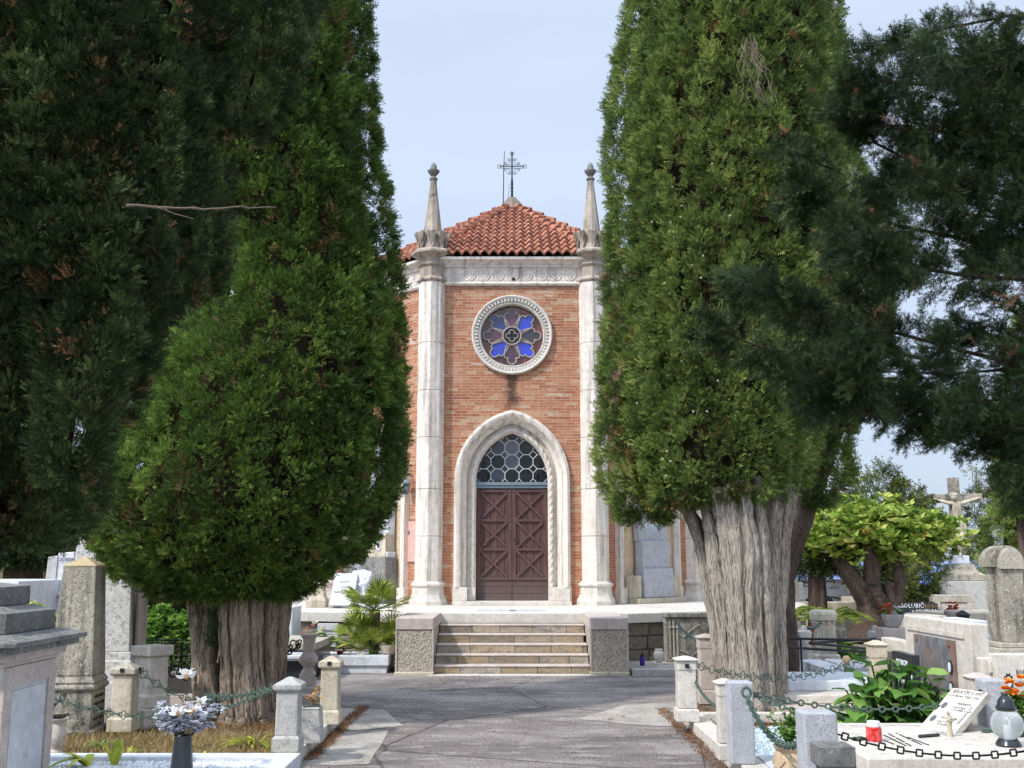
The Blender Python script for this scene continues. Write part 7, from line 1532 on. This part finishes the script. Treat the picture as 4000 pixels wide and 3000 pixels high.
# crucifix monument
YC = 27.0; xc = xat(3745, 2200, YC); t = thing('crucifix_monument', 'tall lichened stone crucifix with a carved figure on a stepped pedestal', 'monument', (xc, YC, 0), R(-12))
zq = lambda v: zat(v, YC); pw = YC / FPX
mb = MB(); mb.sq([(.66, 0), (.66, zq(2380)), (.62, zq(2378)), (.60, zq(2268))]); mb.build('pedestal', M['grey_stone'], t, bevel=.02)
mb = MB(); mb.sq([(.53, zq(2267)), (.53, zq(2246))]); mb.build('frieze', M['obelisk_stone'], t, bevel=.01)
mb = MB(); mb.sq([(.52, zq(2245)), (.42, zq(2235)), (.34, zq(2222)), (.30, zq(2203))]); mb.build('flared_cap', M['obelisk_stone'], t)
mb = MB(); mb.sq([(.22, zq(2202)), (.22, zq(2170))]); mb.build('white_block', M['marble'], t, bevel=.015)
z0c = zq(2169); ztc = zq(1866); za_ = zq(1945); mb = MB(); mb.box(-.13, .13, -.10, .10, z0c, ztc); mb.box(-.66, -.131, -.09, .09, za_ - .12, za_ + .10); mb.box(.131, .66, -.09, .09, za_ - .12, za_ + .10); mb.build('cross', M['obelisk_stone'], t, bevel=.015)
h_ = za_ - .03; y_ = -.17
vs = [(0, y_, h_ - .62), (0, y_ - .03, h_ - .42), (0, y_ - .05, h_ - .22), (0, y_ - .04, h_ - .10), (-.03, y_ - .07, h_ - .0), (.13, y_ - .02, h_ - .12), (.36, y_ + .03, h_ - .05), (.60, y_ + .05, h_ + .03), (-.13, y_ - .02, h_ - .12), (-.36, y_ + .03, h_ - .05), (-.60, y_ + .05, h_ + .03), (.07, y_ - .02, h_ - .72), (.06, y_ - .14, h_ - 1.02), (.02, y_ - .03, h_ - 1.36), (-.07, y_ - .02, h_ - .72), (-.05, y_ - .16, h_ - 1.02), (.0, y_ - .05, h_ - 1.34), (.01, y_ - .12, h_ - 1.44)]
ed = [(0, 1), (1, 2), (2, 3), (3, 4), (3, 5), (5, 6), (6, 7), (3, 8), (8, 9), (9, 10), (0, 11), (11, 12), (12, 13), (0, 14), (14, 15), (15, 16), (16, 17)]
fg = skin_figure('carved_figure', vs, ed, [(.12, .09), (.10, .08), (.13, .10), (.07, .06), .045, .055, .042, .026, .055, .042, .026, .075, .058, .036, .075, .058, .034, .028], M['beige_stone'], t)
mb = MB(); mb.ball((-.06, y_ - .12, h_ + .04), .085, 14, 10, (.9, 1, 1.2)); mb.ball((-.09, y_ - .2, h_ + .02), .02, 8, 6); mb.build('head', M['beige_stone'], fg, smooth=True)
mb = MB(); mb.lathe([(.10, h_ + .02), (.112, h_ + .08), (.09, h_ + .13), (.02, h_ + .15)], (-.05, y_ - .10, 0), 12); mb.tube([(-.05 + .1 * math.cos(a), y_ - .1 + .1 * math.sin(a), h_ + .09 + .02 * math.sin(5 * a)) for a in np.linspace(0, 2 * PI, 20)], .018, 6); mb.build('hair', M['old_stone'], fg, smooth=True)
mb = MB(); mb.lathe([(.135, h_ - .84), (.15, h_ - .74), (.145, h_ - .62), (.13, h_ - .56)], (0, y_ - .03, 0), 14, sy=.9); mb.tube([(.12, y_ - .1, h_ - .6), (.17, y_ - .08, h_ - .72), (.15, y_ - .05, h_ - .92)], [.04, .045, .02], 8); mb.build('loincloth', M['beige_stone'], fg, smooth=True)
t = thing('altar_tomb', 'small carved altar tomb with ledge standing before the crucifix pedestal', 'tomb', (xat(3728, 2415, 25.6), 25.6, 0), R(-12)); zt_ = zat(2330, 25.6)
mb = MB(); mb.box(-.42, .42, 0, .5, 0, zt_ - .14); bd = mb.build('body', M['pink_stone'], t, bevel=.01); mb = MB(); mb.box(-.46, .46, -.03, .52, zt_ - .138, zt_ - .02); mb.box(-.42, .42, 0, .5, zt_ - .018, zt_ + .03); mb.build('ledge', M['old_stone'], t, bevel=.01)
for sg in (-1, 1): mb = MB(); mb.box(sg * .36 - .06, sg * .36 + .06, -.04, -.002, 0, zt_ - .14); mb.build('pilaster', M['pink_stone'], t, bevel=.008)
mb = MB(); mb.box(-.25, .25, -.015, -.002, .15, zt_ - .25); mb.build('panel', M['grey_stone'], t)
# background graves
def bgstone(label, px, Y, mat, d=.15, txt=None, tm='letter', ts=.12, base=True, tpos=None, tsx=1):
    cx = sum(p[0] for p in px) / len(px); vb = max(p[1] for p in px); t = thing('gravestone', label, 'gravestone', (xat(cx, vb, Y), Y, 0)); mb = MB(); pxpoly(mb, px, Y, d); q = mb.build('slab', M[mat], t, world=True, bevel=.01)
    if txt: text(txt, q, M[tm], P(*(tpos or (cx, vb - 10)), Y - .004), (1, 0, 0), (0, 0, 1), ts, sx=tsx)
    if base:
        us = [p[0] for p in px]; mb = MB(); mb.box(xat(min(us), vb, Y) - .05, xat(max(us), vb, Y) + .05, Y - .1, Y + d + .1, -.02, zat(vb, Y) + .002); mb.build('base', M['grey_stone'], t, world=True, bevel=.01)
    return t
k = NT('crazy_paving', .85); v_ = k.vor(2.6, None, 'DISTANCE_TO_EDGE'); n = k.noise(3, 4, .6); c = k.mix(k.ramp(v_, [(.02, 1), (.05, 0)]), k.ramp(n, [(.4, sc(186, 182, 172)), (.6, sc(206, 202, 194))]), sc(92, 86, 78)); k.color(c); k.bump(v_, .5, .02); M['crazy'] = k.m
Yl = 28.5; t = thing('memorial_wall', 'crazy paved memorial wall with a lettered pale plaque behind the yellow green tree', 'wall', (xat(3265, 2330, Yl), Yl, 0)); mb = MB(); mb.box(xat(3110, 2300, Yl), xat(3332, 2300, Yl), Yl, Yl + .25, -.05, zat(2268, Yl)); mb.build('wall_face', M['crazy'], t, world=True); mb = MB(); mb.box(xat(3108, 2300, Yl), xat(3334, 2300, Yl), Yl - .05, Yl + .3, zat(2267, Yl), zat(2262, Yl)); mb.build('coping', M['grey_stone'], t, world=True); mb = MB(); pxbox(mb, 3206, 3298, 2284, 2330, Yl - .03, .029); q_ = mb.build('plaque', M['panel_marble'], t, world=True); text('LAYO', q_, M['letter'], P(3258, 2300, Yl - .035), (1, 0, 0), (0, 0, 1), .12)
bgstone('brown stained pointed gravestone behind the right cypress trunk', [(3078, 2345), (3078, 2240), (3098, 2258), (3118, 2270), (3118, 2345)], 26, 'beige_stone')
bgstone('plain white gravestone in the gap between trunk and low cypress', [(3120, 2340), (3120, 2277), (3138, 2276), (3140, 2340)], 27, 'white_stone')
bgstone('low black tablet with pale frame before the crazy paved wall', [(3150, 2352), (3150, 2338), (3215, 2338), (3215, 2352)], 25, 'dark_granite', .1)
bgstone('dark half moon tablet in front of the lettered crazy paved wall', [(3188, 2352), (3195, 2338), (3215, 2328), (3235, 2327), (3250, 2336), (3258, 2352)], 25.3, 'dark_granite', .1)
bgstone('pale square block with crescent emblem left of the pruned tree', [(3300, 2370), (3300, 2332), (3340, 2332), (3340, 2370)], 24.5, 'beige_stone', .3, '(', 'white', .14, tpos=(3328, 2352))
t = slab('low_wall', 'long low pale wall behind the cycad', 'wall', xat(3080, 2360, 23.5), xat(3345, 2360, 23.5), 23.5, 23.8, 0, zat(2352, 23.5), 'beige_stone')
Yf_ = 29.5; bgstone('wide curved top family gravestone with three white tablets left of the crucifix', [(3510, 2352), (3510, 2302), (3540, 2297), (3600, 2294), (3640, 2297), (3670, 2303), (3670, 2352)], Yf_, 'old_stone', .3, 'LABBRO', 'letter_grey', .17, tpos=(3585, 2338))
for u0, u1, lab in ((3518, 2 + 3542, 'left white tablet'), (3626, 3650, 'right white tablet')):
    pass
bgstone('black gravestone lettered in white behind the smaller rounded black one', [(3506, 2395), (3506, 2355), (3600, 2353), (3600, 2395)], 25.5, 'dark_granite', .15, 'GOLUBIČ', 'white', .14, tpos=(3562, 2374))
bgstone('black gravestone with gold lettering beside the altar tomb', [(3602, 2395), (3602, 2356), (3664, 2357), (3664, 2395)], 25.5, 'dark_granite', .15, 'FROGO', 'gold', .10, tpos=(3634, 2373))
bgstone('rounded black gravestone with a cross and white lettering', [(3560, 2412), (3560, 2384), (3568, 2377), (3645, 2376), (3655, 2384), (3656, 2412)], 24.3, 'dark_granite', .15, '+ MUZICA', 'white', .13, tpos=(3612, 2396))
bgstone('small white tablet beside the curved family gravestone', [(3635, 2352), (3635, 2334), (3668, 2334), (3668, 2352)], 28, 'white', .1)
bgstone('grey gravestone far behind at the right of the crucifix pedestal', [(3860, 2330), (3860, 2308), (3885, 2308), (3885, 2330)], 30, 'white_stone')
bgstone('pale banded pedestal stone at the far right edge', [(3975, 2520), (3975, 2330), (4040, 2325), (4040, 2520)], 14, 'white_stone', .4)
for i, (u0, u1, vt, vb, Y, mat, lab) in enumerate(((3660, 3900, 2395, 2425, 22.5, 'beige_stone', 'long pale stone kerb below the crucifix pedestal'), (3800, 3860, 2425, 2450, 18, 'marble', 'bluish marble tomb slab left of the round topped gravestone'), (3560, 3700, 2405, 2440, 20.5, 'white_stone', 'pale tomb slab behind the slate plaque headstone'), (3440, 3560, 2400, 2430, 22, 'grey_stone', 'grey tomb slab behind the planter bowl'), (3820, 3880, 2480, 2540, 13, 'panel_marble', 'low tomb slab beside the round topped gravestone'))):
    slab('tomb', lab, 'tomb', xat(u0, vb, Y), xat(u1, vb, Y), Y, Y + 1.2, 0, max(.08, zat(vt, Y)), mat)
t = thing('planter_bowl', 'carved white planter with orange flowers before the altar tomb', 'planter', (xat(3723, 2420, 22.0), 22.0, zat(2420, 22.0))); mb = MB(); mb.lathe([(.09, -.25), (.1, 0), (.16, .10), (.17, .17), (.13, .2)], n=18); mb.build('bowl', M['pink_stone'], t, smooth=True); o = petals('blossoms', t, [(random.uniform(-.1, .1), 0, random.uniform(.18, .34)) for _ in range(26)], .06, M['pet_rust']); o.matrix_parent_inverse = Matrix()
t = thing('grave_lantern', 'small black house shaped grave lantern before the altar tomb', 'lantern', (xat(3762, 2420, 21.5), 21.5, zat(2424, 21.5))); mb = MB(); mb.sq([(.09, -.3), (.09, .1), (.12, .11), (.02, .2)]); mb.build('house', M['iron'], t); mb = MB(); mb.box(-.04, .04, -.095, -.091, 0, .07); mb.build('window', M['dark_glass'], t)
